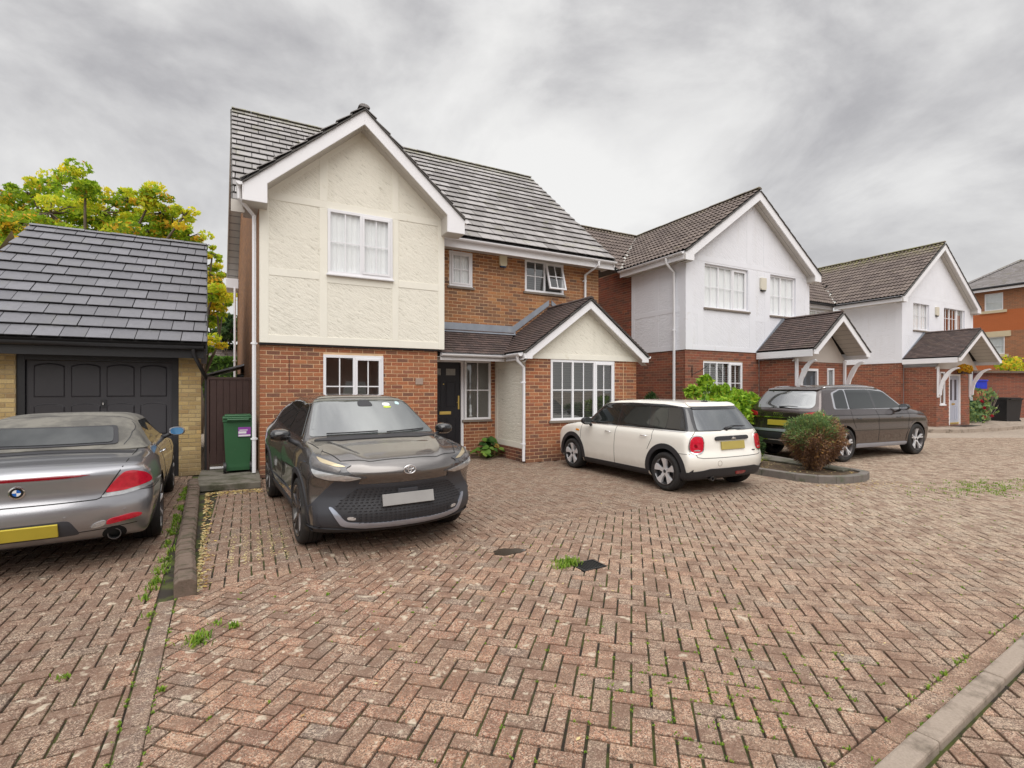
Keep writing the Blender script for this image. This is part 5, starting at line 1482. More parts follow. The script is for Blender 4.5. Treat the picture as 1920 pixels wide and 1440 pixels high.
def tree(name, label, base, h, spread, mat, nl, lsize, seed, cat='tree', group=None, crown_lo=.3, trunk_r=.22, bark=M_BARK, lean=0):
    random.seed(seed)
    t = thing(name, label, cat, base, 0, group)
    tips = []
    tr = MB()
    B = Vector(base)
    def limb(p, d, L, r, lev):
        pts = [p]; rr = [r]
        dd = d.copy()
        for k in range(4):
            dd = (dd + Vector((random.gauss(0, .16), random.gauss(0, .16), random.gauss(.05, .08)))).normalized()
            pts.append(pts[-1] + dd * L / 4); rr.append(r * (1 - .16 * (k + 1)))
        tr.tube(pts, rr, 7 if lev < 2 else 5)
        if lev >= 3: tips.append((pts[-1], L)); tips.append((pts[2], L)); return
        nb = 4 if lev == 0 else 3
        for k in range(nb):
            a = random.uniform(0, 6.28); tilt = random.uniform(.5, 1.05)
            ax = dd.orthogonal().normalized(); ax.rotate(Matrix.Rotation(a, 3, dd))
            nd = (dd * math.cos(tilt) + ax * math.sin(tilt) * spread).normalized()
            limb(pts[random.choice((3, 4, 4))], nd, L * random.uniform(.55, .8), rr[-1] * .7, lev + 1)
    limb(B, Vector((lean, 0, 1)), h * .42, trunk_r, 0)
    tr.build('trunk', bark, t, smooth=True)
    lf = MB(); per = max(1, nl // max(1, len(tips)))
    for p, L in tips:
        rr = random.uniform(.4, .75) * h * .085
        f = blob(p, (rr * 1.35, rr * 1.35, rr))
        leaf_cloud(lf, per, f, lsize, 1.6)
    lf.build('crown', mat, t, fixn=False)
    return t
def tree2(name, label, base, clusters, mat, nl, lsize, seed, trunk_r=.2):
    """trunk with limbs reaching into each leaf cluster"""
    random.seed(seed); t = thing(name, label, 'tree', base); B = Vector(base); tr = MB(); lf = MB()
    zt = min(c[2] for c in clusters) * .55
    F_ = B + Vector((0, 0, zt)); tr.tube([B, B + Vector((.05, .03, zt * .5)), F_], [trunk_r, trunk_r * .8, trunk_r * .62], 9)
    vol = sum(c[3] ** 2 for c in clusters)
    for (x, y, z, r) in clusters:
        C_ = Vector((x, y, z)); M_ = F_.lerp(C_, .5) + Vector((random.gauss(0, .2), random.gauss(0, .2), random.uniform(.1, .4)))
        tr.tube([F_, M_, C_], [trunk_r * .4, trunk_r * .25, .03], 6)
        k = max(5, int(r * 15)); n_ = int(nl * r * r / vol / k)
        for _ in range(k):
            v = Vector((random.gauss(0, 1), random.gauss(0, 1), random.gauss(0, 1))).normalized() * r * random.uniform(.35, 1.12)
            v.z *= .75; q = C_ + v; tr.tube([C_, C_ + v * .5 + Vector((0, 0, .08)), q], [.028, .016, .006], 4)
            rr = random.uniform(.20, .40) * min(1.0, r)
            leaf_cloud(lf, n_, blob(q, (rr * 1.3, rr * 1.3, rr * .7)), lsize, 1.9, tone=.52 + .45 * v.z / max(r, .1) + random.gauss(0, .17))
    tr.build('trunk', M_BARK, t, smooth=True); lf.build('crown', mat, t, fixn=False)
def at_px(x, y, D):     # a point seen in that direction at depth D, used to set where far crowns stand
    k = (x - 960) / 932
    return (D * (FW[0] + RT[0] * k), D * (FW[1] + RT[1] * k), 1.6 - (y - 730) / 932 * D)
def cl(pts, D): return [(*at_px(x, y, D + random.uniform(-.9, .9)), r) for x, y, r in pts]
random.seed(2)
tree2('maple_tree', 'large maple turning yellow behind the slate roofed garage', (at_px(190, 900, 17)[0], at_px(190, 900, 17)[1], 0),
      cl([(60, 365, .85), (110, 350, .8), (160, 350, .7), (95, 400, 1.1), (190, 400, 1.2), (150, 450, 1.3), (240, 375, .6), (285, 372, .65), (300, 400, .8), (260, 440, 1.2), (325, 425, .75), (345, 405, .45), (40, 420, .9), (90, 470, 1.3), (200, 500, 1.5), (300, 480, 1.1), (30, 385, .5), (355, 445, .5)], 16.5), M_LEAFM, 26000, .085, 11)
random.seed(4)
tree2('maple_tree', 'smaller yellowing tree showing past the right end of the garage roof', (at_px(375, 900, 18)[0], at_px(375, 900, 18)[1], 0),
      cl([(385, 462, .35), (398, 478, .3), (385, 500, .5), (400, 520, .4), (400, 555, .7), (408, 585, .45), (385, 560, .8), (420, 560, .4), (395, 600, .5), (385, 650, .6)], 18), M_LEAFM, 6500, .085, 21, .12)
tree2('dark_tree', 'thin dark green tree seen through the gap over the side gate', (at_px(425, 900, 30)[0], at_px(425, 900, 30)[1], 0),
      cl([(420, 605, .8), (435, 620, .8), (410, 630, .6), (430, 645, .9), (440, 600, .5)], 30), M_LEAFD, 2200, .16, 5, .12)
tree2('maple_tree', 'yellow green tree at the far left edge beyond the garage', (at_px(-10, 900, 19)[0], at_px(-10, 900, 19)[1], 0),
      cl([(-30, 440, 1.1), (10, 430, .8), (5, 470, 1.0), (20, 500, .9), (-20, 520, 1.2), (5, 540, .8)], 19), M_LEAFM, 12000, .10, 15)
random.seed(3)
# hedge, roof and shed seen through the gap
hd = thing('conifer_hedge', 'clipped green conifer hedge glimpsed above the brown side gate', 'hedge', (-1.4, 26, 0))
mb = MB(); leaf_cloud(mb, 6000, lambda: Vector((random.uniform(-4, 1.5), 26 + random.choice((-1, 1)) * random.uniform(.35, .5) if random.random() < .6 else 26 + random.uniform(-.5, .5), random.uniform(.3, 2.95) if random.random() < .6 else 2.9 + random.uniform(-.1, .15))), .12); mb.build('foliage', M_LEAFC, hd, fixn=False)
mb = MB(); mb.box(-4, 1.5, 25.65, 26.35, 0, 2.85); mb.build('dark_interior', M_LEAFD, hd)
bh = thing('distant_house', 'brown roofed house glimpsed in the gap beyond the hedge', 'house', (-1, 37, 0))
mb = MB(); mb.box(-5, 3, 34.5, 40, 0, 3.5); mb.build('wall', M_FLATRED, bh)
slope_roof(bh, (0, 34, 3.4), (1, 0, 0), (0, 1, .55), [(-5.5, 0), (3.5, 0), (3.5, 2.0), (-5.5, 2.0)], M_TILE2, .3, .33, limit=0)
sh = thing('garden_shed', 'pale grey sloping shed roof just above the side gate', 'shed', (-.4, 16, 0))
mb = MB(); mb.box(-.9, .1, 15, 17, 0, 1.9); mb.build('wall', M_GATE, sh)
mb = MB(); mb.add([(-1.0, 14.9, 1.98), (.15, 14.9, 2.35), (.15, 17, 2.35), (-1.0, 17, 1.98), (-1.0, 14.9, 1.94), (.15, 14.9, 2.30), (.15, 17, 2.30), (-1.0, 17, 1.94)], [(0, 1, 2, 3), (7, 6, 5, 4), (0, 4, 5, 1), (1, 5, 6, 2)]); mb.build('roof', plain('grey_shed_felt', (.42, .45, .5), .5), sh)

def bush(name, label, cat, c, r, mat, n, size, inner, group=None, aspect=1.7, base=None):
    t = thing(name, label, cat, base or (c[0], c[1], 0), 0, group)
    mb = MB(); leaf_cloud(mb, n, blob(c, r), size, aspect); mb.build('foliage', mat, t, fixn=False)
    return t
# laurel hedge: knobbly mass of bright leaves
lh = thing('laurel_hedge', 'bright lime green hedge behind the white hatchback and brown car', 'hedge', (10.4, 8.6, 0))
mb = MB()
for k in range(135):
    if k >= 105: cx_ = random.uniform(9.9, 10.9); cy_ = random.uniform(8.0, 8.9); cz_ = random.uniform(.3, 1.40)
    elif k < 50: t_ = random.random(); cx_ = 8.95 + 1.2 * t_ + random.uniform(-.12, .3); cy_ = 7.1 + 2.0 * t_; cz_ = random.uniform(.2, 1.22)
    else: cx_ = random.uniform(10.1, 12.3); cy_ = random.uniform(8.5, 9.2); cz_ = random.uniform(.25, 1.36)
    leaf_cloud(mb, 200, blob((cx_, cy_, cz_), (.30, .30, .24)), .070, 2.3, .5)
for k in range(12): leaf_cloud(mb, 40, blob((random.uniform(9.2, 11.8), random.uniform(8.5, 9.0), random.uniform(1.5, 1.62)), (.12, .12, .12)), .08, 2.4, .8)
leaf_cloud(mb, 130, blob((10.45, 9.0, 1.78), (.22, .15, .22)), .09, 2.2, .8)
mb.build('foliage', M_LEAFL, lh, fixn=False)
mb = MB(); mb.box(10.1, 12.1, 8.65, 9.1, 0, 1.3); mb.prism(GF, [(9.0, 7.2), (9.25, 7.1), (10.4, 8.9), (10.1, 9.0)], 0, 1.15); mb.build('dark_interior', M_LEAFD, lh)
# round half-browned shrub in the bed
rs = thing('round_shrub', 'rounded shrub half green half browned in the kerbed bed by the brown car', 'bush', (9.35, 5.55, .09))
C = Vector((9.35, 5.55, .66))
def shrub_pt():
    while True:
        v = Vector((random.gauss(0, 1), random.gauss(0, 1), random.gauss(0, 1))).normalized()
        r = random.uniform(.80, 1.03) if random.random() < .75 else random.uniform(.3, .9)
        p = Vector((v.x * .50, v.y * .47, v.z * .46))
        if p.z < 0:
            k = 1 + p.z * .95; p.x *= k; p.y *= k; p.z *= 1.15
        bump = 1 + .09 * math.sin(v.x * 7 + v.z * 5 + 1) + .07 * math.sin(v.y * 11 + v.z * 9) + random.gauss(0, .035)
        return C + p * r * bump
mg, mbn = MB(), MB()
rt = Vector((RT[0], RT[1], 0)); 
for k in range(30000):
    p = shrub_pt(); q = p - C
    gs = q.z * 2.2 - q.dot(rt) * .7 + random.gauss(0, .28) + .25 * math.sin(q.x * 11) * math.cos(q.y * 9)
    tgt = mg if gs > .44 else mbn
    dirn = (q.normalized() + Vector((random.gauss(0, .5), random.gauss(0, .5), random.gauss(.2, .5)))).normalized()
    L = random.uniform(.025, .06); s_ = dirn.cross(Vector((random.gauss(0, 1), random.gauss(0, 1), random.gauss(0, 1)))).normalized() * .008
    tgt.add([p - s_, p + s_, p + dirn * L], [(0, 1, 2)], random.random())
mg.build('green_foliage', M_SHRUBG, rs, fixn=False); mbn.build('browned_foliage', M_SHRUBB, rs, fixn=False)
mb = MB()
for k in range(16):
    a = random.uniform(0, 6.28); q = Vector((math.cos(a) * .32, math.sin(a) * .32, random.uniform(.4, .75)))
    mb.tube([Vector((9.35 + random.uniform(-.04, .04), 5.55 + random.uniform(-.04, .04), .07)), Vector((9.35, 5.55, .07)) + q * .55 + Vector((0, 0, .05)), Vector((9.35, 5.55, .07)) + q], [.016, .01, .004], 5)
mb.build('stem', M_BARK, rs)
# strappy yellow plant at the bed's edge
hs = thing('striped_grass_plant', 'yellow green strap leaved plant beside the white hatchback tail', 'plant', (8.72, 6.35, .1))
mb = MB()
def strap(mb, B, ang, L, h, w_, r, droop=1.3, n=6):
    d_ = Vector((math.cos(ang), math.sin(ang), 0)); sd = Vector((-d_.y, d_.x, 0)); prev = None
    for k in range(n + 1):
        t = k / n; P = Vector(B) + d_ * L * t + Vector((0, 0, h * (math.sin(t * math.pi * .5 * droop)))); ww = w_ * (1 - t ** 2) + .001
        cur = (P - sd * ww, P + sd * ww)
        if prev: mb.quad(prev[0], prev[1], cur[1], cur[0], r)
        prev = cur
for k in range(60): strap(mb, (8.72 + random.uniform(-.05, .05), 6.35 + random.uniform(-.06, .06), .1), random.uniform(0, 6.28), random.uniform(.12, .26), random.uniform(.12, .28), .011, random.random())
mb.build('leaves', M_HOSTA, hs, fixn=False)
bush('low_dark_shrub', 'small dark leafy plant between the striped plant and brown car bumper', 'plant', (9.05, 6.7, .42), (.3, .3, .32), M_LEAFD, 900, .06, None)
# round-leaved plant at the front door
rp = thing('round_leaved_plant', 'low plant with big round green leaves at the corner by the front door', 'plant', (5.0, 10.55, 0))
for k in range(70):
    a = random.uniform(0, 6.28); rr_ = abs(random.gauss(0, .22)); c_ = Vector((4.98 + math.cos(a) * rr_ * 1.05, 10.5 + math.sin(a) * rr_ * .8, .08 + .36 * math.exp(-rr_ * rr_ * 9) * random.uniform(.5, 1.1)))
    nv = Vector((math.cos(a) * .5 + random.gauss(0, .3), math.sin(a) * .5 - .35 + random.gauss(0, .3), 1)).normalized(); t_ = nv.orthogonal().normalized(); b_ = nv.cross(t_); R0 = random.uniform(.045, .085)
    pts = [c_ + (t_ * math.cos(q) + b_ * math.sin(q)) * R0 * (1 + .05 * math.sin(5 * q)) + nv * .012 * math.cos(2 * q) for q in [2 * math.pi * j / 10 for j in range(10)]]
    mb = MB(); mb.add(pts + [c_ - nv * .01], [(j, (j + 1) % 10, 10) for j in range(10)], 0.)
    mb.tube([Vector((4.98 + random.uniform(-.06, .06), 10.5, 0)), c_ - nv * .012], .004, 4)
    mb.build('leaf', M_ROUNDL, rp, smooth=True, fixn=False)
bush('small_conifer', 'small dark green conifer against the brick wall right of the bay window', 'plant', (9.15, 9.6, .75), (.28, .26, .82), M_LEAFD, 2200, .05, None)
# roses, bins and box by the far house
rb = thing('rose_bush', 'straggly rose bush with red blooms in front of the black bins by the far wall', 'bush', (30.0, 9.9, 0))
mb = MB()
for k in range(26):
    c_ = (random.uniform(27.9, 30.3), random.uniform(9.6, 10.4), random.uniform(.2, 1.5)); leaf_cloud(mb, 26, blob(c_, (.42, .3, .26)), .11, 1.6)
mb.build('foliage', M_SHRUBG, rb, fixn=False)
for k in range(4):
    mb = MB(); leaf_cloud(mb, 26, blob((random.uniform(28.2, 30.2), 9.5, random.uniform(.3, 1.3)), (.06, .05, .06)), .07, 1.2); mb.build('bloom', M_ROSE, rb, fixn=False)
mb = MB()
for k in range(14): x_ = random.uniform(29, 31.4); mb.tube([(30.2, 10, 0), (x_, 9.9, random.uniform(.9, 1.6))], .015, 5)
mb.build('stem', M_BARK, rb)
hb = thing('flower_basket', 'hanging basket of amber flowers above the pale grey door', 'hanging basket', (25.9, 9.2, 2.1))
mb = MB(); leaf_cloud(mb, 700, blob((25.75, 9.2, 2.42), (.62, .16, .20)), .07, 1.3); mb.build('flowers', M_FLOWER, hb, fixn=False)
mb = MB(); mb.box(25.35, 26.15, 9.12, 9.3, 2.22, 2.36); mb.build('trough', M_GATE, hb)

# ---- weeds, moss tufts and fallen leaves
def tuft(mb, x, y, r, n, h):
    for k in range(n):
        a = random.uniform(0, 6.28); q = abs(random.gauss(0, r)); strap(mb, (x + math.cos(a) * q, y + math.sin(a) * q, -.004), random.uniform(0, 6.28), random.uniform(.2, 1) * h, random.uniform(.3, 1) * h, .0022 + h * .03, random.random(), 1.5, 3)
wd = MB()
for (x, y, r, n, h) in [(-.28, 3.72, .05, 90, .06), (-.08, 3.83, .02, 40, .045), (-.19, 3.95, .03, 24, .03), (2.62, 3.78, .06, 120, .06), (2.50, 3.74, .05, 70, .045), (2.56, 3.85, .05, 60, .04), (-.40, 3.2, .01, 20, .03),
                         (.55, 4.1, .015, 18, .02), (-.9, 3.6, .03, 24, .03), (-.62, 4.3, .03, 24, .035)]: tuft(wd, x, y, r, n, h)
for k in range(70):    # along the strip and kerb foot
    t = random.random() ** .8; y = 4.6 + t * 5.0; x = -.545 - .045 * (y - 4.6) - .10 + random.gauss(0, .02); tuft(wd, x, y, .025, random.randint(6, 20), .05)
for k in range(60):
    y = random.uniform(1.5, 4.6); x = -.36 - .0436 * (y - .3) + random.choice((-.062, .062)); tuft(wd, x, y, .006, random.randint(3, 8), .016)
for k in range(900):   # joints of the court
    x = random.uniform(-.2, 9) if k % 2 else random.gauss(2.1, .7); y = random.uniform(1.45, 4.7) if k % 2 else random.gauss(1.75, .35)
    if y < 1.43: continue
    a, b_ = f45.e.dot(Vector((x, y, 0))), f45.u.dot(Vector((x, y, 0)))
    if random.random() < .5: a = round(a / .1) * .1
    else: b_ = round(b_ / .1) * .1
    p_ = f45.p(a, b_, 0)
    if random.random() < .35 + .5 * (math.sin(x * 1.9) * math.sin(y * 2.3) > .1): tuft(wd, p_.x, p_.y, .008, random.randint(3, 8), .013)
for k in range(110): x = random.uniform(1.5, 6); tuft(wd, x, kline(x, random.choice((.10, .10, .212))) + random.gauss(0, .006), .010, random.randint(3, 8), .022)
for k in range(160):   # patch of moss and grass far right
    x, y = 10.6 + random.gauss(0, .75), 3.55 + random.gauss(0, .28); tuft(wd, x, y, .05, 7, .035)
ob = wd.build('paving_weeds', M_WEED, fixn=False); ob['kind'] = 'stuff'
fv = MB()
def flat_leaf(mb, x, y, z, s_, r):
    a = random.uniform(0, 6.28); t_ = Vector((math.cos(a), math.sin(a), random.uniform(-.1, .25))) * s_; b_ = Vector((-math.sin(a), math.cos(a), random.uniform(-.1, .25))) * s_ * .55; c_ = Vector((x, y, z + .004))
    mb.add([c_ - t_, c_ - b_, c_ + t_, c_ + b_], [(0, 1, 2, 3)], r)
for k in range(420):
    y = random.uniform(4.7, 9.0); x = -.37 - .045 * (y - 4.6) + abs(random.gauss(0, .05)); flat_leaf(fv, x, y, .001, random.uniform(.012, .03), random.random())
for k in range(300): flat_leaf(fv, random.uniform(-.55, .2), 8.98 - abs(random.gauss(0, .16)), .001, random.uniform(.012, .03), .35 + .4 * random.random())
for k in range(120): flat_leaf(fv, random.uniform(-.3, 8), random.uniform(1.6, 8.5), .002, random.uniform(.008, .02), random.random())
for k in range(260): a = random.uniform(0, 1); flat_leaf(fv, 8.3 + a * 1.7, 4.75 - abs(random.gauss(0, .35)) + (.25 if a < .2 else 0), .002, random.uniform(.01, .022), random.random())
for k in range(240): flat_leaf(fv, random.uniform(8.6, 9.9), random.uniform(5.0, 7.5), .095, random.uniform(.012, .03), random.random())
ob = fv.build('fallen_leaves', M_FALLEN, fixn=False); ob['kind'] = 'stuff'
pd = MB()
for cx_ in (-.14, -.02, .10, .22, .33):
    y0 = 5.0 + abs(cx_ - .1) * .6
    for k in range(110): flat_leaf(pd, cx_ + random.gauss(0, .013 + .016 * (random.random() < .3)), random.choice((random.gauss(5.35, .12), random.gauss(5.75, .16), random.gauss(6.1, .2))), .001, random.uniform(.005, .012), random.random())
for k in range(380): y = random.uniform(4.62, 6.6); flat_leaf(pd, -.365 - .045 * (y - 4.6) + abs(random.gauss(0, .018)), y, .001, random.uniform(.005, .013), random.random())
ob = pd.build('petal_litter', M_FALLENY, fixn=False); ob['kind'] = 'stuff'

# ================================================================== BINS, FAR BUILDING, WALL
def wheelie(name, label, loc, rz, body, w_=.50, d_=.55, h=1.0, sticker=None, group=None):
    t = thing(name, label, 'bin', loc, rz, group)
    b = MB(); x0, x1 = w_ / 2, w_ / 2 * .84
    def ring(z, s): return [(-w_ / 2 * s, -d_ / 2 * s, z), (w_ / 2 * s, -d_ / 2 * s, z), (w_ / 2 * s, d_ / 2 * s, z), (-w_ / 2 * s, d_ / 2 * s, z)]
    zs = [(.04, .80), (.10, .84), (.16, .84), (h - .16, .985), (h - .10, 1.0), (h - .10, 1.05), (h - .05, 1.05)]
    vs = []; 
    for z, s in zs: vs += ring(z, s)
    fs = [(3, 2, 1, 0)] + [(4 * i + k, 4 * i + (k + 1) % 4, 4 * (i + 1) + (k + 1) % 4, 4 * (i + 1) + k) for i in range(len(zs) - 1) for k in range(4)] + [tuple(range(4 * len(zs) - 4, 4 * len(zs)))]
    b.add(vs, fs); b.build('body', body, t, local=True, bevel=.012)
    l = MB(); l.prism(Fr((0, 0, 0), (1, 0, 0), (0, 1, 0), (0, 0, 1)), [(-w_ * .53, -d_ * .56), (w_ * .53, -d_ * .56), (w_ * .53, d_ * .52), (-w_ * .53, d_ * .52)], h - .048, h - .015)
    l.prism(Fr((0, 0, 0), (1, 0, 0), (0, 1, 0), (0, 0, 1)), [(-w_ * .46, -d_ * .46), (w_ * .46, -d_ * .46), (w_ * .46, d_ * .45), (-w_ * .46, d_ * .45)], h - .015, h + .02)
    l.build('lid', body, t, local=True, bevel=.012)
    hb_ = MB(); hb_.tube([(-w_ * .36, -d_ * .60, h - .06), (w_ * .36, -d_ * .60, h - .06)], .016, 8); hb_.box(-w_ * .38, -w_ * .32, -d_ * .6, -d_ * .5, h - .08, h - .03); hb_.box(w_ * .32, w_ * .38, -d_ * .6, -d_ * .5, h - .08, h - .03)
    hb_.build('handle', body, t, local=True)
    for s in (-1, 1):
        wh = MB(); wh.lathe((s * w_ * .40, -d_ * .36, .10), (s, 0, 0), [(.0, 0), (.10, 0), (.10, .045), (.0, .045)], 16); wh.build('wheel', M_IRON, t, local=True)
    if sticker:
        s_ = MB(); s_.fbox(Fr((0, -d_ * .5, 0), (1, 0, 0), (0, 0, 1), (0, -1, 0)), .0, .20, h - .37, h - .20, -.01, .006); st_ = s_.build('sticker', sticker[0], t, local=True)
        q = MB(); q.fbox(Fr((0, -d_ * .5, 0), (1, 0, 0), (0, 0, 1), (0, -1, 0)), .005, .13, h - .315, h - .275, .006, .007); q.fbox(Fr((0, -d_ * .5, 0), (1, 0, 0), (0, 0, 1), (0, -1, 0)), .005, .195, h - .365, h - .335, .006, .007)
        q.fbox(Fr((0, -d_ * .5, 0), (1, 0, 0), (0, 0, 1), (0, -1, 0)), .02, .15, h - .262, h - .245, .006, .007)
        q.build('print', M_WHITEPL, st_, local=True)
    return t
M_GBIN = plain('green_bin_plastic', (.035, .115, .05), .42, .1, 3, dirt=((.10, .14, .09), 5, .62))
wheelie('wheelie_bin', 'green wheelie bin with purple and white sticker in front of the side gate', (-.16, 10.42, .10), rad(2), M_GBIN, .46, .5, 1.02, (plain('purple_sticker', (.28, .06, .36), .5, .1),))
wheelie('wheelie_bin', 'black wheelie bin standing right of the rose bush by the far brick wall', (31.6, 9.8, 0), rad(-20), M_BLACKP, .85, .8, 1.2)
wheelie('wheelie_bin', 'green wheelie bin half hidden among the leaves of the rose bush', (30.2, 10.5, 0), rad(-10), M_GBIN, .55, .6, 1.05)
bx = thing('storage_box', 'bright blue plastic box on a brown timber bin store above the rose bush', 'box', (32.9, 11.2, 0))
mb = MB(); mb.box(32.1, 33.3, 11.0, 11.5, 1.62, 2.04); mb.box(32.06, 33.34, 10.96, 11.52, 2.0, 2.08); mb.build('lid', plain('bright_blue_plastic', (.01, .05, .55), .35, .1, 3), bx, bevel=.03)
mb = MB(); mb.box(32.1, 33.3, 11.02, 11.5, 0, 1.615); mb.build('store_front', plain('orange_brown_timber', (.32, .13, .06), .7, .2, 4), bx)
# kerb and pavement before the farther house
b = MB(); b.prism(GF, [(22.4, 10.4), (22.3, 9.2), (23.2, 8.5), (26.0, 8.15), (40, 8.2), (40, 10.8), (22.4, 10.8)], -.03, .11)
pv = b.build('pavement', M_KERB); pv['kind'] = 'structure'
mb = MB(); mb.box(25.0, 26.4, 8.9, 9.4, .11, .125); tag(mb.build('door_mat', M_IRON), 'dark doormat in front of the pale grey door', 'doormat')
mb = MB(); mb.quad((21.0, 5.2, .004), (24.0, 4.7, .004), (24.05, 4.82, .004), (21.05, 5.32, .004)); o_ = mb.build('bay_marking', M_WHITEB, fixn=False); tag(o_, 'white painted parking line on the paving at the far right', 'road marking')
# boundary wall far right
wv = thing('boundary_wall', 'red brick garden wall at the right edge behind the black bin', 'wall', (38, 10.5, 0))
fwl = Fr((33.2, 11.6, 0), (1, -.42, 0), (0, 0, 1))
mb = MB(); mb.fbox(fwl, 0, 9, 0, 2.45, -.2, .0) if fwl.n.y < 0 else mb.fbox(fwl, 0, 9, 0, 2.45, 0, .2); mb.build('wall', M_FLATRED, wv)
mb = MB(); mb.fbox(fwl, -.1, 9.1, 2.45, 2.55, -.25, .25); mb.build('coping', M_EDGE, wv)
ck = thing('climbing_shrub', 'sparse yellowing shrub spilling over the top of the garden wall', 'bush', (37.5, 10.6, 0))
mb = MB()
for k in range(14): leaf_cloud(mb, 70, blob((random.uniform(34.5, 40), 10.9, random.uniform(2.6, 3.2)), (.5, .4, .25)), .10)
mb.build('foliage', M_LEAFM, ck, fixn=False)
mb = MB()
for k in range(6): mb.tube([(36 + k * .6, 11.3, 0), (36 + k * .7, 11, 2.8)], .03, 5)
mb.build('stem', M_BARK, ck)
# apartment block
ap = thing('apartment_building', 'tall orange brick apartment block with hipped grey roof behind the farther white house', 'building', (44, 12, 0))
AX = 39.7
fa_ = west(AX, 0)
ow = [(12.40, 13.24, 6.35, 7.38), (12.33, 13.15, 3.70, 4.75)]
mb = MB(); wall_core(mb, fa_, -2, 14.6, 0, 7.6, ow, .1); mb.quad((AX, 14.6, 0), (52, 14.6, 0), (52, 14.6, 7.6), (AX, 14.6, 7.6)); mb.quad((AX, -2, 0), (52, -2, 0), (52, -2, 7.6), (AX, -2, 7.6))
mb.build('wall', M_FLATORANGE, ap, fixn=False)
for o_ in ow:
    window(ap, fa_, *o_, [(1, 1, 2, False)], recess=.05, behind='curtain')
    mb = MB(); mb.fbox(fa_, o_[0] - .18, o_[1] + .18, o_[2] - .16, o_[2], -.02, .07); mb.build('sill', M_STONE, ap)
mb = MB(); mb.fbox(fa_, 12.05, 13.5, 4.75, 5.08, -.02, .05); mb.fbox(fa_, 11.95, 14.6, 2.33, 2.56, -.02, .08); mb.build('stone_lintel', M_STONE, ap)
mb = MB(); mb.fbox(fa_, 5.0, 11.3, 6.2, 7.1, -.02, .06); mb.build('stone_lintel', M_STONE, ap) if False else None
# hipped roof: eave 7.65, sloping back
ez, rz_ = 7.68, 9.55
E0, E1, E2 = Vector((AX - .45, 15.0, ez)), Vector((AX - .45, -2.5, ez)), None
ins = 2.6
R0, R1 = Vector((AX + ins, 15.0 - ins - .0, rz_)), Vector((AX + ins, 0.2, rz_))
fr_r = Fr(E1, (0, 1, 0), (ins + .45, 0, rz_ - ez)); L_ = math.hypot(ins + .45, rz_ - ez)
slope_roof(ap, E1, (0, 1, 0), (ins + .45, 0, rz_ - ez), [(0, 0), (17.5, 0), (17.5 - ins, L_), (2.7, L_)], M_TILE4, .25, .16, limit=0, lift=.02)
b = MB(); b.quad(E0, R0, (52, 15 - ins, rz_), (52, 15, ez)); b.quad(R0, R1, (52, .2, rz_), (52, 15 - ins, rz_)); b.build('roof', M_TILE4, ap, fixn=False)
ridge(ap, tuple(E0 + Vector((0, 0, .05))), tuple(R0 + Vector((0, 0, .05))), M_TILE4, r=.14); ridge(ap, tuple(R0), tuple(R1), M_TILE4, r=.14)
mb = MB(); mb.fbox(Fr((AX - .47, 0, 0), (0, 1, 0), (0, 0, 1), (-1, 0, 0)), -2.5, 15, 7.48, 7.62, -.02, .0); mb.build('fascia', M_FASCIA, ap)
mb = MB(); mb.tube([(AX - .5, -2.5, 7.68), (AX - .5, 15, 7.68)], .07, 8); mb.build('gutter', M_BLACKP, ap)

# houses across the court, behind the photographer: seen only as reflections in glass and paintwork
op_ = thing('brick_house', 'red brick house with white windows facing the cream house across the court', 'house', (6, -16, 0))
fo = Fr((14, -13, 0), (-1, 0, 0), (0, 0, 1), (0, 1, 0))
wns = [(a, a + 1.3, z, z + 1.2) for a in (1.2, 4.2, 7.2, 10.4, 13.4, 16.4, 19.0) for z in (.9, 3.5)]
mb = MB(); wall_core(mb, fo, 0, 21, 0, 5.2, wns, .1); mb.build('wall', M_FLATRED, op_, fixn=False)
for q in wns:
    window(op_, fo, *q, [(1, 2, 2, False), (1, 2, 2, False)], recess=.03, behind='curtain')
mb = MB(); mb.quad((14.4, -12.6, 5.1), (-7.4, -12.6, 5.1), (-7.4, -17, 8.6), (14.4, -17, 8.6)); mb.quad((14.4, -21.4, 5.1), (-7.4, -21.4, 5.1), (-7.4, -17, 8.6), (14.4, -17, 8.6)); mb.build('roof', M_TILE2, op_, fixn=False)
mb = MB(); mb.box(-7.4, 14.4, -12.62, -12.58, 4.95, 5.12); mb.build('fascia', M_FASCIA, op_)
# ================================================================== CARS
def paint(name, col, metal=.55, rough=.30, flake=.0, coat=1.0):
    m, nt, b = new_mat(name)
    p = nt.node('ShaderNodeTexCoord').outputs['Object']
    c = nt.mix(nt.noise(p, 1.5, 3), tuple(x * .95 for x in col), tuple(min(1, x * 1.05) for x in col))
    # road film low down
    z = nt.node('ShaderNodeSeparateXYZ', {0: p}).outputs[2]
    lowf = nt.math('MULTIPLY', nt.ramp(z, [(.15, 1), (.55, 0)]), nt.ramp(nt.noise(p, 6, 6, .7), [(.3, .1), (.7, .4)]))
    c = nt.mix(lowf, c, (.13, .105, .085))
    nt.l.new(c, b.inputs['Base Color']); sset(b, nt, 'Metallic', metal); sset(b, nt, 'Coat Weight', coat); sset(b, nt, 'Coat Roughness', .04)
    r = nt.math('ADD', rough, nt.math('MULTIPLY', lowf, .3)); nt.l.new(r, b.inputs['Roughness'])
    return m
P_GREY = paint('gunmetal_bronze_paint', (.16, .148, .142), .75, .26)
P_SILV = paint('silver_grey_paint', (.36, .36, .38), .75, .28)
P_CREAM = paint('pepper_white_paint', (.82, .80, .74), .0, .35)
P_BROWN = paint('metallic_brown_paint', (.075, .058, .055), .65, .22)
P_BLACK = paint('gloss_black_paint', (.012, .012, .014), .2, .2)
M_CLAD = plain('matt_black_cladding', (.028, .028, .032), .55, .1, 6)
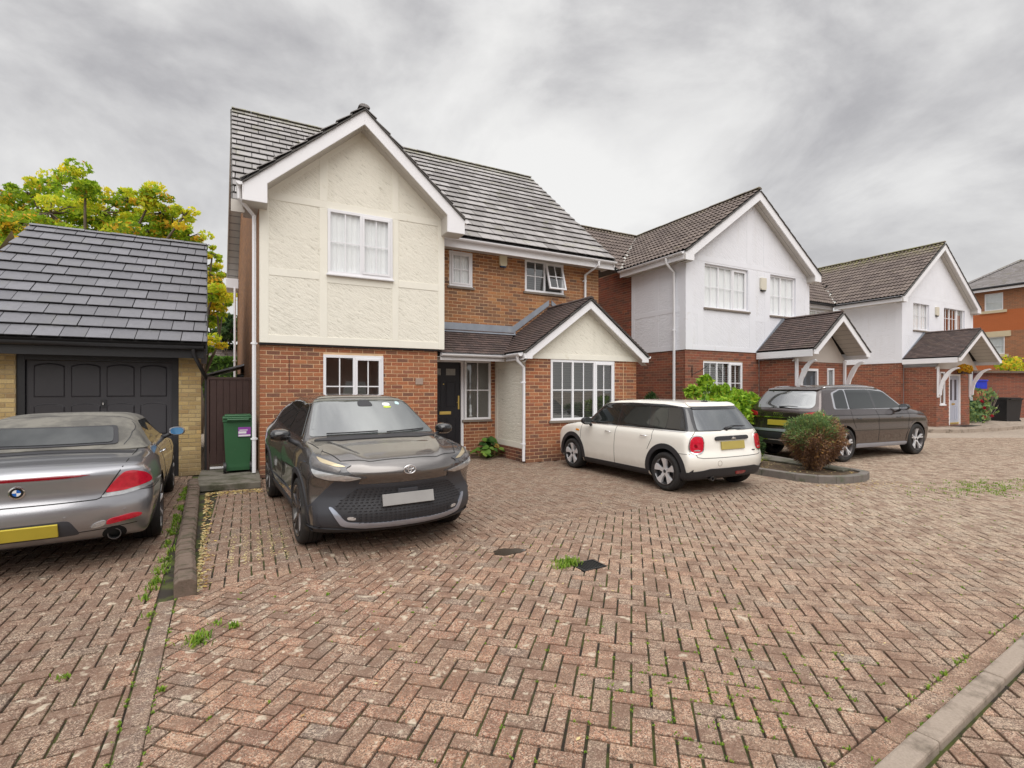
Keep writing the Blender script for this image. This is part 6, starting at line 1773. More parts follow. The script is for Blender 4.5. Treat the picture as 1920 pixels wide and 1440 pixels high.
M_DKGREY = plain('dark_grey_bumper_plastic', (.045, .047, .055), .45, .1, 6)
M_CGLASS = plain('dark_car_glass', (.014, .018, .018), .03, .2, 2, spec=.7, ior=1.6)
M_CGLASSL = plain('windscreen_glass', (.05, .06, .058), .02, .3, 2, spec=1.0, ior=2.1)
M_CGLASSR = plain('rear_screen_glass', (.03, .04, .045), .03, .3, 2, spec=1.0, ior=2.3)
M_TYRE = plain('tyre_rubber', (.022, .021, .021), .75, .25, 12, .2, 60, dirt=((.07, .06, .05), 5, .55))
M_ALLOY = plain('silver_alloy', (.68, .68, .70), .35, .05, 6, metallic=.35)
M_DALLOY = plain('dark_machined_alloy', (.10, .09, .09), .35, .2, 6, metallic=.6)
M_CHROME = plain('chrome_trim', (.80, .80, .82), .12, .03, 4, metallic=1)
M_SATIN = plain('satin_silver_trim', (.45, .49, .58), .3, .04, 4, metallic=.7)
M_RED = plain('red_lamp_lens', (.55, .012, .035), .10, .45, 22, coat=1)
M_REDD = plain('deep_red_lens', (.22, .004, .012), .1, .2, 10, coat=1)
M_CLEAR = plain('clear_lamp_lens', (.55, .56, .57), .08, .35, 30, metallic=.5, coat=1)
M_LAMPDK = plain('lamp_housing', (.08, .08, .085), .15, .5, 25, metallic=.5, coat=1)
M_AMBER = plain('amber_lens', (.75, .28, .02), .15, .1, 8)
M_PLY = plain('blank_yellow_plate', (.50, .40, .045), .55, .12, 5)
M_PLYD = plain('blank_dull_yellow_plate', (.42, .34, .09), .55, .12, 5)
M_PLW = plain('blank_grey_plate', (.30, .295, .29), .6, .15, 5)
M_FABRIC = plain('grey_soft_top_fabric', (.115, .11, .10), .95, .15, 5, .5, 200, dirt=((.20, .19, .165), 3, .42))
M_LINER = plain('wheel_well', (.008, .008, .008), .95)
M_SEAM = plain('panel_gap', (.012, .012, .012), .8)
M_WHITEM = plain('white_stickers', (.7, .72, .7), .5)
M_BLUE = plain('badge_blue', (.02, .12, .45), .2)
M_MIRG = plain('blue_tinted_mirror_glass', (.10, .32, .62), .06, .05, 2, metallic=.5, coat=1)

def tab(xs, ys, sig=.03):
    g = np.linspace(xs[0] - 1, xs[-1] + 1, 1500); v = np.interp(g, xs, ys)
    dx = g[1] - g[0]; k = np.arange(-int(4 * sig / dx) - 1, int(4 * sig / dx) + 2) * dx; ker = np.exp(-k * k / (2 * sig * sig)); ker /= ker.sum()
    vp = np.concatenate([np.full(len(k), v[0]), v, np.full(len(k), v[-1])]); vs = np.convolve(vp, ker, 'same')[len(k):-len(k)]
    return lambda x: np.interp(x, g, vs)

def car_shell(S):
    """smooth body surface from profile tables; returns numpy verts and quad faces"""
    T = tab(*S['top']); W = tab(*S['width'], .06); RZ = tab(*S['tumble'], S.get('tsig', .03)); BZ = tab(*S['bottom'], .05)
    NF = tab(*S['nose'], S.get('nsig', .035)); NR = tab(*S['tail'], S.get('rsig', .03)); BR = tab(*S.get('beltrise', ([-3, 3], [0, 0])), .1)
    kf, kr = S['kf'], S['kr']; rho = S.get('rho', .022)
    xm = S.get('xmid', 0.)
    kt = S.get('kt', .22); crown = S.get('crown', .03)
    extra = S.get('extra')
    def f(P):
        x, y, z = P[:, 0], np.abs(P[:, 1]), P[:, 2]
        xs = x + kt * y * y * np.tanh((x - xm) * 2.5)
        tz = T(xs) - crown * y * y
        if S.get('extra_top'): tz = tz + S['extra_top'](x, y)
        top = (z - tz) * S.get('tscale', .85)
        side = y - (W(x) - RZ(z - BR(x)))
        bot = BZ(x) - z
        nose = (x - (NF(z) - kf * np.clip(y, 0, 9) ** S.get('kfp', 2.5))) * .9
        tail = ((NR(z) + kr * y ** S.get('krp', 2.5)) - x) * .9
        st = np.stack([top, side, bot, nose, tail])
        if extra is not None:
            st[1] += extra(x, y, z)
        m = st.max(0)
        return m + rho * np.log(np.exp((st - m) / rho).sum(0))
    L0, L1 = S['ext']
    nx, ny, nz = 130, 56, 44
    Wd, Hh = 1.1, 1.75
    vid = {}; V = []; Q = []
    def vert(i, j, k):
        key = (i, j, k)
        if key not in vid: vid[key] = len(V); V.append((L0 + (L1 - L0) * i / nx, -Wd + 2 * Wd * j / ny, Hh * k / nz))
        return vid[key]
    for i in range(nx):
        for j in range(ny):
            Q.append((vert(i, j, 0), vert(i, j + 1, 0), vert(i + 1, j + 1, 0), vert(i + 1, j, 0))); Q.append((vert(i, j, nz), vert(i + 1, j, nz), vert(i + 1, j + 1, nz), vert(i, j + 1, nz)))
        for k in range(nz):
            Q.append((vert(i, 0, k), vert(i + 1, 0, k), vert(i + 1, 0, k + 1), vert(i, 0, k + 1))); Q.append((vert(i, ny, k), vert(i, ny, k + 1), vert(i + 1, ny, k + 1), vert(i + 1, ny, k)))
    for j in range(ny):
        for k in range(nz):
            Q.append((vert(0, j, k), vert(0, j, k + 1), vert(0, j + 1, k + 1), vert(0, j + 1, k))); Q.append((vert(nx, j, k), vert(nx, j + 1, k), vert(nx, j + 1, k + 1), vert(nx, j, k + 1)))
    V = np.array(V, float)
    sx0, sx1 = L0 + S.get('spine', .95), L1 - S.get('spine', .95)
    O = np.stack([np.clip(V[:, 0], sx0, sx1) , np.clip(V[:, 1], -.40, .40), np.full(len(V), S.get('spz', .62))], 1)
    D = V - O; D /= np.linalg.norm(D, axis=1)[:, None]
    lo = np.zeros(len(V)); hi = np.full(len(V), 2.0)
    # march outwards to the first crossing
    ts = np.linspace(0, 2.0, 81); found = np.zeros(len(V), bool)
    for a, b_ in zip(ts[:-1], ts[1:]):
        v = f(O + D * b_); n_ = (~found) & (v > 0); lo[n_] = a; hi[n_] = b_; found |= n_
    for _ in range(16):
        mid = (lo + hi) / 2; v = f(O + D * mid[:, None]); ins = v < 0; lo = np.where(ins, mid, lo); hi = np.where(ins, hi, mid)
    R = O + D * lo[:, None]
    return R, Q

class Car:
    def __init__(s, S, name, label, loc, rz):
        s.S = S; s.root = thing(name, label, 'car', loc, rz)
        R, Q = car_shell(S); s.V, s.Q = R, Q
        me = bpy.data.meshes.new('body'); me.from_pydata(R.tolist(), [], Q)
        bm = bmesh.new(); bm.from_mesh(me); bmesh.ops.remove_doubles(bm, verts=bm.verts, dist=1e-4); bmesh.ops.recalc_face_normals(bm, faces=bm.faces)
        # recalc orients outward for a closed shell
        s.bvh = BVHTree.FromBMesh(bm); bm.normal_update()
        s.WV = np.array([tuple(v.co) for v in bm.verts]); s.WN = np.array([tuple(v.normal) for v in bm.verts]); s.WF = [[v.index for v in f_.verts] for f_ in bm.faces]
        bm.to_mesh(me); bm.free()
        me.materials.append(S['paint']); me.materials.append(M_LINER)
        o = bpy.data.objects.new('body', me); COL.objects.link(o)
        # wheel arches
        cb = MB()
        for ax, r in zip(S['axles'], S['arch']):
            for sg in (-1, 1):
                z0 = S['wr'] + .01
                n = 40; prof = [(ax + r * math.cos(2 * math.pi * k / n), z0 + r * math.sin(2 * math.pi * k / n)) for k in range(n)]
                cb.prism(Fr((0, sg * .52, 0), (1, 0, 0), (0, 0, 1), (0, sg, 0)), prof, 0, .7)
        co = cb.build('cutter', M_LINER); co.data.materials.clear(); co.data.materials.append(S['paint']); co.data.materials.append(M_LINER)
        for p in co.data.polygons: p.material_index = 1
        md = o.modifiers.new('b', 'BOOLEAN'); md.operation = 'DIFFERENCE'; md.object = co; md.solver = 'EXACT'
        dg = bpy.context.evaluated_depsgraph_get(); dg.update()
        nm = bpy.data.meshes.new_from_object(o.evaluated_get(dg)); o.modifiers.clear(); o.data = nm; nm.name = 'body'
        cm = co.data; bpy.data.objects.remove(co); bpy.data.meshes.remove(cm)
        bpy.data.meshes.remove(me)
        nm.shade_smooth(); nm.set_sharp_from_angle(angle=rad(38))
        o.parent = s.root; s.body = o
    def hit(s, plane, a, b, sg=1):
        if plane == 'side': o, d = Vector((a, sg * 2.5, b)), Vector((0, -sg, 0))
        elif plane == 'front': o, d = Vector((4, a, b)), Vector((-1, 0, 0))
        elif plane == 'rear': o, d = Vector((-4, a, b)), Vector((1, 0, 0))
        else: o, d = Vector((a, b, 4)), Vector((0, 0, -1))
        h = s.bvh.ray_cast(o, d)
        if h[0] is None:
            h = s.bvh.find_nearest(o + d * (1.6 if plane in ('side', 'top') else 2.0))
        return h[0], h[1]
    def panel(s, name, mat, poly, plane, sg=1, off=.004, grid=.035, parent=None, smooth=2, label=None, skirt=True, mirror=False, inset=0):
        if mirror:
            if plane == 'side':
                a = s.panel(name, mat, poly, plane, 1, off, grid, parent, smooth, label, skirt); b = s.panel(name, mat, poly, plane, -1, off, grid, parent, smooth, label, skirt); return a, b
            a = s.panel(name, mat, poly, plane, 1, off, grid, parent, smooth, label, skirt); b = s.panel(name, mat, [(-p[0], p[1]) for p in poly] if plane != 'top' else [(p[0], -p[1]) for p in poly], plane, 1, off, grid, parent, smooth, label, skirt); return a, b
        for _ in range(smooth):     # corner cutting
            n = len(poly); q = []
            for i in range(n):
                p0, p1 = poly[i], poly[(i + 1) % n]; L = math.hypot(p1[0] - p0[0], p1[1] - p0[1]); t = min(.25, .02 / max(L, 1e-6)) if smooth <= 2 else .25
                q += [(p0[0] + (p1[0] - p0[0]) * t, p0[1] + (p1[1] - p0[1]) * t), (p1[0] - (p1[0] - p0[0]) * t, p1[1] - (p1[1] - p0[1]) * t)]
            poly = q
        x0, x1 = min(p[0] for p in poly), max(p[0] for p in poly); y0, y1 = min(p[1] for p in poly), max(p[1] for p in poly)
        nx, ny = max(1, int((x1 - x0) / grid)), max(1, int((y1 - y0) / grid))
        tess = tessellate_polygon([[Vector((p[0], p[1], 0)) for p in poly]])
        bm = bmesh.new(); vd = {}
        def vv(p):
            k = (round(p[0], 5), round(p[1], 5))
            if k not in vd: vd[k] = bm.verts.new((p[0], p[1], 0))
            return vd[k]
        for t in tess:
            tri = [poly[i] for i in t]
            tx0, tx1 = min(p[0] for p in tri), max(p[0] for p in tri); ty0, ty1 = min(p[1] for p in tri), max(p[1] for p in tri)
            i0, i1 = int((tx0 - x0) / (x1 - x0) * nx), min(nx - 1, int((tx1 - x0) / (x1 - x0) * nx)); j0, j1 = int((ty0 - y0) / (y1 - y0) * ny), min(ny - 1, int((ty1 - y0) / (y1 - y0) * ny))
            for i in range(i0, i1 + 1):
                for j in range(j0, j1 + 1):
                    ca, cb, da, db = x0 + (x1 - x0) * i / nx, x0 + (x1 - x0) * (i + 1) / nx, y0 + (y1 - y0) * j / ny, y0 + (y1 - y0) * (j + 1) / ny
                    P = clip_half(tri, 1, 0, cb); P = clip_half(P, -1, 0, -ca) if len(P) > 2 else []
                    P = clip_half(P, 0, 1, db) if len(P) > 2 else []; P = clip_half(P, 0, -1, -da) if len(P) > 2 else []
                    if len(P) < 3 or parea(P) < 1e-8: continue
                    vs = []
                    for p in P:
                        v = vv(p)
                        if v not in vs: vs.append(v)
                    if len(vs) >= 3:
                        try: bm.faces.new(vs)
                        except ValueError: pass
        bmesh.ops.remove_doubles(bm, verts=bm.verts, dist=2e-4)
        nrm = {}
        for v in bm.verts:
            h, n_ = s.hit(plane, v.co.x, v.co.y, sg); nrm[v] = n_; v.co = h + n_ * off
        bm.normal_update()
        f0 = sum((f.normal.dot(nrm[f.verts[0]]) * f.calc_area() for f in bm.faces))
        if f0 < 0: bmesh.ops.reverse_faces(bm, faces=bm.faces)
        if skirt:
            be = [e for e in bm.edges if len(e.link_faces) == 1]
            nv = {}
            for e in be:
                for v in e.verts:
                    if v not in nv: nv[v] = bm.verts.new(v.co - nrm[v] * (off + .006))
            for e in be:
                a, b_ = e.verts
                try: bm.faces.new((b_, a, nv[a], nv[b_]))
                except ValueError: pass
            bmesh.ops.recalc_face_normals(bm, faces=bm.faces)
            bm.normal_update()
            if sum(f.normal.dot(nrm[f.verts[0]]) * f.calc_area() for f in bm.faces if f.verts[0] in nrm) < 0: bmesh.ops.reverse_faces(bm, faces=bm.faces)
        me = bpy.data.meshes.new(name); bm.to_mesh(me); bm.free(); me.materials.append(mat); me.shade_smooth(); me.set_sharp_from_angle(angle=rad(40))
        o = bpy.data.objects.new(name, me); COL.objects.link(o); o.parent = parent or s.root
        if label: o['label'] = label
        return o
    def wrap(s, name, mat, poly, coords, keep, off=.006, parent=None, smooth=2, skirt=True):
        """piece cut out of the body surface by an outline given in unrolled coordinates"""
        for _ in range(smooth):
            n = len(poly); q = []
            for i in range(n):
                p0, p1 = poly[i], poly[(i + 1) % n]; L = math.hypot(p1[0] - p0[0], p1[1] - p0[1]); t = min(.25, .02 / max(L, 1e-6))
                q += [(p0[0] + (p1[0] - p0[0]) * t, p0[1] + (p1[1] - p0[1]) * t), (p1[0] - (p1[0] - p0[0]) * t, p1[1] - (p1[1] - p0[1]) * t)]
            poly = q
        U = coords(s.WV); K = keep(s.WV); U = np.stack(U, 1)
        x0, x1 = min(p[0] for p in poly), max(p[0] for p in poly); y0, y1 = min(p[1] for p in poly), max(p[1] for p in poly)
        tess = tessellate_polygon([[Vector((p[0], p[1], 0)) for p in poly]])
        tris = []
        for t in tess:
            tr = [poly[i] for i in t]
            A = (tr[1][0] - tr[0][0]) * (tr[2][1] - tr[0][1]) - (tr[2][0] - tr[0][0]) * (tr[1][1] - tr[0][1])
            if abs(A) < 1e-9: continue
            if A < 0: tr = tr[::-1]
            tris.append((tr, min(p[0] for p in tr), max(p[0] for p in tr), min(p[1] for p in tr), max(p[1] for p in tr)))
        bm = bmesh.new(); nrm = []
        for F in s.WF:
            if not all(K[i] for i in F): continue
            u = U[F]; a0, a1, b0, b1 = u[:, 0].min(), u[:, 0].max(), u[:, 1].min(), u[:, 1].max()
            if a1 < x0 or a0 > x1 or b1 < y0 or b0 > y1: continue
            for tr, tx0, tx1, ty0, ty1 in tris:
                if a1 < tx0 or a0 > tx1 or b1 < ty0 or b0 > ty1: continue
                P = [np.concatenate([U[i], s.WV[i], s.WN[i]]) for i in F]
                for k in range(3):
                    p, q = tr[k], tr[(k + 1) % 3]; ea, eb = q[1] - p[1], -(q[0] - p[0]); ec = ea * p[0] + eb * p[1]
                    out = []
                    for i in range(len(P)):
                        A_, B_ = P[i], P[(i + 1) % len(P)]; da, db = ea * A_[0] + eb * A_[1] - ec, ea * B_[0] + eb * B_[1] - ec
                        if da <= 0: out.append(A_)
                        if (da < 0 < db) or (db < 0 < da): out.append(A_ + (B_ - A_) * (da / (da - db)))
                    P = out
                    if len(P) < 3: break
                if len(P) < 3: continue
                vs = []
                for v in P:
                    n_ = Vector(v[5:8]).normalized(); bv = bm.verts.new(Vector(v[2:5]) + n_ * off); nrm.append(n_); vs.append(bv)
                bm.faces.new(vs)
        if not bm.verts: bm.free(); return None
        bm.verts.index_update()
        lay = bm.verts.layers.float_vector.new('nn')
        for v, n_ in zip(bm.verts, nrm): v[lay] = n_
        bmesh.ops.remove_doubles(bm, verts=bm.verts, dist=4e-4)
        bmesh.ops.dissolve_degenerate(bm, edges=bm.edges, dist=1e-5)
        bm.normal_update()
        if sum(f.normal.dot(f.verts[0][lay]) * f.calc_area() for f in bm.faces) < 0: bmesh.ops.reverse_faces(bm, faces=bm.faces)
        if skirt:
            be = [e for e in bm.edges if len(e.link_faces) == 1]; nv = {}
            for e in be:
                for v in e.verts:
                    if v not in nv: nv[v] = bm.verts.new(v.co - Vector(v[lay]) * (off + .006))
            for e in be:
                a, b_ = e.verts; lp = e.link_loops[0]
                if lp.vert == a: a, b_ = b_, a
                try: bm.faces.new((a, b_, nv[b_], nv[a]))
                except ValueError: pass
        me = bpy.data.meshes.new(name); bm.to_mesh(me); bm.free(); me.materials.append(mat); me.shade_smooth(); me.set_sharp_from_angle(angle=rad(40))
        o = bpy.data.objects.new(name, me); COL.objects.link(o); o.parent = parent or s.root
        return o
    def rearc(s, xt, k=.9): return lambda P: (np.abs(P[:, 1]) + k * np.clip(P[:, 0] - xt, 0, 9), P[:, 2])
    def frontc(s, xn, k=.9): return lambda P: (np.abs(P[:, 1]) + k * np.clip(xn - P[:, 0], 0, 9), P[:, 2])
    def line(s, name, mat, pts, plane, w_=.005, sg=1, off=.0025, mirror=False, parent=None, up=False):
        """thin strip following the surface"""
        if mirror:
            for g in (1, -1):
                if plane == 'side': s.line(name, mat, pts, plane, w_, g, off, False, parent)
                else: s.line(name, mat, [(p[0] * g, p[1]) for p in pts] if plane != 'top' else [(p[0], p[1] * g) for p in pts], plane, w_, 1, off, False, parent)
            return
        P = []
        for i in range(len(pts) - 1):
            L = math.hypot(pts[i + 1][0] - pts[i][0], pts[i + 1][1] - pts[i][1]); n = max(1, int(L / .03))
            for k in range(n): t = k / n; P.append((pts[i][0] + (pts[i + 1][0] - pts[i][0]) * t, pts[i][1] + (pts[i + 1][1] - pts[i][1]) * t))
        P.append(pts[-1]); H = []
        for p in P:
            h, n_ = s.hit(plane, p[0], p[1], sg); H.append((h, n_))
        mb = MB(); prev = None
        for i in range(len(H)):
            t = (H[min(i + 1, len(H) - 1)][0] - H[max(i - 1, 0)][0])
            if t.length < 1e-6: continue
            t.normalize(); n_ = H[i][1]; sd = t.cross(n_).normalized() * w_ / 2; c = H[i][0] + n_ * off
            cur = (c - sd, c + sd, c + sd - n_ * (off + .004), c - sd - n_ * (off + .004))
            if prev:
                mb.quad(prev[0], prev[1], cur[1], cur[0]); mb.quad(prev[1], prev[2], cur[2], cur[1]); mb.quad(prev[3], prev[0], cur[0], cur[3])
            prev = cur
        return mb.build(name, mat, parent or s.root, local=True, fixn=False)
    def wheels(s, rim, rimmat, r=None, w_=.22, rr=.21, nsp=5, steer=0., hubmat=None, dish=.03):
        r = r or s.S['wr']
        meshes = None
        for ax in s.S['axles']:
            for sg in (1, -1):
                ty = s.S['track'] * sg
                def mk(b, name, mat, par, smooth=True, bevel=0.):
                    return b.build(name, mat, par, local=True, smooth=smooth, autos=40, bevel=bevel)
                C = Vector((0, 0, 0)); A = (0, sg, 0)
                b = MB(); b.lathe(C, A, [(rr + .012, -.01), (rr + .03, .0), (r - .045, .006), (r - .016, -.006), (r - .004, -.026), (r, -.05), (r, -w_ + .05), (r - .012, -w_ + .015), (rr + .02, -w_), (rr, -w_ + .02)], 40)
                wheel = mk(b, 'wheel', M_TYRE, s.root)
                wheel.location = (ax, ty, r)
                if ax > 0 and steer: wheel.rotation_euler = (0, 0, steer)
                g = MB()    # tread grooves
                for q in (-.07, -.11, -.15): g.lathe(C, A, [(r + .0008, q), (r + .0008, q - .008)], 40)
                g.build('tread_groove', M_LINER, wheel, local=True, fixn=False)
                b = MB(); b.lathe(C, A, [(rr + .014, -.012), (rr + .012, .002), (rr, .0), (rr - .012, -.02), (rr - .02, -.08), (.0, -.09)], 40); rimo = mk(b, 'rim', rimmat if hubmat is None else hubmat, wheel)
                b = MB()
                for k in range(nsp):
                    a0 = 2 * math.pi * k / nsp + .3
                    f_ = Fr((0, 0, 0), (math.cos(a0), 0, math.sin(a0)), (-math.sin(a0), 0, math.cos(a0)), (0, sg, 0))
                    sp = rim(k)
                    for poly, c0, c1 in sp:
                        n_ = len(poly)
                        # spoke dips toward the hub
                        vs = [f_.p(a, b_, c0 - dish * (1 - a / rr)) for a, b_ in poly] + [f_.p(a * 1.0, b_ * .86, c1 - dish * (1 - a / rr)) for a, b_ in poly]
                        b.add(vs, [tuple(range(n_ - 1, -1, -1)), tuple(range(n_, 2 * n_))] + [(i, (i + 1) % n_, n_ + (i + 1) % n_, n_ + i) for i in range(n_)])
                b.lathe(C, A, [(.0, -dish + .012), (.032, -dish + .010), (.05, -dish - .0), (.06, -dish - .02), (.06, -.07)], 20)
                mk(b, 'spoke', rimmat, wheel, True)
                b = MB(); b.lathe(Vector((0, sg * (-dish + .0135), 0)), A, [(.0, 0), (.026, 0), (.03, -.004)], 16)
                for k in range(5):
                    a0 = 2 * math.pi * (k + .5) / 5; b.lathe(Vector((math.cos(a0) * .045, sg * (-dish + .0), math.sin(a0) * .045)), A, [(.0, .006), (.008, .006), (.008, -.01)], 6)
                mk(b, 'hub_cap', M_CLAD, wheel)
                b = MB(); b.lathe(Vector((0, -sg * .10, 0)), A, [(.0, 0), (rr * .75, 0), (rr * .75, -.02)], 24); mk(b, 'brake_disc', M_LAMPDK, wheel)
    def arch(s, mat, r0, r1, a0=-8, a1=188, off=.012, name='arch_trim'):
        for i, ax in enumerate(s.S['axles']):
            ra, rb = s.S['arch'][i] + r0, s.S['arch'][i] + r1; z0 = s.S['wr'] + .01; n = 28
            for sg in (1, -1):
                P = [(ax + ra * math.cos(rad(a0 + (a1 - a0) * k / n)), z0 + ra * math.sin(rad(a0 + (a1 - a0) * k / n))) for k in range(n + 1)]
                Q = [(ax + rb * math.cos(rad(a0 + (a1 - a0) * k / n)), z0 + rb * math.sin(rad(a0 + (a1 - a0) * k / n))) for k in range(n + 1)]
                s.panel(name, mat, P + Q[::-1], 'side', sg, off, .05, smooth=0)
    def mirrorhead(s, x, y, z, mat, dims=(.11, .23, .15), glassmat_=None, sgs=(1, -1)):
        for sg in sgs:
            b = MB(); L, Wd, Hh = dims
            sec = []
            for t, k, h in ((-.5, .86, .90), (-.38, 1, 1), (.0, .97, .95), (.35, .78, .74), (.5, .5, .42)):
                sec.append([(t * L * 1.0, math.cos(q) * Wd / 2 * k, math.copysign(abs(math.sin(q)) ** .7, math.sin(q)) * Hh / 2 * h) for q in [2 * math.pi * j / 16 for j in range(16)]])
            vs = [(x + p[0], sg * y + p[1] - sg * 0, z + p[2]) for r_ in sec for p in r_]
            fs = [(16 * i + j, 16 * i + (j + 1) % 16, 16 * (i + 1) + (j + 1) % 16, 16 * (i + 1) + j) for i in range(4) for j in range(16)] + [tuple(range(15, -1, -1)), tuple(range(64, 80))]
            b.add(vs, fs); m_ = b.build('wing_mirror', mat, s.root, local=True, smooth=True, autos=50)
            b = MB(); b.tube([(x + .0, sg * (y - Wd * .40), z - Hh * .35), (x + .03, sg * (y - Wd * .75), z - Hh * .65), (x + .06, sg * (y - Wd * 1.05), z - Hh * .75)], [.024, .028, .034], 8); b.build('mirror_arm', M_CLAD, m_, local=True, smooth=True)
            b = MB(); b.add([(x - L * .515, sg * y + math.cos(q) * Wd / 2 * .78, z + math.copysign(abs(math.sin(q)) ** .7, math.sin(q)) * Hh / 2 * .80) for q in [2 * math.pi * j / 16 for j in range(16)]], [tuple(range(16))]); b.build('mirror_glass', glassmat_ or M_CHROME, m_, local=True, fixn=False)
    def box_on(s, name, mat, plane, a, b, w_, h_, off=.012, sg=1, th=.02, parent=None, bevel=.004):
        """flat plate standing on the surface"""
        hs = [s.hit(plane, a + i * w_ / 2, b + j * h_ / 2, sg)[0] for i in (-1, 1) for j in (-1, 1)]
        h, n_ = s.hit(plane, a, b, sg)
        if plane in ('rear', 'front'):
            sx = -1 if plane == 'rear' else 1
            n_ = Vector((sx, 0, 0)); u = Vector((0, 0, 1)); lean = (hs[1] - hs[0] + hs[3] - hs[2]); lean.y = 0; u = lean.normalized() if lean.length > 0 else u
            e = Vector((0, 1, 0)); n_ = e.cross(u); n_ = n_ if n_.x * sx > 0 else -n_
        else:
            e = Vector((1, 0, 0)); u = Vector((0, 0, 1)); n_ = Vector((0, sg, 0))
        f_ = Fr(h + n_ * off, e, u, n_); b_ = MB(); b_.fbox(f_, -w_ / 2, w_ / 2, -h_ / 2, h_ / 2, -th, 0)
        return b_.build(name, mat, parent or s.root, local=True, bevel=bevel), f_

def wheel_pose(px, py, hx, hy):
    """centre position and heading from a wheel contact and the heading vector"""
    return math.atan2(hy, hx)

# ------------------------------------------------------------------ white hatchback
SM = dict(paint=P_CREAM, ext=(-2.05, 2.2), axles=(1.283, -1.283), arch=(.355, .355), wr=.305, track=.862,
    top=([-2.05, -1.92, -1.88, -1.78, -1.60, -1.52, -1.42, -1.0, -.3, .25, .50, .62, .98, 1.05, 1.3, 1.7, 1.95, 2.1], [.80, .92, .98, 1.06, 1.275, 1.35, 1.385, 1.418, 1.425, 1.405, 1.375, 1.33, 1.02, .985, .965, .90, .80, .6]),
    width=([-2.0, -1.6, -1.2, 0, 1.2, 1.7, 2.1], [.82, .86, .865, .86, .865, .84, .78]),
    tumble=([.15, .24, .38, .60, .78, .90, .935, .96, 1.36, 1.45], [.08, .03, .005, .0, .012, .035, .075, .10, .285, .45]),
    bottom=([-2, -1.6, -1.0, 1.0, 1.7, 2.1], [.27, .20, .18, .18, .19, .24]),
    nose=([.15, .3, .5, .7, .85, 1.0, 1.4], [1.92, 2.03, 2.06, 2.04, 1.97, 1.7, 1.2]),
    tail=([.15, .28, .42, .52, .58, .66, .80, .92, 1.0, 1.4], [-1.80, -1.86, -1.915, -1.92, -1.905, -1.865, -1.855, -1.83, -1.77, -1.48]),
    kf=.42, kr=.26, kfp=2.6, krp=2.9, kt=.20, crown=.045, spine=.8, rho=.018)
heading = (.01, 1.0)
rzM = math.atan2(heading[1], heading[0])
mini = Car(SM, 'hatchback_car', 'cream white five door hatchback with red tail lights parked beside the bay window', (5.80 + .862 + .02, 5.80 + 1.283, 0), rzM)
c = mini
# black glasshouse: side windows
gy0, gy1 = .955, 1.305
c.wrap('window_surround', P_BLACK, [(1.10, .95), (.93, 1.15), (.60, 1.34), (-.2, 1.362), (-1.0, 1.355), (-1.45, 1.318), (-1.62, 1.28), (-1.80, .955)], lambda P: (P[:, 0], P[:, 2]), lambda P: P[:, 2] > .85, off=.003, smooth=0)
for sg in (1, -1):
    c.panel('side_window', M_CGLASS, [(.80, .965), (.45, 1.30), (.02, 1.325), (-.02, .965)], 'side', sg, .007)
    c.panel('side_window', M_CGLASS, [(-.10, .965), (-.08, 1.325), (-.72, 1.33), (-.84, .965)], 'side', sg, .007)
    c.panel('side_window', M_CGLASS, [(-.93, .965), (-.84, 1.33), (-1.12, 1.325), (-1.20, 1.13), (-1.22, .965)], 'side', sg, .007)
    c.panel('roof_pillar', P_BLACK, [(-1.24, .965), (-1.20, 1.14), (-1.14, 1.33), (-1.34, 1.325), (-1.40, 1.28), (-1.62, .965)], 'side', sg, .009)
c.panel('windscreen', M_CGLASSL, [(.56, 1.325), (.95, 1.03), (.95, 1.03)], 'side', 1, .0) if False else None
c.panel('windscreen', M_CGLASSL, [(-.60, .99), (.60, .99), (.52, 1.33), (-.52, 1.33)], 'front', off=.004)
c.panel('rear_window', M_CGLASSR, [(-.62, .965), (.62, .965), (.56, 1.15), (.49, 1.30), (-.49, 1.30), (-.56, 1.15)], 'rear', off=.005)
c.panel('roof_spoiler', P_CREAM, [(-.53, 1.315), (.53, 1.315), (.51, 1.372), (-.51, 1.372)], 'rear', off=.022)
c.panel('spoiler_lip', P_BLACK, [(-.50, 1.275), (.50, 1.275), (.51, 1.32), (-.51, 1.32)], 'rear', off=.014)
# doors, seams
c.line('panel_gap', M_SEAM, [(.98, .93), (.99, .62), (.93, .30), (.90, .26)], 'side', .007, mirror=True)
c.line('panel_gap', M_SEAM, [(-.06, .94), (-.05, .6), (-.05, .26)], 'side', .007, mirror=True)
c.line('panel_gap', M_SEAM, [(-.98, .94), (-.99, .80), (-.90, .62)], 'side', .007, mirror=True)
c.line('panel_gap', M_SEAM, [(-1.58, .62), (-1.75, .62)], 'side', .006, mirror=True)
c.line('panel_gap', M_SEAM, [(-.72, .90), (-.735, .70), (-.70, .575), (-.62, .56), (.62, .56), (.70, .575), (.735, .70), (.72, .90)], 'rear', .008)
c.line('panel_gap', M_SEAM, [(-.66, .955), (-.72, .90)], 'rear', .008, mirror=True)
c.line('belt_trim', M_CHROME, [(.95, .942), (-1.70, .942)], 'side', .009, off=.006, mirror=True)
for sg in (1, -1):
    for x in (.14, -.80):
        b = MB(); h, n_ = c.hit('side', x, .825, sg); b.tube([h + Vector((-.085, 0, 0)) + n_ * .008, h + Vector((-.05, 0, .004)) + n_ * .028, h + Vector((.05, 0, .004)) + n_ * .028, h + Vector((.085, 0, 0)) + n_ * .008], [.006, .009, .009, .006], 6); b.build('door_handle', M_CHROME, c.root, local=True, smooth=True)
    h, n_ = c.hit('side', 1.10, .80, sg)
    c.panel('side_repeater', M_AMBER, [(1.03, .775), (1.16, .785), (1.15, .815), (1.06, .815)], 'side', sg, .008, grid=.02)
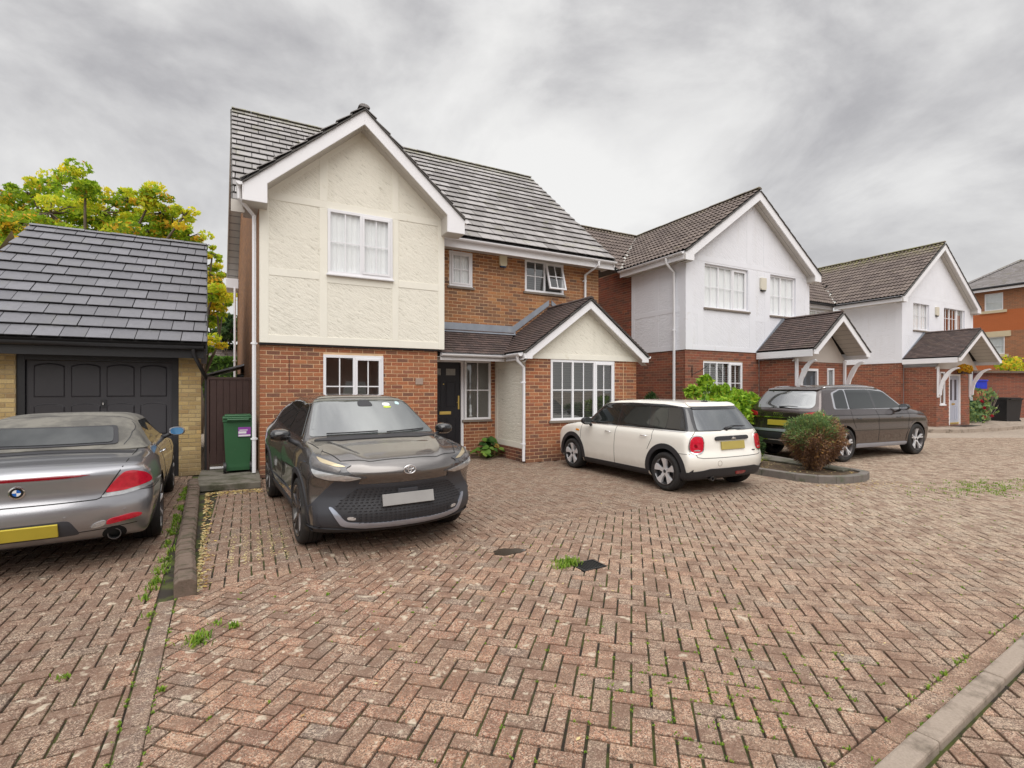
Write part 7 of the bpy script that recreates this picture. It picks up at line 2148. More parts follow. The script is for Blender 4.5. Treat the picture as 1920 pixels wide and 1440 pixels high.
# black arches, sills, bumpers
c.arch(M_CLAD, -.004, .075)
c.panel('sill_trim', M_CLAD, [(.90, .17), (.90, .285), (-.90, .285), (-.90, .17)], 'side', off=.010, mirror=True)
c.panel('bumper_trim', M_CLAD, [(-.86, .20), (-.86, .34), (-.60, .375), (-.5, .40), (.5, .40), (.60, .375), (.86, .34), (.86, .20)], 'rear', off=.010)
c.panel('bumper_trim', M_CLAD, [(-1.88, .20), (-1.88, .335), (-1.58, .33), (-1.62, .20)], 'side', off=.011, mirror=True)
c.panel('bumper_trim', M_CLAD, [(-.80, .18), (-.80, .34), (.80, .34), (.80, .18)], 'front', off=.010)
c.panel('fog_lamp', M_REDD, [(-.26, .285), (-.05, .285), (-.03, .335), (-.28, .335)], 'rear', off=.016, grid=.02)
b = MB(); h, n_ = c.hit('rear', .42, .27); b.lathe(h + Vector((.03, 0, -.03)), (-1, 0, 0), [(.0, -.02), (.028, -.02), (.028, .05), (.034, .05), (.034, -.02)], 16); b.build('exhaust_tip', M_LAMPDK, c.root, local=True)
# lights
for sg in (1, -1):
    q = [(sg * .56, .80), (sg * .575, .885), (sg * .68, .905), (sg * .765, .87), (sg * .80, .76), (sg * .80, .66), (sg * .74, .615), (sg * .62, .625), (sg * .575, .68)]
    c.panel('lamp_surround', M_CHROME, q, 'rear', off=.012, grid=.02)
    cx, cy = sg * .69, .757
    lo_ = c.panel('tail_light', M_RED, [(cx + (p[0] - cx) * .86, cy + (p[1] - cy) * .88) for p in q], 'rear', off=.020, grid=.02)
    c.panel('lamp_core', M_REDD, [(cx - sg * .02, .74), (cx + sg * .03, .78), (cx + sg * .04, .73), (cx, .71)], 'rear', off=.023, grid=.02, parent=lo_)
    c.panel('lamp_core', M_CLEAR, [(cx - sg * .06, .665), (cx + sg * .05, .665), (cx + sg * .03, .685), (cx - sg * .03, .685)], 'rear', off=.023, grid=.02, parent=lo_)
    hl, hn = c.hit('front', sg * .58, .74)
    b = MB(); b.lathe(hl - hn * .01, hn, [(.0, .03), (.07, .028), (.105, .018), (.12, .0)], 24); b.build('headlight', M_CLEAR, c.root, local=True, smooth=True)
c.panel('number_plate_handle', M_CLAD, [(-.36, .815), (.36, .815), (.37, .85), (.34, .875), (-.34, .875), (-.37, .85)], 'rear', off=.028, grid=.03)
pl_, pf = c.box_on('number_plate', M_PLYD, 'rear', 0, .735, .52, .125, off=.022)
b = MB()     # winged badge
for sg in (1, -1):
    for k, L in enumerate((.055, .048, .040)): b.fbox(Fr(Vector((c.hit('rear', 0, .845)[0].x - .034, 0, .845)), (0, 1, 0), (0, 0, 1), (-1, 0, 0)), *( (.016, L) if sg > 0 else (-L, -.016)), -.012 + k * .009, -.006 + k * .009, 0, .004)
b.lathe(Vector((c.hit('rear', 0, .845)[0].x - .034, 0, .845)), (-1, 0, 0), [(.0, .005), (.016, .005), (.018, 0)], 16)
b.build('badge', M_CHROME, c.root, local=True)
b = MB(); b.fbox(Fr(Vector((c.hit('rear', -.50, .635)[0].x - .006, -.50, .635)), (0, 1, 0), (0, 0, 1), (-1, 0, 0)), -.035, .035, -.009, .009, 0, .003); b.build('trim_badge', M_CLAD, c.root, local=True)
b = MB(); P0 = Vector((c.hit('rear', 0, .985)[0].x - .02, .0, .985)); b.tube([P0 + Vector((0, .05, 0)), P0 + Vector((-.006, -.1, .035)), P0 + Vector((0, -.32, .03))], [.012, .009, .006], 6); b.tube([P0 + Vector((0, .12, .012)), P0 + Vector((-.01, -.05, .05)), P0 + Vector((0, -.36, .036))], .005, 5); b.lathe(P0 + Vector((.01, .06, 0)), (-1, 0, 0), [(.0, .02), (.03, .018), (.035, 0)], 12); b.build('rear_wiper', M_CLAD, c.root, local=True, smooth=True)
b = MB(); h, _ = c.hit('top', -1.30, -.0); b.tube([h, h + Vector((-.02, 0, .04)), h + Vector((-.09, 0, .28))], [.014, .004, .002], 6); b.build('aerial', M_CLAD, c.root, local=True)
b = MB(); h, _ = c.hit('top', -1.32, -.0); b.box(h.x - .05, h.x + .06, -.02, .02, h.z - .005, h.z + .02); b.build('aerial_base', M_CLAD, c.root, local=True, bevel=.006)
c.line('panel_gap', M_SEAM, [(.18 + .05, .44), (.22, .50), (.18, .50), (.14, .46)], 'rear', .004) if False else None
h, n_ = c.hit('rear', .33, .475); b = MB(); b.lathe(h - n_ * .004, n_, [(.037, .0045), (.0395, .006), (.042, .0045)], 24); b.build('tow_cover', M_KERB, c.root, local=True)
c.mirrorhead(.66, .965, 1.0, M_CLAD, (.13, .21, .145), M_CGLASS)
def spokeM(k):
    return [([(.035, -.035), (.10, -.028), (.195, -.062), (.205, -.03), (.205, .03), (.195, .062), (.10, .028), (.035, .035)], -.03, .004)]
c.wheels(spokeM, M_ALLOY, rr=.205, hubmat=M_LAMPDK, dish=.025)

# ------------------------------------------------------------------ brown SUV
SA = dict(paint=P_BROWN, ext=(-2.5, 2.42), axles=(1.41, -1.41), arch=(.40, .40), wr=.362, track=.94,
    top=([-2.5, -2.38, -2.34, -2.22, -1.98, -1.90, -1.75, -1.2, -.4, .15, .42, .55, 1.12, 1.2, 1.5, 2.0, 2.25, 2.4], [.9, 1.02, 1.07, 1.16, 1.46, 1.53, 1.56, 1.625, 1.655, 1.625, 1.575, 1.53, 1.175, 1.145, 1.10, 1.01, .90, .7]),
    width=([-2.4, -2.0, -1.4, 0, 1.4, 2.0, 2.4], [.90, .935, .945, .94, .945, .92, .86]),
    tumble=([.2, .3, .45, .62, .80, .93, .99, 1.04, 1.08, 1.5, 1.6], [.08, .035, .025, .0, .01, .0, .035, .06, .085, .27, .42]),
    bottom=([-2.4, -1.9, -1.0, 1.0, 1.9, 2.4], [.34, .28, .25, .25, .26, .32]),
    nose=([.2, .4, .6, .8, .95, 1.1, 1.6], [2.18, 2.28, 2.30, 2.27, 2.18, 1.9, 1.5]),
    tail=([.2, .4, .5, .62, .72, .95, 1.06, 1.12, 1.6], [-2.24, -2.33, -2.36, -2.355, -2.31, -2.30, -2.31, -2.27, -1.95]),
    kf=.40, kr=.24, kfp=2.6, krp=2.9, kt=.20, crown=.04, spine=.95, spz=.72, rho=.018, beltrise=([-2.4, -1.5, 1.5, 2.4], [.02, .015, -.02, -.05]))
audi = Car(SA, 'estate_car', 'dark brown metallic SUV with roof rails parked behind the round shrub', (11.50 + 1.41 + .20, 6.14 + .96, 0), rad(-1.6))
audi.root.scale = (1.045, 1.0, 1.045)
c = audi
c.panel('window_surround', M_CHROME, [(1.02, 1.085), (.42, 1.50), (-.1, 1.545), (-1.2, 1.535), (-1.55, 1.46), (-1.68, 1.11)], 'side', off=.005, mirror=True)
for sg in (1, -1):
    c.panel('side_window', M_CGLASS, [(.93, 1.105), (.40, 1.475), (-.09, 1.52), (-.14, 1.105)], 'side', sg, .011)
    c.panel('side_window', M_CGLASS, [(-.22, 1.105), (-.16, 1.52), (-1.02, 1.518), (-1.13, 1.105)], 'side', sg, .011)
    c.panel('side_window', M_CGLASS, [(-1.19, 1.11), (-1.08, 1.515), (-1.22, 1.51), (-1.50, 1.44), (-1.60, 1.14), (-1.58, 1.12)], 'side', sg, .011)
    c.panel('door_pillar', P_BLACK, [(-.14, 1.105), (-.09, 1.52), (-.16, 1.52), (-.22, 1.105)], 'side', sg, .012)
    b = MB(); pts = []
    for k in range(15):
        x = .35 - 2.05 * k / 14; h, n_ = c.hit('top', x, sg * .60); pts.append(h + Vector((0, 0, .012 + .030 * math.sin(math.pi * min(1, max(0, k / 14))) ** .35)))
    b.tube(pts, .015, 8); b.build('roof_rail', M_CHROME, c.root, local=True, smooth=True)
    for x in (-.35, .75): 
        b = MB(); h, n_ = c.hit('side', x - .1 if x > 0 else x - .55, .90, sg)
        b.tube([h + Vector((-.10, 0, 0)) + n_ * .005, h + Vector((-.06, 0, .004)) + n_ * .032, h + Vector((.06, 0, .004)) + n_ * .032, h + Vector((.10, 0, 0)) + n_ * .005], [.009, .013, .013, .009], 6); b.build('door_handle', P_BLACK, c.root, local=True, smooth=True)
c.panel('windscreen', M_CGLASSL, [(-.68, 1.16), (.68, 1.16), (.56, 1.55), (-.56, 1.55)], 'front', off=.004)
c.panel('rear_window', M_CGLASSR, [(-.66, 1.125), (.66, 1.125), (.70, 1.20), (.60, 1.475), (.5, 1.49), (-.5, 1.49), (-.60, 1.475), (-.70, 1.20)], 'rear', off=.006)
c.panel('roof_spoiler', P_BROWN, [(-.62, 1.50), (.62, 1.50), (.60, 1.56), (-.60, 1.56)], 'rear', off=.03)
c.line('panel_gap', M_SEAM, [(1.10, 1.04), (1.04, .70), (1.0, .38)], 'side', .007, mirror=True)
c.line('panel_gap', M_SEAM, [(-.17, 1.07), (-.16, .6), (-.16, .38)], 'side', .007, mirror=True)
c.line('panel_gap', M_SEAM, [(-1.12, 1.08), (-1.16, .92), (-1.03, .70)], 'side', .007, mirror=True)
c.line('shoulder_crease', M_SEAM, [(2.0, .955), (1.0, .975), (0, .965), (-1.0, .975), (-2.2, 1.0)], 'side', .012, off=.001, mirror=True)
c.panel('sill_trim', M_SATIN, [(.98, .26), (1.0, .335), (-.98, .36), (-1.0, .28)], 'side', off=.014, mirror=True)
c.arch(P_BROWN, -.002, .045, off=.008)
for sg in (1, -1):
    c.wrap('tail_light', M_RED, [(.60, .945), (.62, 1.03), (.86, 1.055), (1.06, 1.05), (1.12, 1.0), (1.05, .95)], c.rearc(-2.30), lambda P, g=sg: (P[:, 0] < -1.6) & (P[:, 1] * g > .3), off=.010)
    c.panel('headlight', M_CLEAR, [(sg * .50, .76), (sg * .52, .87), (sg * .84, .92), (sg * .90, .86), (sg * .84, .78)], 'front', off=.010, grid=.025)
    c.panel('headlight', M_CLEAR, [(2.24, .80), (2.20, .90), (1.93, .93), (2.0, .85)], 'side', sg, .010, grid=.025)
c.panel('chrome_strip', M_CHROME, [(-.84, .915), (.84, .915), (.84, .935), (-.84, .935)], 'rear', off=.014)
c.panel('bumper_strip', M_SATIN, [(-.86, .615), (.86, .615), (.86, .665), (-.86, .665)], 'rear', off=.014)
c.panel('bumper_trim', M_CLAD, [(-.88, .34), (-.88, .60), (.88, .60), (.88, .34)], 'rear', off=.008)
c.panel('bumper_strip', M_CHROME, [(-.80, .425), (.80, .425), (.80, .445), (-.80, .445)], 'rear', off=.014)
c.panel('reflector', M_REDD, [(.60, .52), (.80, .52), (.80, .555), (.60, .555)], 'rear', off=.012, mirror=True)
c.panel('grille', M_CLAD, [(-.38, .5), (-.45, .85), (.45, .85), (.38, .5)], 'front', off=.010)
c.box_on('number_plate', M_PLY, 'rear', .0, .805, .52, .115, off=.022)
b = MB(); X = c.hit('rear', 0, 1.0)[0].x - .012
for k in range(4): b.lathe(Vector((X, -.0 + (k - 1.5) * .052, .995)), (-1, 0, 0), [(.026, 0), (.026, .006), (.034, .006), (.034, 0)], 20, close=True)
b.build('badge', M_CHROME, c.root, local=True)
b = MB(); P0 = Vector((c.hit('rear', 0, 1.15)[0].x - .02, .0, 1.15)); b.tube([P0 + Vector((0, .02, 0)), P0 + Vector((-.01, -.2, .02)), P0 + Vector((0, -.42, .012))], [.014, .010, .006], 6); b.build('rear_wiper', M_CLAD, c.root, local=True)
c.mirrorhead(.72, 1.02, 1.13, P_BLACK, (.15, .22, .15))
def spokeA(k):
    return [([(.03, -.03), (.12, -.012), (.235, -.055), (.245, -.02), (.13, .004), (.035, .0)], -.03, .004), ([(.03, .03), (.12, .018), (.235, .055), (.245, .02), (.13, -.002), (.035, .0)], -.03, .004)]
c.wheels(spokeA, M_ALLOY, rr=.245, hubmat=M_DALLOY, w_=.24, dish=.03)

# ------------------------------------------------------------------ silver convertible
SB = dict(paint=P_SILV, ext=(-2.65, 2.45), axles=(1.39, -1.39), arch=(.375, .375), wr=.325, track=.915,
    top=([-2.62, -2.50, -2.44, -2.3, -2.0, -1.66, -1.55, -1.35, -1.08, -.82, -.40, .1, .36, .50, 1.12, 1.2, 1.6, 2.1, 2.4], [.72, .86, .905, .935, .96, .975, .99, 1.09, 1.215, 1.27, 1.305, 1.30, 1.275, 1.235, .95, .93, .89, .77, .6]),
    width=([-2.6, -2.2, -1.5, 0, 1.4, 2.0, 2.4], [.84, .90, .93, .91, .925, .88, .8]),
    tumble=([.15, .26, .40, .56, .72, .84, .91, .94, .97, 1.25, 1.34], [.10, .05, .02, .0, .008, .04, .085, .12, .16, .31, .50]),
    bottom=([-2.6, -2.1, -1.0, 1.0, 2.0, 2.4], [.31, .22, .17, .17, .18, .22]),
    nose=([.15, .3, .5, .65, .8, 1.3], [2.2, 2.32, 2.34, 2.28, 2.0, 1.6]),
    tail=([.15, .30, .42, .56, .60, .66, .78, .86, .92, 1.3], [-2.38, -2.44, -2.50, -2.505, -2.49, -2.455, -2.46, -2.475, -2.47, -2.1]),
    kf=.42, kr=.34, kfp=2.4, krp=2.6, kt=.22, crown=.05, spine=1.0, spz=.58, rho=.02)
bmw = Car(SB, 'convertible_car', 'silver grey convertible with grey fabric roof parked before the garage door', (-.855 - .90 - .0 - 1.39 * .07, 6.60 + 1.39, 0), rad(94.0))
c = bmw
# fabric hood over the cabin
xz = lambda P: (P[:, 0], P[:, 2])
allk = lambda P: P[:, 2] > .9
st_ = c.wrap('soft_top', M_FABRIC, [(.36, 1.6), (.36, 1.20), (.30, 1.205), (-.50, 1.215), (-.60, 1.20), (-.86, .955), (-1.52, .965), (-1.56, .975), (-1.56, 1.6)], xz, allk, off=.014, smooth=1)
for sg in (1, -1):
    c.panel('side_window', M_CGLASS, [(.95, .955), (.36, 1.205), (-.50, 1.21), (-.60, 1.19), (-.82, .955)], 'side', sg, .008, grid=.04)
    c.panel('window_trim', M_CHROME, [(1.0, .938), (1.0, .952), (-.86, .952), (-.86, .938)], 'side', sg, .010)
c.wrap('hood_frame', M_CLAD, [(.345, 1.6), (.345, 1.15), (.42, 1.10), (.42, 1.6)], xz, allk, off=.012)
c.wrap('hood_seal', M_CLAD, [(-1.66, .90), (-1.66, 1.2), (-1.54, 1.2), (-1.54, .90)], lambda P: (P[:, 0], P[:, 2]), lambda P: (P[:, 2] > .93) & (np.abs(P[:, 1]) < .70), off=.006)
c.panel('window_border', M_CLAD, [(-.545, 1.01), (.545, 1.01), (.50, 1.185), (-.50, 1.185)], 'rear', off=.022, grid=.04)
c.panel('rear_window', M_CGLASS, [(-.50, 1.025), (.50, 1.025), (.465, 1.17), (-.465, 1.17)], 'rear', off=.028, grid=.04)
c.line('seam_stitch', M_CLAD, [(-.80, -.62), (-.68, -.45), (-.66, 0), (-.68, .45), (-.80, .62)], 'top', .008, off=.016)
c.line('seam_stitch', M_CLAD, [(-1.42, 1.0), (-1.15, 1.12), (-.85, 1.22)], 'side', .008, off=.016, mirror=True)
c.panel('windscreen', M_CGLASSL, [(-.62, .96), (.62, .96), (.52, 1.23), (-.52, 1.23)], 'front', off=.004)
# boot lid and lamps
c.line('panel_gap', M_SEAM, [(-.73, 1.0), (-.66, .86), (-.53, .635), (-.50, .625), (.50, .625), (.53, .635), (.66, .86), (.73, 1.0)], 'rear', .009)
c.panel('high_level_lamp', M_REDD, [(-.48, .845), (-.30, .833), (.30, .833), (.48, .845), (.30, .858), (-.30, .858)], 'rear', off=.006, grid=.02)
for sg in (1, -1):
    kp = lambda P, g=sg: (P[:, 0] < -1.5) & (P[:, 1] * g > .2)
    rc_ = c.rearc(-2.44)
    c.wrap('tail_light', M_RED, [(.60, .672), (.68, .76), (.775, .845), (.88, .848), (1.01, .82), (1.10, .765), (1.12, .735), (.95, .70), (.78, .675)], rc_, kp, off=.010)
    c.wrap('lamp_rim', M_CLEAR, [(.555, .635), (.60, .668), (.78, .672), (.95, .697), (1.12, .732), (1.115, .70), (.95, .662), (.78, .640)], rc_, kp, off=.009)
    c.panel('reflector', M_RED, [(sg * .56, .39), (sg * .58, .44), (sg * .76, .465), (sg * .82, .45), (sg * .80, .42)], 'rear', off=.010, grid=.02)
    c.panel('reflector', M_CLEAR, [(sg * .45, .375), (sg * .50, .43), (sg * .575, .44), (sg * .555, .388)], 'rear', off=.010, grid=.02)
    h, n_ = c.hit('rear', sg * .62, .30)
    b = MB(); b.lathe(h + Vector((.05, 0, -.01)), (-1, 0, 0), [(.0, -.03), (.040, -.03), (.043, .07), (.050, .07), (.052, .0), (.052, -.03)], 24); b.build('exhaust_tip', M_LAMPDK, c.root, local=True, smooth=True, autos=40)
    h2_ = c.panel('exhaust_cutout', M_LINER, [(sg * .62 + .085 * math.cos(t), .295 + .07 * math.sin(t)) for t in [2 * math.pi * k / 18 for k in range(18)]], 'rear', off=.003, grid=.03, smooth=0)
    for y, z in ((.30, .50), (.70, .505)):
        h, n_ = c.hit('rear', sg * y, z); b = MB(); b.lathe(h, n_, [(.0, .004), (.011, .004), (.0125, -.002)], 14); b.build('parking_sensor', P_SILV, c.root, local=True)
    c.mirrorhead(.62, .99, 1.0, P_SILV, (.12, .20, .125), M_MIRG) if sg > 0 else None
    b = MB(); h, n_ = c.hit('side', -.42, .83, sg); b.tube([h + Vector((-.10, 0, 0)) + n_ * .006, h + Vector((-.06, 0, .004)) + n_ * .03, h + Vector((.06, 0, .004)) + n_ * .03, h + Vector((.10, 0, 0)) + n_ * .006], [.008, .012, .012, .008], 6); b.build('door_handle', M_CHROME, c.root, local=True, smooth=True)
c.line('panel_gap', M_SEAM, [(1.02, .94), (.98, .6), (.92, .24)], 'side', .007, mirror=True)
c.line('panel_gap', M_SEAM, [(-.66, .95), (-.68, .7), (-.60, .45), (-.58, .26)], 'side', .007, mirror=True)
c.line('panel_gap', M_SEAM, [(-1.80, .66), (-2.1, .66), (-2.3, .66)], 'side', .006, mirror=True)
c.line('bumper_crease', M_SEAM, [(-.78, .365), (-.5, .355), (-.30, .355)], 'rear', .006, mirror=True)
c.panel('plate_recess', M_DKGREY, [(-.40, .335), (-.33, .475), (.33, .475), (.40, .335)], 'rear', off=.003)
c.box_on('number_plate', M_PLY, 'rear', 0, .405, .52, .115, off=.014)
c.panel('lower_valance', M_DKGREY, [(-.55, .215), (-.52, .265), (.52, .265), (.55, .215)], 'rear', off=.004)
h, n_ = c.hit('rear', 0, .745)
b = MB(); b.lathe(h, n_, [(.052, .0), (.052, .010), (.045, .012), (.0, .012)], 32); bd = b.build('badge', M_CHROME, c.root, local=True, smooth=True, autos=30)
b = MB(); b.lathe(h, n_, [(.043, .0123), (.0, .0125)], 32); b.build('badge_ring', P_BLACK, bd, local=True, fixn=False)
e_ = Vector((0, 1, 0)); u_ = n_.cross(e_).normalized()
if u_.z < 0: u_ = -u_
for q in range(4):
    pts = [h + n_ * .0135] + [h + n_ * .0135 + (e_ * math.cos(t) + u_ * math.sin(t)) * .027 for t in [math.pi / 2 * q + math.pi / 2 * j / 6 for j in range(7)]]
    b = MB(); b.poly(pts); b.build('badge_quarter', M_BLUE if q % 2 else M_WHITEPL, bd, local=True, fixn=False)
def spokeB(k):
    return [([(.03, -.022), (.14, -.012), (.225, -.03), (.235, 0), (.225, .03), (.14, .012), (.03, .022)], -.03, .004)]
c.wheels(spokeB, M_ALLOY, rr=.235, w_=.25, nsp=7, hubmat=M_DALLOY)
# ------------------------------------------------------------------ dark crossover in front of the house
def chr_extra(x, y, z):
    # waisted flanks and swollen haunches
    e = .030 * np.exp(-((z - .62) / .14) ** 2) * np.exp(-(x / .75) ** 2)
    e -= .020 * np.exp(-((z - .86) / .13) ** 2) * np.exp(-((x + 1.35) / .45) ** 2)
    e -= .012 * np.exp(-((z - .80) / .12) ** 2) * np.exp(-((x - 1.4) / .45) ** 2)
    return e
def chr_top(x, y):
    w_ = 1 / (1 + np.exp(-(x - 1.38) / .04)) * 1 / (1 + np.exp((x - 2.12) / .04))
    yc = .60 - .22 * np.clip((x - 1.35) / .8, 0, 1)
    return w_ * (-.020 / (1 + np.exp((y - yc + .03) / .012)) + .008 * np.exp(-((y - yc - .03) / .05) ** 2))
ST = dict(extra_top=chr_top, paint=P_GREY, ext=(-2.25, 2.42), axles=(1.32, -1.32), arch=(.385, .385), wr=.345, track=.885,
    top=([-2.2, -2.08, -2.02, -1.9, -1.6, -1.2, -.7, -.2, .2, .42, .55, 1.22, 1.30, 1.6, 1.95, 2.10, 2.22, 2.35], [.85, .98, 1.06, 1.12, 1.29, 1.42, 1.51, 1.535, 1.53, 1.505, 1.47, 1.09, 1.07, 1.04, .985, .94, .86, .65]),
    width=([-2.2, -1.8, -1.3, 0, 1.3, 1.7, 2.0, 2.3], [.84, .875, .895, .875, .885, .87, .83, .76]),
    tumble=([.2, .3, .42, .60, .78, .92, .98, 1.02, 1.06, 1.45, 1.55], [.07, .03, .01, .0, .0, .02, .055, .08, .11, .30, .46]),
    bottom=([-2.2, -1.8, -1.0, 1.0, 1.7, 2.3], [.32, .24, .21, .21, .22, .25]),
    nose=([.22, .31, .41, .57, .68, .79, .89, .97, 1.08, 1.5], [2.08, 2.20, 2.215, 2.16, 2.17, 2.25, 2.20, 2.06, 1.8, 1.4]),
    tail=([.2, .4, .6, .8, .95, 1.05, 1.5], [-1.96, -2.06, -2.08, -2.05, -2.07, -2.03, -1.7]),
    kf=.52, kr=.30, kfp=2.2, krp=2.6, kt=.24, crown=.05, spine=.95, spz=.64, rho=.016, nsig=.02, tsig=.022, beltrise=([-2.2, -1.2, 0, 2.2], [.07, .05, .0, -.02]), extra=chr_extra)
hx, hy = (.24, -2.5); hl_ = math.hypot(hx, hy); hx /= hl_; hy /= hl_
# right-hand wheels touch the ground at (.52,5.59) and (.28,8.09); the centre line lies to the car's left
cxT = (.50 + .31) / 2 + .885 * .995 - .045; cyT = (5.62 + 8.20) / 2 + .885 * .08
hx, hy = math.sin(rad(4.0)), -math.cos(rad(4.0))
suv = Car(ST, 'crossover_car', 'dark grey crossover with black mesh grille parked nose out before the cream house', (cxT, cyT, 0), math.atan2(hy, hx))
c = suv
for sg in (1, -1):
    c.panel('window_surround', P_BLACK, [(1.02, 1.04), (.50, 1.42), (0, 1.475), (-.7, 1.46), (-1.30, 1.30), (-1.42, 1.18), (-.9, 1.10), (0, 1.06)], 'side', sg, .005)
    c.panel('side_window', M_CGLASS, [(.90, 1.06), (.47, 1.395), (.02, 1.445), (-.02, 1.075)], 'side', sg, .010)
    c.panel('side_window', M_CGLASS, [(-.10, 1.08), (-.06, 1.445), (-.66, 1.43), (-1.05, 1.29), (-1.08, 1.15)], 'side', sg, .010)
    c.panel('window_trim', M_CHROME, [(1.02, 1.030), (1.02, 1.045), (.0, 1.064), (-.9, 1.102), (-.9, 1.088), (0, 1.050)], 'side', sg, .011)
c.panel('roof_panel', P_BLACK, [(.40, -.52), (.46, 0), (.40, .52), (-.8, .56), (-1.55, .50), (-1.55, -.50), (-.8, -.56)], 'top', off=.004, grid=.05)
c.panel('windscreen', M_CGLASSL, [(-.72, 1.075), (-.4, 1.09), (.4, 1.09), (.72, 1.075), (.70, 1.14), (.565, 1.44), (.53, 1.475), (-.53, 1.475), (-.565, 1.44), (-.70, 1.14)], 'front', off=.005)
c.panel('windscreen_cowl', M_CLAD, [(1.22, -.70), (1.34, -.45), (1.37, 0), (1.34, .45), (1.22, .70), (1.17, .68), (1.27, 0), (1.17, -.68)], 'top', off=.008, grid=.04)
c.panel('rear_window', M_CGLASS, [(-.6, 1.12), (.6, 1.12), (.5, 1.38), (-.5, 1.38)], 'rear', off=.005)
# bonnet shut-lines: V towards the nose
c.line('panel_gap', M_SEAM, [(1.22, -.76), (1.70, -.70), (1.98, -.60), (2.09, -.35), (2.115, 0), (2.09, .35), (1.98, .60), (1.70, .70), (1.22, .76)], 'top', .008)
c.line('bonnet_crease', M_SATIN, [(1.35, .50), (1.75, .46), (2.0, .30)], 'top', .006, off=.001, mirror=True) if False else None
c.line('panel_gap', M_SEAM, [(1.02, 1.0), (.98, .7), (.90, .30)], 'side', .007, mirror=True)
c.line('panel_gap', M_SEAM, [(-.06, 1.05), (-.06, .6), (-.05, .30)], 'side', .007, mirror=True)
c.line('panel_gap', M_SEAM, [(-1.05, 1.10), (-1.06, .86), (-.92, .66)], 'side', .007, mirror=True)
c.arch(M_CLAD, -.004, .055, off=.010)
c.panel('sill_trim', M_CLAD, [(.92, .20), (.90, .33), (-.90, .35), (-.92, .22)], 'side', off=.012, mirror=True)
# lower front: dark mask, mesh grille, silver lip
mask = [(-.885, 0.250), (-.885, 0.390), (-.80, 0.550), (-.66, 0.715), (-.49, 0.715), (-.36, 0.705), (.36, 0.705), (.49, 0.715), (.66, 0.715), (.80, 0.550), (.885, 0.390), (.885, 0.250)]
c.panel('bumper_mask', M_DKGREY, [(-.895, 0.235), (-.895, 0.430), (-.78, 0.570), (-.64, 0.750), (-.44, 0.750), (-.47, 0.690), (.47, 0.690), (.44, 0.750), (.64, 0.750), (.78, 0.570), (.895, 0.430), (.895, 0.235)], 'front', off=.008, grid=.04)
c.panel('grille', M_CLAD, [(-.66, 0.450), (-.62, 0.510), (-.48, 0.650), (-.40, 0.665), (.40, 0.665), (.48, 0.650), (.62, 0.510), (.66, 0.450), (.56, 0.335), (.36, 0.310), (-.36, 0.310), (-.56, 0.335)], 'front', off=.012, grid=.04)
gm = MB()
rows_ = 13
for r in range(rows_):
    z = .335 + r * .0255; zq = z - .05; half = .35 + (zq - .26) * .9 if zq < .40 else (.66 if zq < .46 else .66 - (zq - .46) * 1.25)
    half = min(half + .1, .63) if zq < .40 else half; y = -half + .03
    k = 0
    while y < half - .03:
        yy = y + (.022 if r % 2 else 0)
        if abs(yy) < half - .02:
            h, n_ = c.hit('front', yy, z); h = h + n_ * .014
            e1 = Vector((0, 1, 0))
            for (a, b0, b1_, d0) in ((-.019, -.007, .0, 0), (0, .004, .010, 0)):
                pass
            gm.add([h + e1 * -.019 + Vector((.0, 0, .000)), h + e1 * -.010 + Vector((.010, 0, .009)), h + e1 * .010 + Vector((.010, 0, .009)), h + e1 * .019 + Vector((0, 0, 0)), h + e1 * .010 + Vector((.006, 0, .001)), h + e1 * -.010 + Vector((.006, 0, .001))], [(0, 1, 2, 3, 4, 5)])
        y += .044
o_ = gm.build('grille_mesh', plain('gloss_grille_mesh', (.05, .05, .055), .25, .1), c.root, local=True, fixn=False); o_['kind'] = 'stuff'
c.panel('front_lip', M_SATIN, [(-.70, 0.480), (-.67, 0.485), (-.56, 0.350), (-.38, 0.335), (.38, 0.335), (.56, 0.350), (.67, 0.485), (.70, 0.480), (.60, 0.312), (.40, 0.288), (-.40, 0.288), (-.60, 0.312)], 'front', off=.022, grid=.03)
c.panel('lower_valance', M_CLAD, [(-.84, 0.235), (-.84, 0.285), (-.45, 0.275), (.45, 0.275), (.84, 0.285), (.84, 0.235)], 'front', off=.020, grid=.04)
for sg in (1, -1):
    kp = lambda P, g=sg: (P[:, 0] > 1.2) & (P[:, 1] * g > .15)
    fc = c.frontc(2.16)
    hl1 = c.wrap('headlight', M_LAMPDK, [(.38, .765), (.60, .728), (.86, .735), (1.06, .768), (1.15, .85), (1.24, 1.0), (1.18, 1.0), (1.04, .945), (.80, .905), (.58, .880), (.66, .85), (.56, .80)], fc, kp, off=.009)
    c.wrap('lamp_lens', M_CLEAR, [(.44, .765), (.62, .740), (.86, .748), (1.04, .782), (1.11, .85), (1.0, .828), (.82, .806), (.60, .786)], fc, kp, off=.015, parent=hl1)
    c.wrap('lamp_lens', P_GREY, [(.72, .812), (.9, .832), (1.10, .868), (1.18, .955), (1.02, .905), (.82, .865), (.70, .85)], fc, kp, off=.013, parent=hl1)
    c.wrap('daytime_lamp', plain('bronze_lamp_strip', (.50, .42, .28), .2, .1, metallic=.5) if 'bronze_lamp_strip' not in MATS else MATS['bronze_lamp_strip'], [(.64, .862), (.76, .862), (1.0, .898), (1.12, .945), (1.0, .925), (.76, .885)], fc, kp, off=.013, parent=hl1)
    fl_ = c.panel('fog_lamp', M_CLAD, [(sg * .44, .355), (sg * .45, .40), (sg * .60, .415), (sg * .60, .37), (sg * .54, .35)], 'front', off=.018, grid=.02)
    c.panel('fog_lens', M_CLEAR, [(sg * .48, .365), (sg * .48, .395), (sg * .55, .40), (sg * .55, .37)], 'front', off=.023, grid=.02, parent=fl_)
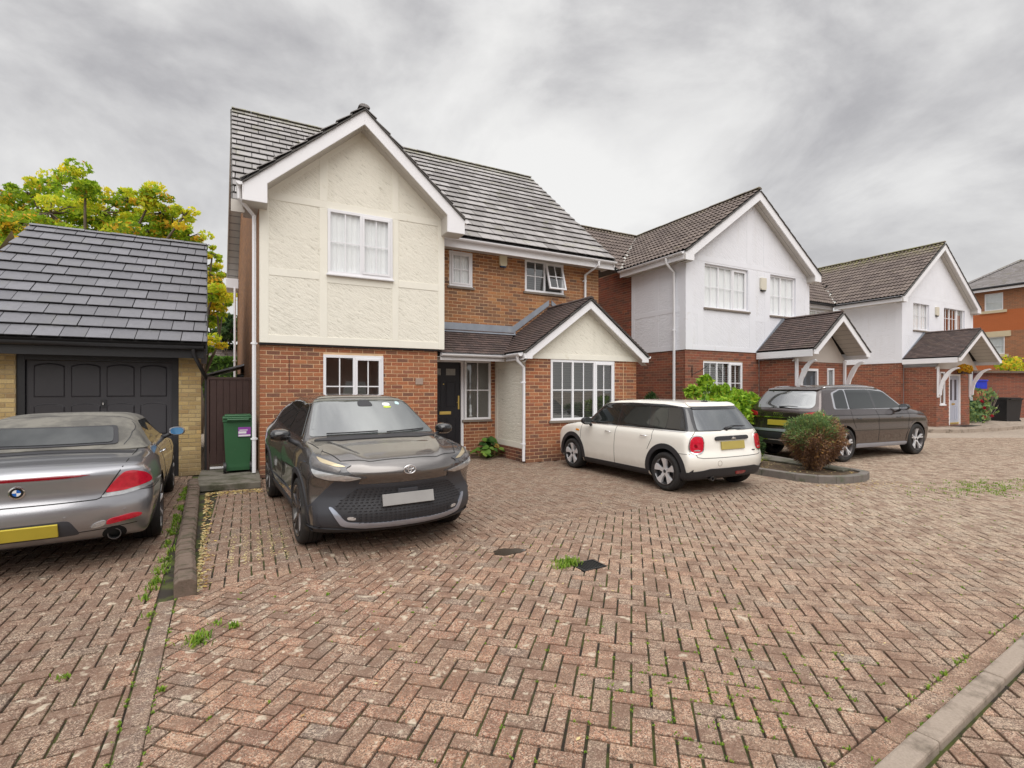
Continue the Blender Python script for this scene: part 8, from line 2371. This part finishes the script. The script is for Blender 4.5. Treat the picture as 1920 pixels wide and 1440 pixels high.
c.box_on('number_plate', M_PLW, 'front', 0, .53, .52, .112, off=.045)
c.box_on('plate_bracket', M_DKGREY, 'front', .0, .615, .20, .04, off=.03)
h, n_ = c.hit('front', 0, .815)
b = MB()
def ell(cx, cz, rx, rz, w_, n=28):
    pts = [h + n_ * .012 + Vector((0, cx + rx * math.cos(t), cz + rz * math.sin(t))) for t in [2 * math.pi * k / n for k in range(n + 1)]]
    b.tube(pts, w_, 6, cap=False)
ell(0, 0, .060, .040, .0055); ell(0, .004, .018, .033, .0045); ell(0, .016, .042, .016, .0045)
b.build('badge', M_CHROME, c.root, local=True, smooth=True)
c.mirrorhead(.86, .985, 1.09, P_BLACK, (.15, .22, .145))
# wipers, sensor housing, stickers on the glass
b = MB()
for y0, y1 in ((.10, .60), (-.55, .0)):
    pts = [c.hit('front', y0 + (y1 - y0) * k / 6, 1.10 + .012 * k / 6)[0] + Vector((.018, 0, .01)) for k in range(7)]
    b.tube(pts, .008, 6)
b.build('wiper', M_CLAD, c.root, local=True, smooth=True)
c.panel('sensor_housing', M_CLAD, [(-.10, 1.385), (.10, 1.385), (.07, 1.46), (-.07, 1.46)], 'front', off=.007, grid=.03)
c.panel('sticker', M_WHITEM, [(.22, 1.385), (.32, 1.385), (.32, 1.425), (.22, 1.425)], 'front', off=.008, grid=.03)
c.panel('sticker', plain('yellow_green_sticker', (.5, .6, .08), .5), [(.22, 1.362), (.32, 1.362), (.32, 1.385), (.22, 1.385)], 'front', off=.008, grid=.03)
c.panel('sticker', plain('pale_blue_sticker', (.5, .68, .70), .5), [(.40, 1.405), (.46, 1.395), (.46, 1.43), (.41, 1.44)], 'front', off=.008, grid=.03)
def spokeT(k):
    return [([(.03, -.034), (.10, -.02), (.24, -.075), (.248, -.05), (.11, .0), (.035, .0)], -.03, .004), ([(.03, .034), (.10, .02), (.24, .048), (.248, .025), (.11, -.0), (.035, .0)], -.03, .004)]
c.wheels(spokeT, M_DALLOY, rr=.250, w_=.22, hubmat=P_BLACK, dish=.02)
